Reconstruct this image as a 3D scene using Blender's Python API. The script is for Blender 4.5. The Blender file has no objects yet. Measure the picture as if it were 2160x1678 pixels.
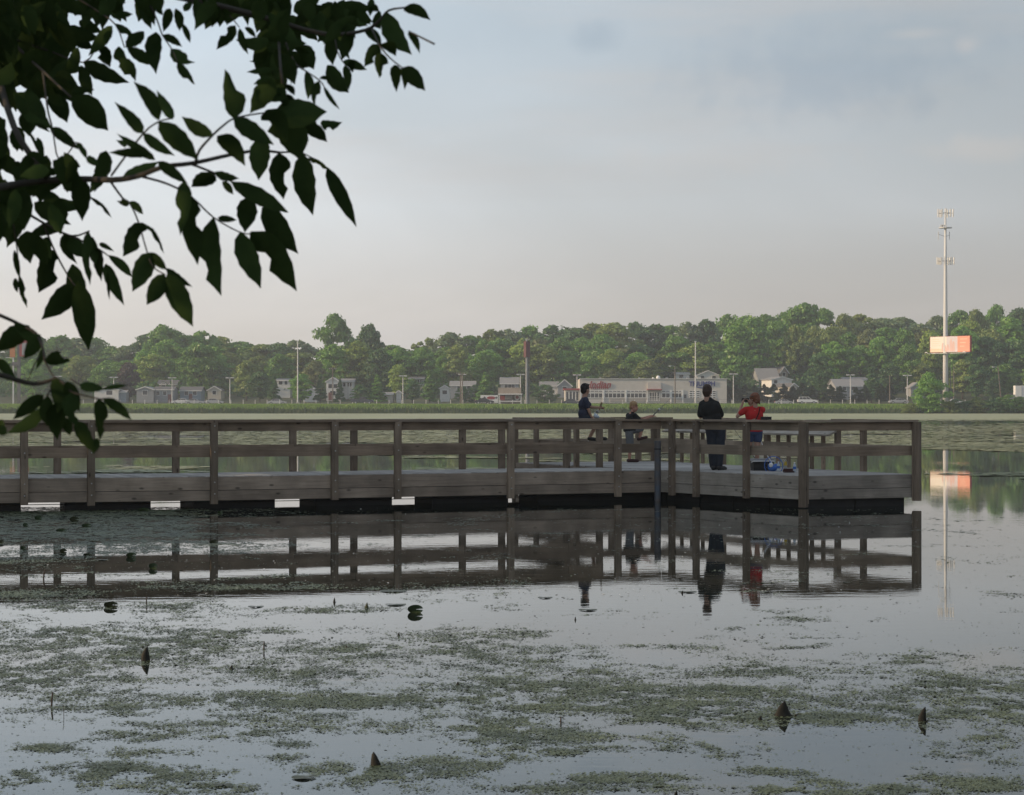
import bpy, math, random
import numpy as np
from mathutils import Vector, Matrix

random.seed(7)
rng = np.random.default_rng(11)
scene = bpy.context.scene
COL = scene.collection
R = math.radians

# ------------------------------------------------------------------ camera
CAM_H = 2.0                       # eye height over the water
cam_data = bpy.data.cameras.new("camera")
cam_data.sensor_fit = 'HORIZONTAL'
cam_data.sensor_width = 36.0
cam_data.lens = 80.0
cam_data.clip_start = 0.1
cam_data.clip_end = 6000.0
cam_data.dof.use_dof = True
cam_data.dof.focus_distance = 48.0
cam_data.dof.aperture_fstop = 15.0
cam = bpy.data.objects.new("camera", cam_data)
cam.location = (0, 0, CAM_H)
cam.rotation_euler = (R(90 + 0.19), 0, 0)
COL.objects.link(cam)
scene.camera = cam

# ------------------------------------------------------------------ sky and sun
SUN_DIR = Vector((-0.94, -0.15, 0.30)).normalized()     # towards the sun: low, on the left
SUN_EL = math.asin(SUN_DIR.z)
SUN_AZ = math.atan2(SUN_DIR.x, SUN_DIR.y)               # clockwise from +Y

world = bpy.data.worlds.new("World")
scene.world = world
world.use_nodes = True
nt = world.node_tree
nt.nodes.clear()
N = nt.nodes.new
L = nt.links.new
out = N("ShaderNodeOutputWorld")
sky = N("ShaderNodeTexSky")
sky.sky_type = 'NISHITA'
sky.sun_disc = False
sky.sun_elevation = SUN_EL
sky.sun_rotation = SUN_AZ
sky.air_density = 1.2
sky.dust_density = 3.0
sky.ozone_density = 1.5
bg_sky = N("ShaderNodeBackground")
bg_sky.inputs["Strength"].default_value = 0.10
L(sky.outputs[0], bg_sky.inputs["Color"])
tc = N("ShaderNodeTexCoord")
sep = N("ShaderNodeSeparateXYZ")
L(tc.outputs["Generated"], sep.inputs[0])
# thin high veil of cloud: colour by height above the horizon
ramp = N("ShaderNodeValToRGB")
ramp.color_ramp.elements[0].position = 0.0
ramp.color_ramp.elements[0].color = (0.805, 0.73, 0.65, 1)
ramp.color_ramp.elements[1].position = 1.0
ramp.color_ramp.elements[1].color = (0.33, 0.40, 0.50, 1)
for pos, c in ((0.045, (0.78, 0.75, 0.715, 1)), (0.085, (0.755, 0.795, 0.825, 1)), (0.16, (0.545, 0.635, 0.715, 1)), (0.25, (0.47, 0.57, 0.66, 1)), (0.5, (0.41, 0.49, 0.59, 1))):
    e = ramp.color_ramp.elements.new(pos)
    e.color = c
L(sep.outputs["Z"], ramp.inputs[0])
bg_veil = N("ShaderNodeBackground")
bg_veil.inputs["Strength"].default_value = 1.0
# soft cloud mottling
mp = N("ShaderNodeMapping")
mp.inputs["Scale"].default_value = (2.6, 2.6, 9.0)
mp.inputs["Location"].default_value = (4.3, 1.7, 0.4)
L(tc.outputs["Generated"], mp.inputs[0])
nz = N("ShaderNodeTexNoise")
nz.inputs["Scale"].default_value = 1.3
nz.inputs["Detail"].default_value = 7.0
nz.inputs["Roughness"].default_value = 0.5
nz.inputs["Distortion"].default_value = 0.5
L(mp.outputs[0], nz.inputs["Vector"])
cr = N("ShaderNodeMapRange")
cr.inputs["From Min"].default_value = 0.34
cr.inputs["From Max"].default_value = 0.66
cr.inputs["To Min"].default_value = 0.955
cr.inputs["To Max"].default_value = 1.075
L(nz.outputs["Fac"], cr.inputs["Value"])
# brighter towards the sun side
dotn = N("ShaderNodeVectorMath")
dotn.operation = 'DOT_PRODUCT'
dotn.inputs[1].default_value = SUN_DIR
L(tc.outputs["Generated"], dotn.inputs[0])
gl = N("ShaderNodeMapRange")
gl.interpolation_type = 'SMOOTHSTEP'
gl.inputs["From Min"].default_value = -0.37
gl.inputs["From Max"].default_value = 0.18
gl.inputs["To Min"].default_value = 0.73
gl.inputs["To Max"].default_value = 1.25
L(dotn.outputs["Value"], gl.inputs["Value"])
mm = N("ShaderNodeMath")
mm.operation = 'MULTIPLY'
L(cr.outputs[0], mm.inputs[0])
L(gl.outputs[0], mm.inputs[1])
vm = N("ShaderNodeVectorMath")
vm.operation = 'SCALE'
L(mm.outputs[0], vm.inputs["Scale"])
# wider bands of faint pinkish cloud, and a few small clouds of their own
mp2 = N("ShaderNodeMapping")
mp2.inputs["Scale"].default_value = (2.2, 2.2, 15.0)
mp2.inputs["Rotation"].default_value = (0.0, 0.10, 0.0)
mp2.inputs["Location"].default_value = (1.1, 5.2, 2.35)
L(tc.outputs["Generated"], mp2.inputs[0])
nz2 = N("ShaderNodeTexNoise")
nz2.inputs["Scale"].default_value = 1.6
nz2.inputs["Detail"].default_value = 8.0
nz2.inputs["Roughness"].default_value = 0.56
L(mp2.outputs[0], nz2.inputs["Vector"])
cb2 = N("ShaderNodeMapRange")
cb2.interpolation_type = 'SMOOTHSTEP'
cb2.inputs["From Min"].default_value = 0.47
cb2.inputs["From Max"].default_value = 0.72
cb2.inputs["To Max"].default_value = 0.55
L(nz2.outputs["Fac"], cb2.inputs["Value"])
mxc = N("ShaderNodeMix")
mxc.data_type = 'RGBA'
mxc.inputs["B"].default_value = (0.70, 0.685, 0.685, 1)
L(cb2.outputs[0], mxc.inputs["Factor"])
L(ramp.outputs[0], mxc.inputs["A"])
last = mxc.outputs["Result"]
def small_cloud(px, py, rx, ry, colour, amount):
    """a small cloud in direction (px, py) of the survey, ragged by the fine noise"""
    global last
    d0 = Vector(((px - 1080.0) / 4800.0, 1.0, -(py - 855.0) / 4800.0)).normalized()
    sb = N("ShaderNodeVectorMath")
    sb.operation = 'SUBTRACT'
    sb.inputs[1].default_value = d0
    L(tc.outputs["Generated"], sb.inputs[0])
    ml = N("ShaderNodeVectorMath")
    ml.operation = 'MULTIPLY'
    ml.inputs[1].default_value = (4800.0 / rx, 4800.0 / rx, 4800.0 / ry)
    L(sb.outputs[0], ml.inputs[0])
    le = N("ShaderNodeVectorMath")
    le.operation = 'LENGTH'
    L(ml.outputs[0], le.inputs[0])
    fz = N("ShaderNodeTexNoise")
    fz.inputs["Scale"].default_value = 70.0
    fz.inputs["Detail"].default_value = 6.0
    L(tc.outputs["Generated"], fz.inputs["Vector"])
    ad = N("ShaderNodeMath")
    ad.operation = 'MULTIPLY_ADD'
    ad.inputs[1].default_value = 1.5
    L(fz.outputs["Fac"], ad.inputs[0])
    L(le.outputs["Value"], ad.inputs[2])
    sm = N("ShaderNodeMapRange")
    sm.interpolation_type = 'SMOOTHSTEP'
    sm.inputs["From Min"].default_value = 1.75
    sm.inputs["From Max"].default_value = 0.75
    sm.inputs["To Max"].default_value = amount
    L(ad.outputs[0], sm.inputs["Value"])
    m_ = N("ShaderNodeMix")
    m_.data_type = 'RGBA'
    m_.inputs["B"].default_value = (*colour, 1)
    L(sm.outputs[0], m_.inputs["Factor"])
    L(last, m_.inputs["A"])
    last = m_.outputs["Result"]
small_cloud(1255, 75, 75, 55, (0.40, 0.50, 0.60), 0.55)
small_cloud(1760, 150, 420, 130, (0.44, 0.545, 0.66), 0.6)
small_cloud(1930, 72, 90, 18, (0.80, 0.78, 0.76), 0.4)
small_cloud(2040, 95, 34, 26, (0.82, 0.79, 0.78), 0.45)
small_cloud(2080, 312, 230, 40, (0.86, 0.82, 0.79), 0.5)
small_cloud(1500, 335, 420, 45, (0.76, 0.745, 0.74), 0.35)
L(last, vm.inputs[0])
L(vm.outputs[0], bg_veil.inputs["Color"])
mixs = N("ShaderNodeMixShader")
mr = N("ShaderNodeMapRange")          # the veil is thinner where the cloud noise is low
mr.inputs["From Min"].default_value = 0.3
mr.inputs["From Max"].default_value = 0.6
mr.inputs["To Min"].default_value = 0.84
mr.inputs["To Max"].default_value = 0.93
L(nz.outputs["Fac"], mr.inputs["Value"])
L(mr.outputs[0], mixs.inputs[0])
L(bg_sky.outputs[0], mixs.inputs[1])
L(bg_veil.outputs[0], mixs.inputs[2])
L(mixs.outputs[0], out.inputs["Surface"])

sun_data = bpy.data.lights.new("sun", 'SUN')
sun_data.energy = 4.2
sun_data.angle = R(0.6)
sun_data.color = (1.0, 0.74, 0.47)
sun = bpy.data.objects.new("sun", sun_data)
sun.rotation_euler = SUN_DIR.to_track_quat('Z', 'Y').to_euler()
sun.location = (-60, 10, 40)
COL.objects.link(sun)

scene.view_settings.view_transform = 'Standard'
scene.view_settings.look = 'None'
scene.view_settings.exposure = 0.0
scene.view_settings.gamma = 1.0
scene.view_settings.use_curve_mapping = False
scene.render.engine = 'CYCLES'
scene.cycles.max_bounces = 6
scene.cycles.diffuse_bounces = 3
scene.cycles.glossy_bounces = 4
scene.cycles.transmission_bounces = 4
scene.cycles.volume_bounces = 0
scene.cycles.use_denoising = True

# survey of the place: the photograph's picture point (2160 px wide) at a distance d becomes a point in metres
FPX, CX, HY = 4800.0, 1080.0, 855.0
def at(px, py, d):
    return Vector(((px - CX) / FPX * d, d, CAM_H - (py - HY) / FPX * d))
def gx(px, d):
    return (px - CX) / FPX * d
def gz(py, d):
    return CAM_H - (py - HY) / FPX * d
def water_at(px, py):
    d = FPX * CAM_H / (py - HY)
    return Vector((gx(px, d), d, 0.0))

# ------------------------------------------------------------------ materials
MATS = {}
def _nodes(name):
    m = bpy.data.materials.new(name)
    m.use_nodes = True
    t = m.node_tree
    b = t.nodes["Principled BSDF"]
    return m, t, b

def pmat(name, c1, c2=None, scale=4.0, rough=0.7, bump=0.0, stretch=(1, 1, 1), metallic=0.0, spec=0.3, detail=5.0, rnd=0.0, bscale=None):
    if name in MATS:
        return MATS[name]
    m, t, b = _nodes(name)
    if c2 is None:
        c2 = tuple(v * 0.8 for v in c1)
    tcn = t.nodes.new("ShaderNodeTexCoord")
    mpn = t.nodes.new("ShaderNodeMapping")
    mpn.inputs["Scale"].default_value = stretch
    t.links.new(tcn.outputs["Object"], mpn.inputs[0])
    n = t.nodes.new("ShaderNodeTexNoise")
    n.inputs["Scale"].default_value = scale
    n.inputs["Detail"].default_value = detail
    t.links.new(mpn.outputs[0], n.inputs["Vector"])
    rp = t.nodes.new("ShaderNodeValToRGB")
    rp.color_ramp.elements[0].position = 0.32
    rp.color_ramp.elements[0].color = (*c1, 1)
    rp.color_ramp.elements[1].position = 0.68
    rp.color_ramp.elements[1].color = (*c2, 1)
    t.links.new(n.outputs["Fac"], rp.inputs[0])
    col = rp.outputs[0]
    if rnd:
        oi = t.nodes.new("ShaderNodeObjectInfo")
        mrn = t.nodes.new("ShaderNodeMapRange")
        mrn.inputs["To Min"].default_value = 1 - rnd
        mrn.inputs["To Max"].default_value = 1 + rnd
        t.links.new(oi.outputs["Random"], mrn.inputs["Value"])
        vs = t.nodes.new("ShaderNodeVectorMath")
        vs.operation = 'SCALE'
        t.links.new(col, vs.inputs[0])
        t.links.new(mrn.outputs[0], vs.inputs["Scale"])
        col = vs.outputs[0]
    t.links.new(col, b.inputs["Base Color"])
    b.inputs["Roughness"].default_value = rough
    b.inputs["Metallic"].default_value = metallic
    b.inputs["Specular IOR Level"].default_value = spec
    if bump:
        bn = t.nodes.new("ShaderNodeBump")
        bn.inputs["Strength"].default_value = 0.6
        bn.inputs["Distance"].default_value = bump
        if bscale:
            n2 = t.nodes.new("ShaderNodeTexNoise")
            n2.inputs["Scale"].default_value = bscale
            n2.inputs["Detail"].default_value = 4
            t.links.new(mpn.outputs[0], n2.inputs["Vector"])
            t.links.new(n2.outputs["Fac"], bn.inputs["Height"])
        else:
            t.links.new(n.outputs["Fac"], bn.inputs["Height"])
        t.links.new(bn.outputs[0], b.inputs["Normal"])
    MATS[name] = m
    return m

def wood(name, c1, c2, rnd=0.18):
    """weathered lumber: grain along the board's own x axis, knots and checks"""
    if name in MATS:
        return MATS[name]
    m, t, b = _nodes(name)
    ln = t.links.new
    tcn = t.nodes.new("ShaderNodeTexCoord")
    oi = t.nodes.new("ShaderNodeObjectInfo")
    off = t.nodes.new("ShaderNodeVectorMath")
    off.operation = 'SCALE'
    off.inputs[0].default_value = (37.0, 19.0, 23.0)
    ln(oi.outputs["Random"], off.inputs["Scale"])
    add = t.nodes.new("ShaderNodeVectorMath")
    add.operation = 'ADD'
    ln(tcn.outputs["Object"], add.inputs[0])
    ln(off.outputs[0], add.inputs[1])
    mpn = t.nodes.new("ShaderNodeMapping")
    mpn.inputs["Scale"].default_value = (1.6, 26, 26)
    ln(add.outputs[0], mpn.inputs[0])
    n = t.nodes.new("ShaderNodeTexNoise")
    n.inputs["Scale"].default_value = 1.0
    n.inputs["Detail"].default_value = 6
    n.inputs["Distortion"].default_value = 0.6
    ln(mpn.outputs[0], n.inputs["Vector"])
    rp = t.nodes.new("ShaderNodeValToRGB")
    rp.color_ramp.elements[0].position = 0.25
    rp.color_ramp.elements[0].color = (*c1, 1)
    rp.color_ramp.elements[1].position = 0.75
    rp.color_ramp.elements[1].color = (*c2, 1)
    ln(n.outputs["Fac"], rp.inputs[0])
    # broad weather stains
    n2 = t.nodes.new("ShaderNodeTexNoise")
    n2.inputs["Scale"].default_value = 1.7
    n2.inputs["Detail"].default_value = 4
    ln(add.outputs[0], n2.inputs["Vector"])
    st = t.nodes.new("ShaderNodeMapRange")
    st.inputs["From Min"].default_value = 0.35
    st.inputs["From Max"].default_value = 0.65
    st.inputs["To Min"].default_value = 0.72
    st.inputs["To Max"].default_value = 1.12
    ln(n2.outputs["Fac"], st.inputs["Value"])
    # knots
    mk = t.nodes.new("ShaderNodeMapping")
    mk.inputs["Scale"].default_value = (2.4, 5.5, 5.5)
    ln(add.outputs[0], mk.inputs[0])
    vo = t.nodes.new("ShaderNodeTexVoronoi")
    vo.inputs["Scale"].default_value = 1.0
    ln(mk.outputs[0], vo.inputs["Vector"])
    kn = t.nodes.new("ShaderNodeMapRange")
    kn.inputs["From Min"].default_value = 0.06
    kn.inputs["From Max"].default_value = 0.16
    kn.inputs["To Min"].default_value = 0.35
    kn.inputs["To Max"].default_value = 1.0
    ln(vo.outputs["Distance"], kn.inputs["Value"])
    mrn = t.nodes.new("ShaderNodeMapRange")
    mrn.inputs["To Min"].default_value = 1 - rnd
    mrn.inputs["To Max"].default_value = 1 + rnd
    ln(oi.outputs["Random"], mrn.inputs["Value"])
    m1 = t.nodes.new("ShaderNodeMath")
    m1.operation = 'MULTIPLY'
    ln(st.outputs[0], m1.inputs[0])
    ln(kn.outputs[0], m1.inputs[1])
    m2 = t.nodes.new("ShaderNodeMath")
    m2.operation = 'MULTIPLY'
    ln(m1.outputs[0], m2.inputs[0])
    ln(mrn.outputs[0], m2.inputs[1])
    vs = t.nodes.new("ShaderNodeVectorMath")
    vs.operation = 'SCALE'
    ln(rp.outputs[0], vs.inputs[0])
    ln(m2.outputs[0], vs.inputs["Scale"])
    ln(vs.outputs[0], b.inputs["Base Color"])
    b.inputs["Roughness"].default_value = 0.85
    b.inputs["Specular IOR Level"].default_value = 0.2
    bn = t.nodes.new("ShaderNodeBump")
    bn.inputs["Strength"].default_value = 0.5
    bn.inputs["Distance"].default_value = 0.004
    ln(n.outputs["Fac"], bn.inputs["Height"])
    ln(bn.outputs[0], b.inputs["Normal"])
    MATS[name] = m
    return m

def leafmat(name, c1, c2, trans=0.3, scale=0.6, rnd=0.15, gloss=0.03):
    if name in MATS:
        return MATS[name]
    m = bpy.data.materials.new(name)
    m.use_nodes = True
    t = m.node_tree
    t.nodes.clear()
    ln = t.links.new
    o = t.nodes.new("ShaderNodeOutputMaterial")
    tcn = t.nodes.new("ShaderNodeTexCoord")
    n = t.nodes.new("ShaderNodeTexNoise")
    n.inputs["Scale"].default_value = scale
    n.inputs["Detail"].default_value = 6
    n.inputs["Roughness"].default_value = 0.65
    ln(tcn.outputs["Object"], n.inputs["Vector"])
    rp = t.nodes.new("ShaderNodeValToRGB")
    rp.color_ramp.elements[0].position = 0.33
    rp.color_ramp.elements[0].color = (*c1, 1)
    rp.color_ramp.elements[1].position = 0.67
    rp.color_ramp.elements[1].color = (*c2, 1)
    ln(n.outputs["Fac"], rp.inputs[0])
    oi = t.nodes.new("ShaderNodeObjectInfo")
    mrn = t.nodes.new("ShaderNodeMapRange")
    mrn.inputs["To Min"].default_value = 1 - rnd
    mrn.inputs["To Max"].default_value = 1 + rnd
    ln(oi.outputs["Random"], mrn.inputs["Value"])
    vs = t.nodes.new("ShaderNodeVectorMath")
    vs.operation = 'SCALE'
    ln(rp.outputs[0], vs.inputs[0])
    ln(mrn.outputs[0], vs.inputs["Scale"])
    df = t.nodes.new("ShaderNodeBsdfDiffuse")
    tr = t.nodes.new("ShaderNodeBsdfTranslucent")
    ln(vs.outputs[0], df.inputs[0])
    ln(vs.outputs[0], tr.inputs[0])
    mx = t.nodes.new("ShaderNodeMixShader")
    mx.inputs[0].default_value = trans
    ln(df.outputs[0], mx.inputs[1])
    ln(tr.outputs[0], mx.inputs[2])
    gs = t.nodes.new("ShaderNodeBsdfGlossy")
    gs.inputs["Roughness"].default_value = 0.45
    mx2 = t.nodes.new("ShaderNodeMixShader")
    mx2.inputs[0].default_value = gloss
    ln(mx.outputs[0], mx2.inputs[1])
    ln(gs.outputs[0], mx2.inputs[2])
    ln(mx2.outputs[0], o.inputs["Surface"])
    MATS[name] = m
    return m

# ------------------------------------------------------------------ object helpers
def tag(o, label=None, cat=None, group=None, kind=None):
    if label:
        o["label"] = label
    if cat:
        o["category"] = cat
    if group:
        o["group"] = group
    if kind:
        o["kind"] = kind
    return o

def thing(name, label, cat, loc=(0, 0, 0), rotz=0.0, group=None):
    o = bpy.data.objects.new(name, None)
    o.empty_display_size = 0.3
    o.location = loc
    o.rotation_euler = (0, 0, rotz)
    COL.objects.link(o)
    return tag(o, label, cat, group)

def link(name, mesh, parent=None, loc=(0, 0, 0), rot=(0, 0, 0), scale=(1, 1, 1), material=None):
    o = bpy.data.objects.new(name, mesh)
    COL.objects.link(o)
    if parent is not None:
        o.parent = parent
    o.location = loc
    o.rotation_euler = rot
    o.scale = scale
    if material is not None:
        if not mesh.materials:
            mesh.materials.append(material)
        if mesh.materials[0] is not material:
            o.material_slots[0].link = 'OBJECT'
            o.material_slots[0].material = material
    return o

def copy_tree(o, parent=None):
    c = o.copy()
    COL.objects.link(c)
    if parent is not None:
        c.parent = parent
    for ch in list(o.children):
        copy_tree(ch, c)
    return c

class MB:
    """collects shapes, builds ONE mesh"""
    def __init__(self):
        self.v, self.f = [], []
    def add(self, vs, fs):
        k = len(self.v)
        self.v += [tuple(p) for p in vs]
        self.f += [tuple(i + k for i in f) for f in fs]
        return self
    def box(self, c, s, rz=0.0, taper=(1, 1)):
        cx, cy, cz = c
        hx, hy, hz = s[0] / 2, s[1] / 2, s[2] / 2
        ca, sa = math.cos(rz), math.sin(rz)
        vs = []
        for z, k in ((-hz, (1, 1)), (hz, taper)):
            for x, y in ((-hx, -hy), (hx, -hy), (hx, hy), (-hx, hy)):
                x, y = x * k[0], y * k[1]
                vs.append((cx + x * ca - y * sa, cy + x * sa + y * ca, cz + z))
        return self.add(vs, [(0, 3, 2, 1), (4, 5, 6, 7), (0, 1, 5, 4), (1, 2, 6, 5), (2, 3, 7, 6), (3, 0, 4, 7)])
    def bar(self, p0, p1, w, h, up=(0, 0, 1)):
        p0, p1 = Vector(p0), Vector(p1)
        d = (p1 - p0).normalized()
        s = d.cross(Vector(up))
        if s.length < 1e-4:
            s = d.cross(Vector((0, 1, 0)))
        s.normalize()
        u = s.cross(d).normalized()
        vs = []
        for p in (p0, p1):
            for a, b in ((-1, -1), (1, -1), (1, 1), (-1, 1)):
                vs.append(p + s * (a * w / 2) + u * (b * h / 2))
        return self.add(vs, [(0, 1, 2, 3), (4, 7, 6, 5), (0, 4, 5, 1), (1, 5, 6, 2), (2, 6, 7, 3), (3, 7, 4, 0)])
    def tube(self, pts, rads, n=8, caps=True):
        pts = [Vector(p) for p in pts]
        if not hasattr(rads, "__len__"):
            rads = [rads] * len(pts)
        base = len(self.v)
        ref = None
        for i, p in enumerate(pts):
            d = (pts[min(i + 1, len(pts) - 1)] - pts[max(i - 1, 0)])
            d.normalize()
            if ref is None:
                ref = Vector((0, 0, 1)) if abs(d.z) < 0.9 else Vector((1, 0, 0))
            s = d.cross(ref)
            if s.length < 1e-4:
                s = d.cross(Vector((0.3, 1, 0.2)))
            s.normalize()
            u = s.cross(d).normalized()
            ref = u
            for k in range(n):
                a = 2 * math.pi * k / n
                self.v.append(tuple(p + (s * math.cos(a) + u * math.sin(a)) * rads[i]))
        for i in range(len(pts) - 1):
            for k in range(n):
                a, b = base + i * n + k, base + i * n + (k + 1) % n
                self.f.append((a, b, b + n, a + n))
        if caps:
            self.f.append(tuple(base + k for k in range(n))[::-1])
            e = base + (len(pts) - 1) * n
            self.f.append(tuple(e + k for k in range(n)))
        return self
    def disc(self, c, r, nrm=(0, 0, 1), n=12, squash=1.0):
        c = Vector(c)
        q = Vector(nrm).to_track_quat('Z', 'Y')
        vs = [c + q @ Vector((math.cos(2 * math.pi * k / n) * r, math.sin(2 * math.pi * k / n) * r * squash, 0)) for k in range(n)]
        return self.add(vs, [tuple(range(n))])
    def ell(self, c, rad, n=12, m=8, rot=None):
        c = Vector(c)
        if not hasattr(rad, "__len__"):
            rad = (rad, rad, rad)
        base = len(self.v)
        def put(x, y, z):
            p = Vector((x * rad[0], y * rad[1], z * rad[2]))
            if rot is not None:
                p = rot @ p
            self.v.append(tuple(c + p))
        put(0, 0, -1)
        for i in range(1, m):
            t = -math.pi / 2 + math.pi * i / m
            for k in range(n):
                a = 2 * math.pi * k / n
                put(math.cos(a) * math.cos(t), math.sin(a) * math.cos(t), math.sin(t))
        put(0, 0, 1)
        top = len(self.v) - 1
        for k in range(n):
            k2 = (k + 1) % n
            self.f.append((base, base + 1 + k2, base + 1 + k))
            for i in range(m - 2):
                a = base + 1 + i * n
                self.f.append((a + k, a + k2, a + n + k2, a + n + k))
            a = base + 1 + (m - 2) * n
            self.f.append((a + k, a + k2, top))
        return self
    def prism(self, prof, p, axis_w, w):
        """profile of (a, b): a along x, b along z, extruded w along y about p"""
        k = len(prof)
        vs = [(p[0] + a, p[1] - w / 2, p[2] + b) for a, b in prof] + [(p[0] + a, p[1] + w / 2, p[2] + b) for a, b in prof]
        fs = [tuple(range(k)), tuple(range(2 * k - 1, k - 1, -1))]
        for i in range(k):
            j = (i + 1) % k
            fs.append((i, i + k, j + k, j))
        return self.add(vs, fs)
    def mesh(self, name, material=None, smooth=False):
        me = bpy.data.meshes.new(name)
        me.from_pydata(self.v, [], self.f)
        me.update()
        if material is not None:
            me.materials.append(material)
        if smooth:
            me.polygons.foreach_set("use_smooth", [True] * len(me.polygons))
        return me
    def build(self, name, material, parent=None, loc=(0, 0, 0), rot=(0, 0, 0), smooth=False):
        return link(name, self.mesh(name, material, smooth), parent, loc, rot)

def np_mesh(name, verts, faces_flat, per_face, material, smooth=False):
    """verts (n,3) array, faces all with per_face corners"""
    me = bpy.data.meshes.new(name)
    nv = len(verts)
    nf = len(faces_flat) // per_face
    me.vertices.add(nv)
    me.vertices.foreach_set("co", np.ascontiguousarray(verts, dtype=np.float32).ravel())
    me.loops.add(len(faces_flat))
    me.loops.foreach_set("vertex_index", np.ascontiguousarray(faces_flat, dtype=np.int32))
    me.polygons.add(nf)
    me.polygons.foreach_set("loop_start", np.arange(0, nf * per_face, per_face, dtype=np.int32))
    if smooth:
        me.polygons.foreach_set("use_smooth", np.ones(nf, dtype=bool))
    me.update(calc_edges=True)
    if material is not None:
        me.materials.append(material)
    return me

def noise2(x, y, seed=0, octaves=4, gain=0.5):
    """smooth value noise in numpy, about 0..1"""
    tot = np.zeros_like(x, dtype=float)
    amp, s, f = 1.0, 0.0, 1.0
    for o in range(octaves):
        xx, yy = x * f + 17.3 * o + seed * 3.1, y * f - 9.7 * o + seed * 7.7
        xi, yi = np.floor(xx), np.floor(yy)
        fx, fy = xx - xi, yy - yi
        fx, fy = fx * fx * (3 - 2 * fx), fy * fy * (3 - 2 * fy)
        def h(a, b):
            v = np.sin(a * 127.1 + b * 311.7 + seed * 74.7 + o * 13.3) * 43758.5453
            return v - np.floor(v)
        v = (h(xi, yi) * (1 - fx) + h(xi + 1, yi) * fx) * (1 - fy) + (h(xi, yi + 1) * (1 - fx) + h(xi + 1, yi + 1) * fx) * fy
        tot += v * amp
        s += amp
        amp *= gain
        f *= 2.03
    return tot / s

def sstep(a, b, x):
    t = np.clip((np.asarray(x, dtype=float) - a) / (b - a), 0, 1)
    return t * t * (3 - 2 * t)
# ------------------------------------------------------------------ the ground
def ground_z(x, y):
    x = np.asarray(x, dtype=float)
    y = np.asarray(y, dtype=float)
    lake = -1.6
    near = lake + (0.55 - lake) * (1 - sstep(6.0, 10.5, y + 0.02 * np.abs(x)))
    edge = -(15 + 0.24 * np.maximum(y, 0)) - 400 * sstep(95, 150, y)
    left = lake + (0.7 - lake) * sstep(0, 8, edge - x)
    far = lake + (2.05 - lake) * sstep(529, 543, y)
    far = far + 0.5 * sstep(560, 590, y)
    hill = 5.0 + 5.5 * sstep(-40, 110, x)
    far = far + hill * sstep(595, 720, y) + 3.0 * sstep(720, 900, y)
    return np.maximum(np.maximum(near, left), far)

xs = np.concatenate([np.arange(-760, -60, 25), np.arange(-60, -24, 3), np.arange(-24, 24, 2), np.arange(24, 60, 6), np.arange(60, 761, 20)])
ys = np.concatenate([np.arange(-80, 0, 8), np.arange(0, 14, 0.8), np.arange(14, 160, 6), np.arange(160, 520, 20), np.arange(520, 562, 1.5), np.arange(562, 740, 7), np.arange(740, 1201, 30)])
GXX, GYY = np.meshgrid(xs, ys)
gzz = ground_z(GXX, GYY)
gverts = np.stack([GXX.ravel(), GYY.ravel(), gzz.ravel()], 1)
nx, ny = len(xs), len(ys)
ii, jj = np.meshgrid(np.arange(nx - 1), np.arange(ny - 1))
a = (jj * nx + ii).ravel()
gfaces = np.stack([a, a + 1, a + nx + 1, a + nx], 1).ravel()
M_ground = pmat("ground_grass", (0.045, 0.065, 0.02), (0.075, 0.075, 0.035), scale=0.35, rough=0.95, bump=0.05)
ground = link("ground", np_mesh("ground", gverts, gfaces, 4, M_ground, True))
tag(ground, "grassy ground round the lake and under the houses", "ground", kind="structure")

# ------------------------------------------------------------------ the lake
def water_material():
    m, t, b = _nodes("lake_water")
    ln = t.links.new
    tcn = t.nodes.new("ShaderNodeTexCoord")
    b.inputs["Base Color"].default_value = (0.012, 0.016, 0.012, 1)
    b.inputs["Roughness"].default_value = 0.012
    b.inputs["IOR"].default_value = 1.333
    b.inputs["Specular IOR Level"].default_value = 0.5
    mpn = t.nodes.new("ShaderNodeMapping")
    mpn.inputs["Scale"].default_value = (0.9, 2.2, 1)
    ln(tcn.outputs["Object"], mpn.inputs[0])
    n = t.nodes.new("ShaderNodeTexNoise")
    n.inputs["Scale"].default_value = 2.2
    n.inputs["Detail"].default_value = 3
    ln(mpn.outputs[0], n.inputs["Vector"])
    # calm and ruffled patches
    n2 = t.nodes.new("ShaderNodeTexNoise")
    n2.inputs["Scale"].default_value = 0.11
    n2.inputs["Detail"].default_value = 2
    ln(tcn.outputs["Object"], n2.inputs["Vector"])
    mr_ = t.nodes.new("ShaderNodeMapRange")
    mr_.inputs["From Min"].default_value = 0.38
    mr_.inputs["From Max"].default_value = 0.68
    mr_.inputs["To Min"].default_value = 0.045
    mr_.inputs["To Max"].default_value = 0.27
    ln(n2.outputs["Fac"], mr_.inputs["Value"])
    bn = t.nodes.new("ShaderNodeBump")
    bn.inputs["Distance"].default_value = 0.004
    ln(mr_.outputs[0], bn.inputs["Strength"])
    ln(n.outputs["Fac"], bn.inputs["Height"])
    ln(bn.outputs[0], b.inputs["Normal"])
    return m
M_water = water_material()
wb = MB()
wb.add([(-700, 3, 0), (700, 3, 0), (700, 545, 0), (-700, 545, 0)], [(0, 1, 2, 3)])
lake = wb.build("lake_water", M_water)
tag(lake, "calm lake water mirroring the sky, pier and trees", "water", kind="structure")

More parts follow.
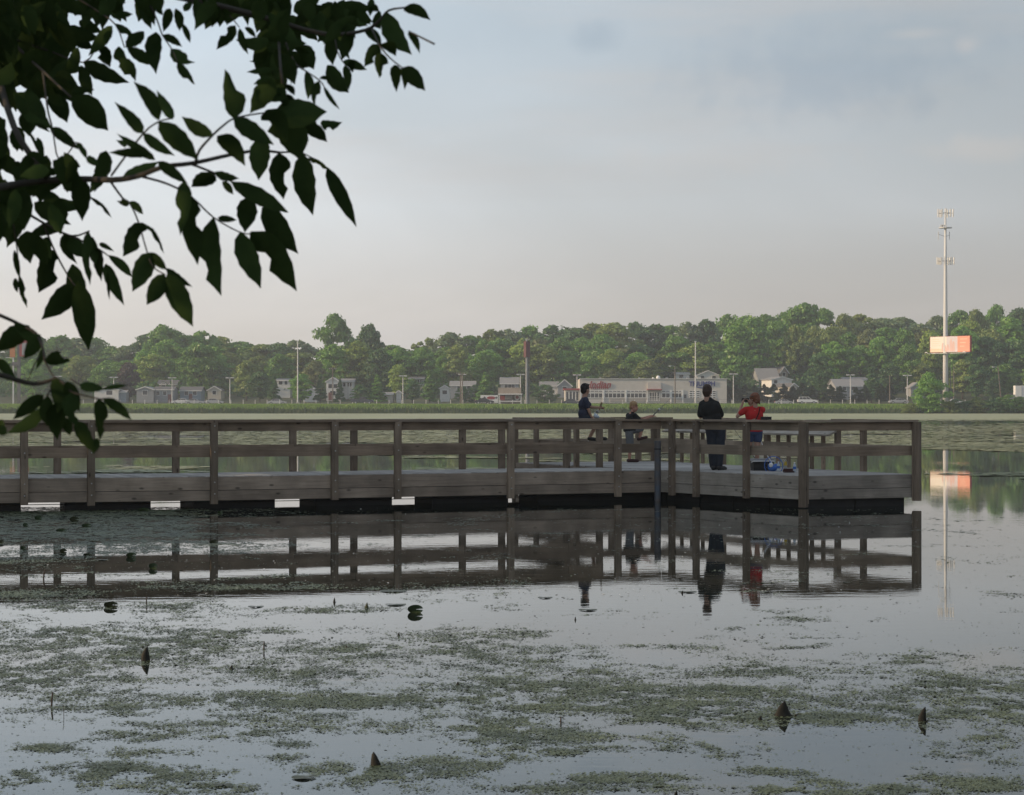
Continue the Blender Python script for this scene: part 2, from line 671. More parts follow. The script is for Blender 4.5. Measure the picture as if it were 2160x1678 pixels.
# ------------------------------------------------------------------ the road on the far shore
M_asphalt = pmat("asphalt", (0.05, 0.05, 0.052), (0.065, 0.063, 0.06), scale=1.5, rough=0.9)
M_paint_white = pmat("road_paint", (0.62, 0.6, 0.55), (0.5, 0.49, 0.45), scale=2, rough=0.8)
rb = MB()
rb.box((0, 551.5, 2.14), (1200, 11, 0.22))
road = tag(rb.build("road", M_asphalt), "grey asphalt road running along the far shore", "road", kind="structure")
lm = MB()
for k in range(-60, 60):
    lm.box((k * 9.0, 551.5, 2.256), (3.0, 0.12, 0.004))
lm.box((0, 546.6, 2.256), (1200, 0.12, 0.004))
lm.box((0, 556.4, 2.256), (1200, 0.12, 0.004))
lmo = lm.build("lane_marking", M_paint_white, road)
lmo["kind"] = "stuff"

# ------------------------------------------------------------------ floating mats far out (lily pads and weed, too many to count)
M_mat_far = pmat("weed_far", (0.36, 0.35, 0.17), (0.22, 0.235, 0.11), scale=0.08, rough=0.55, spec=0.38, detail=8)
def flat_discs(name, px_, py_, rad, tilt, z, material, nseg=6, lift=0.0):
    n = len(px_)
    ang = np.linspace(0, 2 * np.pi, nseg, endpoint=False)[None, :] + rng.uniform(0, 6.28, (n, 1))
    rr = rad[:, None] * rng.uniform(0.7, 1.15, (n, nseg))
    x = px_[:, None] + np.cos(ang) * rr
    y = py_[:, None] + np.sin(ang) * rr
    tx, ty = rng.normal(0, tilt, (n, 1)), rng.normal(0, tilt, (n, 1))
    zz = z + lift * rng.random((n, 1)) + np.maximum(-z * 0.5, tx * np.cos(ang) * rr + ty * np.sin(ang) * rr + np.abs(tx) * rr * 0.6)
    v = np.stack([x, y, zz], 2).reshape(-1, 3)
    f = np.arange(n * nseg, dtype=np.int32)
    return link(name, np_mesh(name, v, f, nseg, material))

n_try = 230000
dd = 52 * (330 / 52.0) ** rng.random(n_try)
half = 0.235 * dd + 8
xx = rng.uniform(-1, 1, n_try) * half
cov = 1.12 * sstep(93, 112, dd) * (1 - 0.8 * sstep(212, 235, dd) * (1 - sstep(290, 318, dd)))
cov = cov + 0.10 * (1 - sstep(93, 112, dd))
cov = cov + 0.3 * sstep(150, 180, dd)
nn = noise2(xx * 0.16, dd * 0.17, 3, 6, 0.62)
keep = (nn > 0.69 - 0.30 * np.clip(cov, 0, 1.4)) & ~((dd < 64) & (xx < 4) & (xx > -14))
dd, xx = dd[keep], xx[keep]
pads = flat_discs("lily_pads", xx, dd, (0.08 + 0.16 * rng.random(len(dd)) ** 2) * (0.6 + dd / 170.0), 0.012, 0.008, M_mat_far, 7, 0.02)
tag(pads, "broken bands of floating lily pads in the open water beyond the pier", "lily pads", kind="stuff")

# the closed mat below the far bank, its near edge ragged
ex = np.arange(-170, 171, 1.0)
near_e = 305 + 26 * (noise2(ex * 0.03, ex * 0, 5, 4) - 0.5) + 12 * (noise2(ex * 0.3, ex * 0, 9, 3) - 0.5)
rows = np.linspace(0, 1, 60) ** 1.3
yy = near_e[None, :] * (1 - rows[:, None]) + 536 * rows[:, None]
zz = 0.012 + 0.03 * noise2(np.broadcast_to(ex, yy.shape) * 0.4, yy * 0.25, 2, 3)
zz[0, :] = -0.01
xg = np.broadcast_to(ex, yy.shape)
mv = np.stack([xg.ravel(), yy.ravel(), zz.ravel()], 1)
nx2 = len(ex)
ii, jj = np.meshgrid(np.arange(nx2 - 1), np.arange(len(rows) - 1))
a = (jj * nx2 + ii).ravel()
weed_mat = link("weed_mat", np_mesh("weed_mat", mv, np.stack([a, a + 1, a + nx2 + 1, a + nx2], 1).ravel(), 4, M_mat_far, True))
tag(weed_mat, "closed yellow green weed mat lying along the far shore", "weed", kind="stuff")

# ------------------------------------------------------------------ duckweed and algae on the near water: real flakes
def duck_density(px_, py_):
    """how much of the water is covered, from a plan of the mats (in picture units of the survey)"""
    d = np.zeros_like(px_)
    blobs = [  # centre x, y, half width, half height, amount
        (120, 1082, 330, 16, 1.25), (160, 1112, 280, 22, 1.2), (420, 1085, 120, 10, .7), (330, 1148, 260, 20, 1.0), (60, 1175, 130, 22, .75), (520, 1165, 90, 8, .6),
        (170, 1205, 130, 8, .35), (430, 1232, 260, 12, .8), (760, 1238, 130, 10, .5), (90, 1262, 190, 18, .75), (380, 1282, 170, 16, .75), (700, 1285, 150, 10, .7), (880, 1245, 90, 8, .4),
        (80, 1345, 190, 34, .72), (420, 1362, 170, 32, .9), (700, 1372, 220, 30, .55), (960, 1370, 150, 16, .75), (560, 1335, 160, 14, .45),
        (220, 1436, 180, 16, .62), (620, 1432, 240, 26, .62), (950, 1440, 170, 30, .6), (410, 1420, 90, 10, .5),
        (450, 1470, 170, 12, .55), (760, 1476, 240, 20, .8), (1000, 1480, 160, 16, .75), (240, 1462, 90, 10, .4),
        (1290, 1402, 210, 18, .55), (1500, 1416, 240, 20, .6), (1270, 1452, 260, 30, .85), (1620, 1456, 280, 26, .7), (1940, 1440, 240, 30, .6), (1990, 1380, 130, 12, .5), (2110, 1412, 90, 14, .45), (1480, 1358, 110, 10, .35), (1670, 1366, 60, 5, .4), (1150, 1366, 90, 12, .45), (1910, 1400, 90, 10, .5),
        (1180, 1496, 180, 18, .85), (1490, 1500, 250, 26, .85), (1720, 1512, 170, 26, .7), (1990, 1512, 80, 24, .85), (2140, 1506, 70, 34, .85),
        (1170, 1548, 200, 20, .9), (990, 1540, 120, 26, .75), (1420, 1548, 110, 18, .55), (1520, 1566, 30, 10, .7), (2130, 1560, 70, 20, .55), (1310, 1575, 150, 14, .55), (1160, 1582, 110, 10, .7),
        (260, 1552, 110, 16, .5), (80, 1574, 110, 18, .75), (230, 1588, 150, 14, .7), (460, 1560, 90, 8, .4), (180, 1622, 110, 26, .75), (350, 1632, 120, 18, .7), (620, 1572, 60, 8, .55), (520, 1550, 70, 8, .4), (20, 1640, 60, 20, .6),
        (600, 1610, 130, 14, .45), (720, 1630, 170, 22, .75), (900, 1620, 130, 28, .75), (1000, 1600, 90, 16, .55), (330, 1664, 200, 16, .6), (560, 1656, 90, 12, .5),
        (1240, 1640, 220, 14, .6), (1560, 1630, 130, 12, .55), (1680, 1646, 120, 12, .5), (1120, 1660, 190, 12, .6), (1330, 1664, 240, 14, .55), (1600, 1668, 230, 12, .75), (1900, 1666, 150, 14, .7), (2080, 1655, 120, 24, .8), (1980, 1640, 60, 10, .6), (2000, 1590, 60, 6, .45), (1830, 1575, 70, 5, .35),
        (1110, 1285, 60, 4, .35), (1270, 1290, 50, 4, .3), (1500, 1318, 70, 6, .45), (1680, 1312, 40, 4, .35), (1440, 1250, 40, 4, .5), (1330, 1355, 70, 6, .4)]
    for bx, by, hw, hh, am in blobs:
        q = ((px_ - bx) / hw) ** 2 + ((py_ - by) / hh) ** 2
        d = np.maximum(d, am * np.exp(-q * 0.9))
    return d

n_try = 4200000
yv = HY + (1068 - HY) + (1700 - 1068) * rng.random(n_try) ** 0.95
dd = FPX * CAM_H / (yv - HY)
pxv = rng.uniform(-60, 2220, n_try)
xx = gx(pxv, dd)
den = duck_density(pxv + 110 * (noise2(xx * 1.1, dd * 0.6, 4, 3) - 0.5) * 2, yv + 24 * (noise2(xx * 0.8, dd * 0.7, 6, 3) - 0.5) * 2)
grain = noise2(xx * 1.5, dd * 1.25, 1, 7, 0.70)
fine = noise2(xx * 7.0, dd * 5.0, 8, 4, 0.65)
den = np.maximum(den, 0.42 * sstep(1310, 1350, yv) * (1 - sstep(1490, 1540, yv)) * (1 - sstep(1100, 1300, pxv)))
den = np.maximum(den, 0.38 * sstep(1400, 1440, yv) * (1 - sstep(1520, 1570, yv)))
den = np.maximum(den, 1.0 * (1 - sstep(1125, 1150, yv)) * (1 - sstep(330, 520, pxv)))
val = den * 0.74 + (grain - 0.5) * 1.25
prob = np.clip((val - 0.10) * 1.9, 0, 1) ** 1.4 * np.clip(0.36 + (fine - 0.41) * 3.4, 0, 1)
prob = np.maximum(prob, 0.005 * (0.25 + den))
keep = rng.random(n_try) < prob * (0.62 + 0.38 * (yv < 1260))
# not on the pier's floats
keep &= ~((yv < 1074) & ((pxv > 430) | (yv < 1070)))
dd_k, xx_k = dd[keep], xx[keep]
M_duck = pmat("duckweed", (0.136, 0.162, 0.080), (0.064, 0.084, 0.046), scale=1.8, rough=0.5, spec=0.4, detail=8)
rad = (0.0034 + 0.0066 * rng.random(len(dd_k)) ** 2.5) * (0.55 + dd_k / 20.0) * (1 + 0.4 * sstep(30, 36, dd_k))
duck = flat_discs("duckweed", xx_k, dd_k, rad, (0.11 - 0.085 * sstep(24, 36, dd_k))[:, None], 0.002, M_duck, 5, 0.002)
tag(duck, "patches of duckweed and algae floating on the near water", "duckweed", kind="stuff")
print("duck flakes", len(dd_k), "pads", len(pads.data.polygons))

# pale seeds and bubbles drifting in front of the pier
n_s = 1500
yv = 1068 + 190 * rng.random(n_s)
pxv = rng.uniform(0, 1940, n_s)
dd = FPX * CAM_H / (yv - HY)
M_seed = pmat("seed_fluff", (0.5, 0.5, 0.46), (0.4, 0.4, 0.36), rough=0.8)
k_ = (noise2(gx(pxv, dd) * 0.35, dd * 0.25, 12, 3) > 0.47)
seeds = flat_discs("floating_seeds", gx(pxv, dd)[k_], dd[k_], 0.006 + 0.014 * rng.random(k_.sum()) ** 3, 0.1, 0.004, M_seed, 5, 0.004)
tag(seeds, "tiny pale seeds and bubbles drifting in front of the pier", "seeds", kind="stuff")

# ------------------------------------------------------------------ far bank: grass on the slope, taller reeds at the water
def blades(name, n, xr, yr, hfun, wfun, material, zfun=None, spread=0.35):
    x = rng.uniform(xr[0], xr[1], n)
    y = rng.uniform(yr[0], yr[1], n)
    z = ground_z(x, y) - 0.05
    h = hfun(x, y)
    w = wfun(n)
    th = rng.uniform(0, np.pi, n)
    dx, dy = np.cos(th) * w / 2, np.sin(th) * w / 2
    lx, ly = rng.normal(0, spread, n) * h, rng.normal(0, spread, n) * h
    v = np.empty((n, 4, 3))
    v[:, 0] = np.stack([x - dx, y - dy, z], 1)
    v[:, 1] = np.stack([x + dx, y + dy, z], 1)
    v[:, 2] = np.stack([x + dx * 0.55 + lx, y + dy * 0.55 + ly, z + h * 0.95], 1)
    v[:, 3] = np.stack([x - dx * 0.45 + lx * 1.1, y - dy * 0.45 + ly * 1.1, z + h], 1)
    return link(name, np_mesh(name, v.reshape(-1, 3), np.arange(4 * n), 4, material))
M_bank = leafmat("bank_grass_leaf", (0.17, 0.30, 0.045), (0.25, 0.37, 0.08), 0.45, 0.25, 0)
M_reed_shaded = leafmat("reed_leaf_shaded", (0.045, 0.085, 0.035), (0.07, 0.11, 0.042), 0.25, 0.2, 0)  # darker green puts the shade low on the bank into the reeds' colour
bank_grass = blades("bank_grass", 44000, (-150, 100), (536.0, 546.2),
                    lambda x, y: (0.22 + 0.42 * noise2(x * 0.25, y * 0.4, 21, 3)) * (0.7 + 0.5 * rng.random(len(x))) * (1 - 0.35 * sstep(540, 545, y)), lambda n: rng.uniform(0.10, 0.3, n), M_bank)
tag(bank_grass, "bright green unmown grass on the bank below the road", "grass", kind="stuff")
reeds = blades("reeds", 30000, (-150, 99), (532.0, 536.8),
               lambda x, y: (0.55 + 0.85 * noise2(x * 0.3, y * 0.2, 23, 3)) * (0.7 + 0.5 * rng.random(len(x))), lambda n: rng.uniform(0.08, 0.25, n), M_reed_shaded, spread=0.12)
tag(reeds, "shade-darkened reeds standing in the water along the far bank", "reeds", kind="stuff")
M_near_grass = leafmat("near_grass_leaf", (0.05, 0.08, 0.02), (0.08, 0.1, 0.03), 0.3, 1.5, 0)

# ------------------------------------------------------------------ the evening air
def haze_box():
    m = bpy.data.materials.new("haze")
    m.use_nodes = True
    t = m.node_tree
    t.nodes.clear()
    o = t.nodes.new("ShaderNodeOutputMaterial")
    v = t.nodes.new("ShaderNodeVolumePrincipled")
    v.inputs["Color"].default_value = (0.86, 0.9, 0.95, 1)
    v.inputs["Density"].default_value = HAZE_DENSITY
    v.inputs["Anisotropy"].default_value = 0.2
    t.links.new(v.outputs[0], o.inputs["Volume"])
    b = MB()
    b.box((0, 560, 31.5), (1560, 1300, 68))
    return tag(b.build("haze", m), "thin evening haze over the lake and shore", "haze", kind="stuff")
HAZE_DENSITY = 0.0003
haze_box()
# ------------------------------------------------------------------ the fishing pier
W_BOARD = wood("weathered_board", (0.212, 0.167, 0.129), (0.317, 0.255, 0.200))
W_POST = wood("weathered_post", (0.165, 0.126, 0.092), (0.248, 0.194, 0.146))
W_DECK = wood("deck_plank", (0.33, 0.312, 0.288), (0.43, 0.41, 0.385), 0.14)  # weathered grey, with the deck's grazing sheen put into the colour
W_PALE = wood("pale_board", (0.255, 0.225, 0.188), (0.355, 0.32, 0.275), 0.12)
W_SUNLIT = wood("sunlit_rail_board", (0.205, 0.162, 0.120), (0.285, 0.232, 0.178))  # low sun on the platform rails, put into the wood colour
W_RAIL = wood("rail_board", (0.182, 0.135, 0.097), (0.270, 0.205, 0.151))
M_FLOAT = pmat("black_float", (0.012, 0.012, 0.013), (0.02, 0.02, 0.02), scale=3, rough=0.6)
M_STEEL = pmat("galvanised_bolt", (0.45, 0.45, 0.44), (0.35, 0.35, 0.34), rough=0.4, metallic=0.7)

DECK = 0.63
NEAR = [Vector((-17.5, 40.1)), Vector((-9.57, 42.55)), Vector((-5.74, 43.7)), Vector((-0.05, 46.5)), Vector((3.15, 48.0))]
A, B, C, D, E = Vector((3.15, 48.0)), Vector((5.64, 44.15)), Vector((7.98, 45.2)), Vector((3.5, 55.7)), Vector((0.10, 54.4))
WALK_W = 2.3
pier = thing("fishing_pier", "long weathered wooden fishing pier with railings and a wide end platform", "pier", (0, 46, 0))
PL = Vector((0, 46, 0))

_bm_cache = {}
def board(name, p0, p1, w, h, material, parent=pier, up=(0, 0, 1), origin=PL):
    """a board from p0 to p1 (centre line), local x along it; w sideways, h along up"""
    p0, p1 = Vector(p0), Vector(p1)
    d = p1 - p0
    ln_ = d.length
    d.normalize()
    s = Vector(up).cross(d).normalized()
    u = d.cross(s)
    key = (round(ln_, 2), round(w, 3), round(h, 3), material.name)
    if key not in _bm_cache:
        _bm_cache[key] = MB().box((0, 0, 0), (ln_, w, h)).mesh(name, material)
    o = link(name, _bm_cache[key], parent)
    mt = Matrix((d, s, u)).transposed().to_4x4()
    mt.translation = (p0 + p1) / 2 - origin
    o.matrix_local = mt
    return o

def v3(p, z):
    return Vector((p[0], p[1], z))
def perp(d):
    return Vector((-d[1], d[0]))

# deck planks: across the walkway, then across the end platform
PLANK = 0.142
far_line = []
for i in range(len(NEAR)):
    d0 = (NEAR[min(i + 1, len(NEAR) - 1)] - NEAR[max(i - 1, 0)]).normalized()
    far_line.append(NEAR[i] + perp(d0) * WALK_W)
F = Vector((1.95, 49.95))
far_line[-1] = F
plank_mesh = MB().box((0, 0, 0), (1.0, PLANK - 0.008, 0.04)).mesh("plank", W_DECK)
def plank(p0, p1, z):
    d = (p1 - p0)
    o = link("plank", plank_mesh, pier)
    o.location = Vector(((p0[0] + p1[0]) / 2, (p0[1] + p1[1]) / 2, z)) - PL
    o.rotation_euler = (0, 0, math.atan2(d[1], d[0]))
    o.scale = (d.length, 1, 1)
for i in range(len(NEAR) - 1):
    a0, a1, b0, b1 = NEAR[i], NEAR[i + 1], far_line[i], far_line[i + 1]
    n_ = max(1, int((a1 - a0).length / PLANK))
    if i == 0:
        k0 = int(n_ * 0.45)
    else:
        k0 = 0
    for k in range(k0, n_):
        t = (k + 0.5) / n_
        plank(a0.lerp(a1, t), b0.lerp(b1, t), DECK - 0.02 + random.uniform(-0.003, 0.003))
def cut(p, q, o, n):
    """where line pq crosses the line of points with (x-o).n = 0"""
    t = (o - p).dot(n) / (q - p).dot(n)
    return p + (q - p) * t
vdir = (D - C).normalized()
length_bar = (D - C).length
n_ = int((length_bar + 1.1) / PLANK)
for k in range(n_):
    s_ = -1.0 + (k + 0.5) * PLANK
    o_ = C + vdir * s_
    nn_ = vdir
    r_ = o_ if 0 <= s_ <= length_bar else (cut(B, C, o_, nn_) if s_ < 0 else D)
    if s_ > length_bar:
        break
    # left border: B-A, then A-E
    pl_ = None
    for (p, q) in ((B, A), (A, E), (E, D)):
        den_ = (q - p).dot(nn_)
        if abs(den_) < 1e-6:
            continue
        t = (o_ - p).dot(nn_) / den_
        if 0 <= t <= 1:
            pl_ = p + (q - p) * t
            break
    if pl_ is None or (r_ - pl_).length < 0.15:
        continue
    plank(pl_, r_, DECK - 0.02 + random.uniform(-0.003, 0.003))

# posts, rails and fascia along one side
bolts = MB()
def side(pts, inward, fascia=True, top_rail=True, mid_rail=True, cap=True, skip_first_post=False, skip_last_post=False, rail_mat=None, fas_mat=None, cap_ext=0.0, skirt=0.167):
    """pts: plan points of the posts, in order; inward: unit vector to the deck side of the edge"""
    rail_mat = rail_mat or W_RAIL
    fas_mat = fas_mat or W_BOARD
    for i, p in enumerate(pts):
        if (i == 0 and skip_first_post) or (i == len(pts) - 1 and skip_last_post):
            continue
        d = (pts[min(i + 1, len(pts) - 1)] - pts[max(i - 1, 0)]).normalized()
        q = p - inward * 0.07
        board("post", v3(q, 0.11 + random.uniform(-0.03, 0.03)), v3(q, 1.665), 0.135, 0.09, W_POST, up=(inward[0], inward[1], 0))
        for z in (1.60, 1.10, 0.52, 0.3):
            b_ = q - inward * 0.048
            bolts.box((b_[0] - PL[0], b_[1] - PL[1], z), (0.022, 0.022, 0.022), rz=math.atan2(d[1], d[0]))
    for i in range(len(pts) - 1):
        p, q = pts[i], pts[i + 1]
        d = (q - p).normalized()
        g = d * 0.004
        rin = inward * 0.02
        if fascia:
            fi = inward * -0.002
            board("fascia_board", v3(p + g + fi, 0.492), v3(q - g + fi, 0.492), 0.038, 0.25, fas_mat)
            board("fascia_board", v3(p + g + fi, (skirt + 0.357) / 2), v3(q - g + fi, (skirt + 0.357) / 2), 0.038, 0.357 - skirt, fas_mat)
        if top_rail:
            board("top_rail", v3(p + g + rin, 1.58), v3(q - g + rin, 1.58), 0.04, 0.165, rail_mat)
        if mid_rail:
            board("mid_rail", v3(p + g + rin, 1.095), v3(q - g + rin, 1.095), 0.04, 0.19, rail_mat)
        if cap:
            e0 = cap_ext if i == 0 else 0
            e1 = cap_ext if i == len(pts) - 2 else 0
            board("rail_cap", v3(p + g - d * e0, 1.686 + random.uniform(-.003, .003)), v3(q - g + d * e1, 1.686 + random.uniform(-.003, .003)), 0.20, 0.04, W_BOARD if random.random() < .6 else W_RAIL)

def on_line(px, p, q):
    """the point of line pq seen at picture column px"""
    k = (px - CX) / FPX
    t = (k * p[1] - p[0]) / ((q[0] - p[0]) - k * (q[1] - p[1]))
    return p + (q - p) * t
def on_poly(px, poly):
    for i in range(len(poly) - 1):
        k0, k1 = poly[i][0] / poly[i][1], poly[i + 1][0] / poly[i + 1][1]
        k = (px - CX) / FPX
        if k0 - 1e-9 <= k <= k1 + 1e-9:
            return on_line(px, poly[i], poly[i + 1])
    return None

near_px = [-330, -70, 49, 190, 449, 703, 836, 1074, 1300]
near_posts = [on_poly(px, NEAR) for px in near_px]
d_walk = (NEAR[-1] - NEAR[-2]).normalized()
in_walk = perp(d_walk)
side(near_posts + [A], in_walk, skip_last_post=True)
far_px = [-330, -130, 123, 373, 620, 749, 978, 1061, 1198]
far_posts = [on_poly(px, far_line) for px in far_px]
far_posts = [p for p in far_posts if p is not None] + [F]
side(far_posts, -in_walk, skirt=0.10)  # far skirt set lower to block mirrored sky in front of the gaps
# platform: near left flank A-B, front B-C
in_AB = -perp((B - A).normalized())
if in_AB.dot(C - B) < 0:
    in_AB = -in_AB
side([A, on_line(1423, A, B), on_line(1474, A, B), on_line(1580, A, B), B], in_AB, skip_first_post=True, skip_last_post=True, rail_mat=W_SUNLIT, fas_mat=W_PALE)  # paler fascia: sun caught by this flank put into the wood colour
in_BC = perp((C - B).normalized())
W_FRONT = wood("front_board", (0.205, 0.176, 0.148), (0.30, 0.262, 0.222), 0.1)
side([B, C], in_BC, cap_ext=0.05, fas_mat=W_FRONT)
# right flank C-D: ordinary rail for two bays, then lowered elbow rests on pickets
in_CD = perp((D - C).normalized())
c1, c2 = on_line(1815, C, D), on_line(1761, C, D)
m1, m2 = on_line(1612, C, D), on_line(1520, C, D)
m3 = on_line(1412, C, D)
side([C, c1, c2], in_CD, rail_mat=W_SUNLIT, skip_first_post=True)
side([c2, m1], in_CD, top_rail=False, cap=False, rail_mat=W_SUNLIT, skip_first_post=True)
side([m1, m2], in_CD, rail_mat=W_SUNLIT, skip_first_post=True)
side([m2, m3], in_CD, top_rail=False, cap=False, rail_mat=W_SUNLIT, skip_first_post=True)
side([m3, D], in_CD, rail_mat=W_SUNLIT, skip_first_post=True)
def pickets(pxs, p, q):
    for px in pxs:
        w_ = on_line(px, C, D) - in_CD * 0.03
        board("picket", v3(w_, 0.2), v3(w_, 1.40), 0.04, 0.12, W_RAIL, up=(vdir[0], vdir[1], 0))
    # sloping elbow shelf, low edge towards the deck
    a_, b_ = p - in_CD * 0.10, q - in_CD * 0.10
    upv = Vector((in_CD[0] * 0.40, in_CD[1] * 0.40, 0.92))
    d_ = (q - p).normalized() * 0.04
    board("elbow_shelf", v3(a_ + in_CD * 0.12 - d_, 1.43), v3(b_ + in_CD * 0.12 + d_, 1.43), 0.34, 0.04, W_PALE, up=upv)
pickets([1734, 1710, 1684, 1661, 1639, 1619], c2, m1)
pickets([1500, 1480, 1457, 1436, 1418], m2, m3)
# far end and the left flank of the platform
in_DE = perp((E - D).normalized())
side([D, on_line(1349, D, E), on_line(1292, D, E), on_line(1200, D, E), E], in_DE, rail_mat=W_SUNLIT)
in_EF = perp((F - E).normalized())
side([E, on_line(1137, E, F), on_line(1222, E, F), F], in_EF, skip_first_post=True, skip_last_post=True)
# heavy corner posts
for p, off in ((B, Vector((-0.0, -0.09))), (C, Vector((0.05, -0.05)))):
    q = p + off
    board("post", v3(q, 0.02 if p is B else 0.1), v3(q, 1.664), 0.15, 0.15, W_POST, up=(0.42, 0.9, 0))
bo = bolts.build("bolts", M_STEEL, pier)
bo["kind"] = "stuff"

# joists and floats under the deck
joist = MB()
for i in range(1, len(NEAR)):
    a0, a1, b0, b1 = NEAR[i - 1], NEAR[i], far_line[i - 1], far_line[i]
    for t_ in (0.12, 0.5, 0.88):
        joist.bar(v3(a0.lerp(b0, t_), 0.49) - PL, v3(a1.lerp(b1, t_), 0.49) - PL, 0.05, 0.2)
for t_ in (0.06, 0.3, 0.55, 0.8, 0.94):
    joist.bar(v3(B.lerp(C, t_), 0.48) - PL, v3(E.lerp(D, t_), 0.48) - PL, 0.05, 0.2)
joist.build("joists", W_POST, pier)
ripple_lines = MB()  # thin dark tube added to draw a ripple line across the bright gaps
for z_, q_ in ((0.118, 0.22),):
    ripple_lines.tube([v3(p_ + in_walk * q_, z_ + 0.012 * math.sin(k_ * 2.1)) - PL for k_, p_ in enumerate(NEAR[1:])], 0.008, 6)
ripple_lines.build("ripple_line", M_FLOAT, pier)
gaps_px = [(-225, -145), (44, 136), (318, 408), (580, 666), (827, 912), (1072, 1134)]
inset = in_walk * 0.35
float_line = [p + inset for p in NEAR]
ends = []
prev = on_poly(-320, float_line)
for g0, g1 in gaps_px:
    ends.append((prev, on_poly(g0, float_line)))
    prev = on_poly(g1, float_line)
ends.append((prev, A + inset))
for p, q in ends:
    if p is None or q is None:
        continue
    d_ = (q - p).normalized()
    n_ = perp(d_)
    mid = (p + q) / 2 + n_ * 0.45
    fm = MB().box((0, 0, 0.06), ((q - p).length, 0.9, 0.56)).mesh("float_box", M_FLOAT)
    link("float_box", fm, pier, (mid[0] - PL[0], mid[1] - PL[1], 0), (0, 0, math.atan2(d_[1], d_[0])))
def float_run(p, q, n_, depth, cnt):
    d_ = (q - p).normalized()
    ln_ = (q - p).length / cnt
    for k in range(cnt):
        c_ = p + d_ * (ln_ * (k + 0.5)) + n_ * (depth / 2)
        fm = MB().box((0, 0, 0.07), (ln_ - 0.03, depth, 0.54)).mesh("float_box", M_FLOAT)
        link("float_box", fm, pier, (c_[0] - PL[0], c_[1] - PL[1], 0), (0, 0, math.atan2(d_[1], d_[0])))
ib = 0.14
B2, C2 = B + in_BC * ib + (C - B).normalized() * 0.12, C + in_BC * ib - (C - B).normalized() * 0.12
float_run(B2, C2, in_BC, 1.0, 2)
float_run(A + in_AB * ib, B2 + in_AB * 0.05, in_AB, 1.1, 4)
float_run(C2 + vdir * 1.1, D - vdir * 0.2, in_CD, 1.2, 6)
float_run(D + in_DE * ib, E + in_DE * ib, in_DE, 1.0, 3)

# steel guide piles
M_PILE = pmat("blue_steel_pile", (0.075, 0.095, 0.125), (0.10, 0.085, 0.075), scale=5, rough=0.55, metallic=0.3)
M_PILE2 = pmat("grey_steel_pile", (0.13, 0.16, 0.18), (0.16, 0.16, 0.15), scale=5, rough=0.55, metallic=0.3)
def pile(x, y, top, r, mt, label):
    t = thing("guide_pile", label, "pile", (x, y, 0), 0, "steel piles holding the pier")
    MB().tube([(0, 0, -1.6), (0, 0, top)], r, 14).build("pipe", mt, t, smooth=False)
    MB().tube([(0, 0, top - 0.02), (0, 0, top + 0.015)], [r * 1.06, r * 1.06], 14).build("cap", mt, t)
    MB().tube([(0, 0, top - 0.17), (0, 0, top - 0.14)], [r * 1.05, r * 1.05], 14).build("collar", M_FLOAT, t)
pile(3.03, 47.35, 1.24, 0.068, M_PILE, "blue steel pile in front of the pier's inner corner")
pile(1.96, 50.75, 1.2, 0.07, M_PILE2, "grey steel pile behind the railing near the seated teenager")
# ------------------------------------------------------------------ trees of the far wood
T_COL = {
    "green": leafmat("crown_green", (0.085, 0.206, 0.039), (0.167, 0.313, 0.057), 0.3, 0.22),
    "fresh green": leafmat("crown_fresh", (0.110, 0.266, 0.039), (0.202, 0.378, 0.066), 0.32, 0.22),
    "dark green": leafmat("crown_dark", (0.049, 0.128, 0.043), (0.102, 0.200, 0.057), 0.25, 0.22),
    "olive": leafmat("crown_olive", (0.155, 0.225, 0.052), (0.239, 0.307, 0.081), 0.3, 0.22),
    "yellow green": leafmat("crown_yellow", (0.178, 0.281, 0.050), (0.280, 0.373, 0.077), 0.32, 0.22),
    "grey green": leafmat("crown_grey", (0.137, 0.212, 0.100), (0.207, 0.287, 0.134), 0.28, 0.22),
    "blackish green": leafmat("crown_cedar", (0.020, 0.047, 0.020), (0.035, 0.070, 0.028), 0.2, 0.22),
    "maroon": leafmat("crown_maroon", (0.059, 0.050, 0.046), (0.082, 0.068, 0.059), 0.2, 0.22),
    "brownish": leafmat("crown_brown", (0.132, 0.166, 0.065), (0.183, 0.214, 0.082), 0.25, 0.22),
}
M_BARK = pmat("bark", (0.07, 0.058, 0.045), (0.045, 0.038, 0.03), scale=6, rough=0.95, stretch=(1, 1, 0.2), bump=0.02)

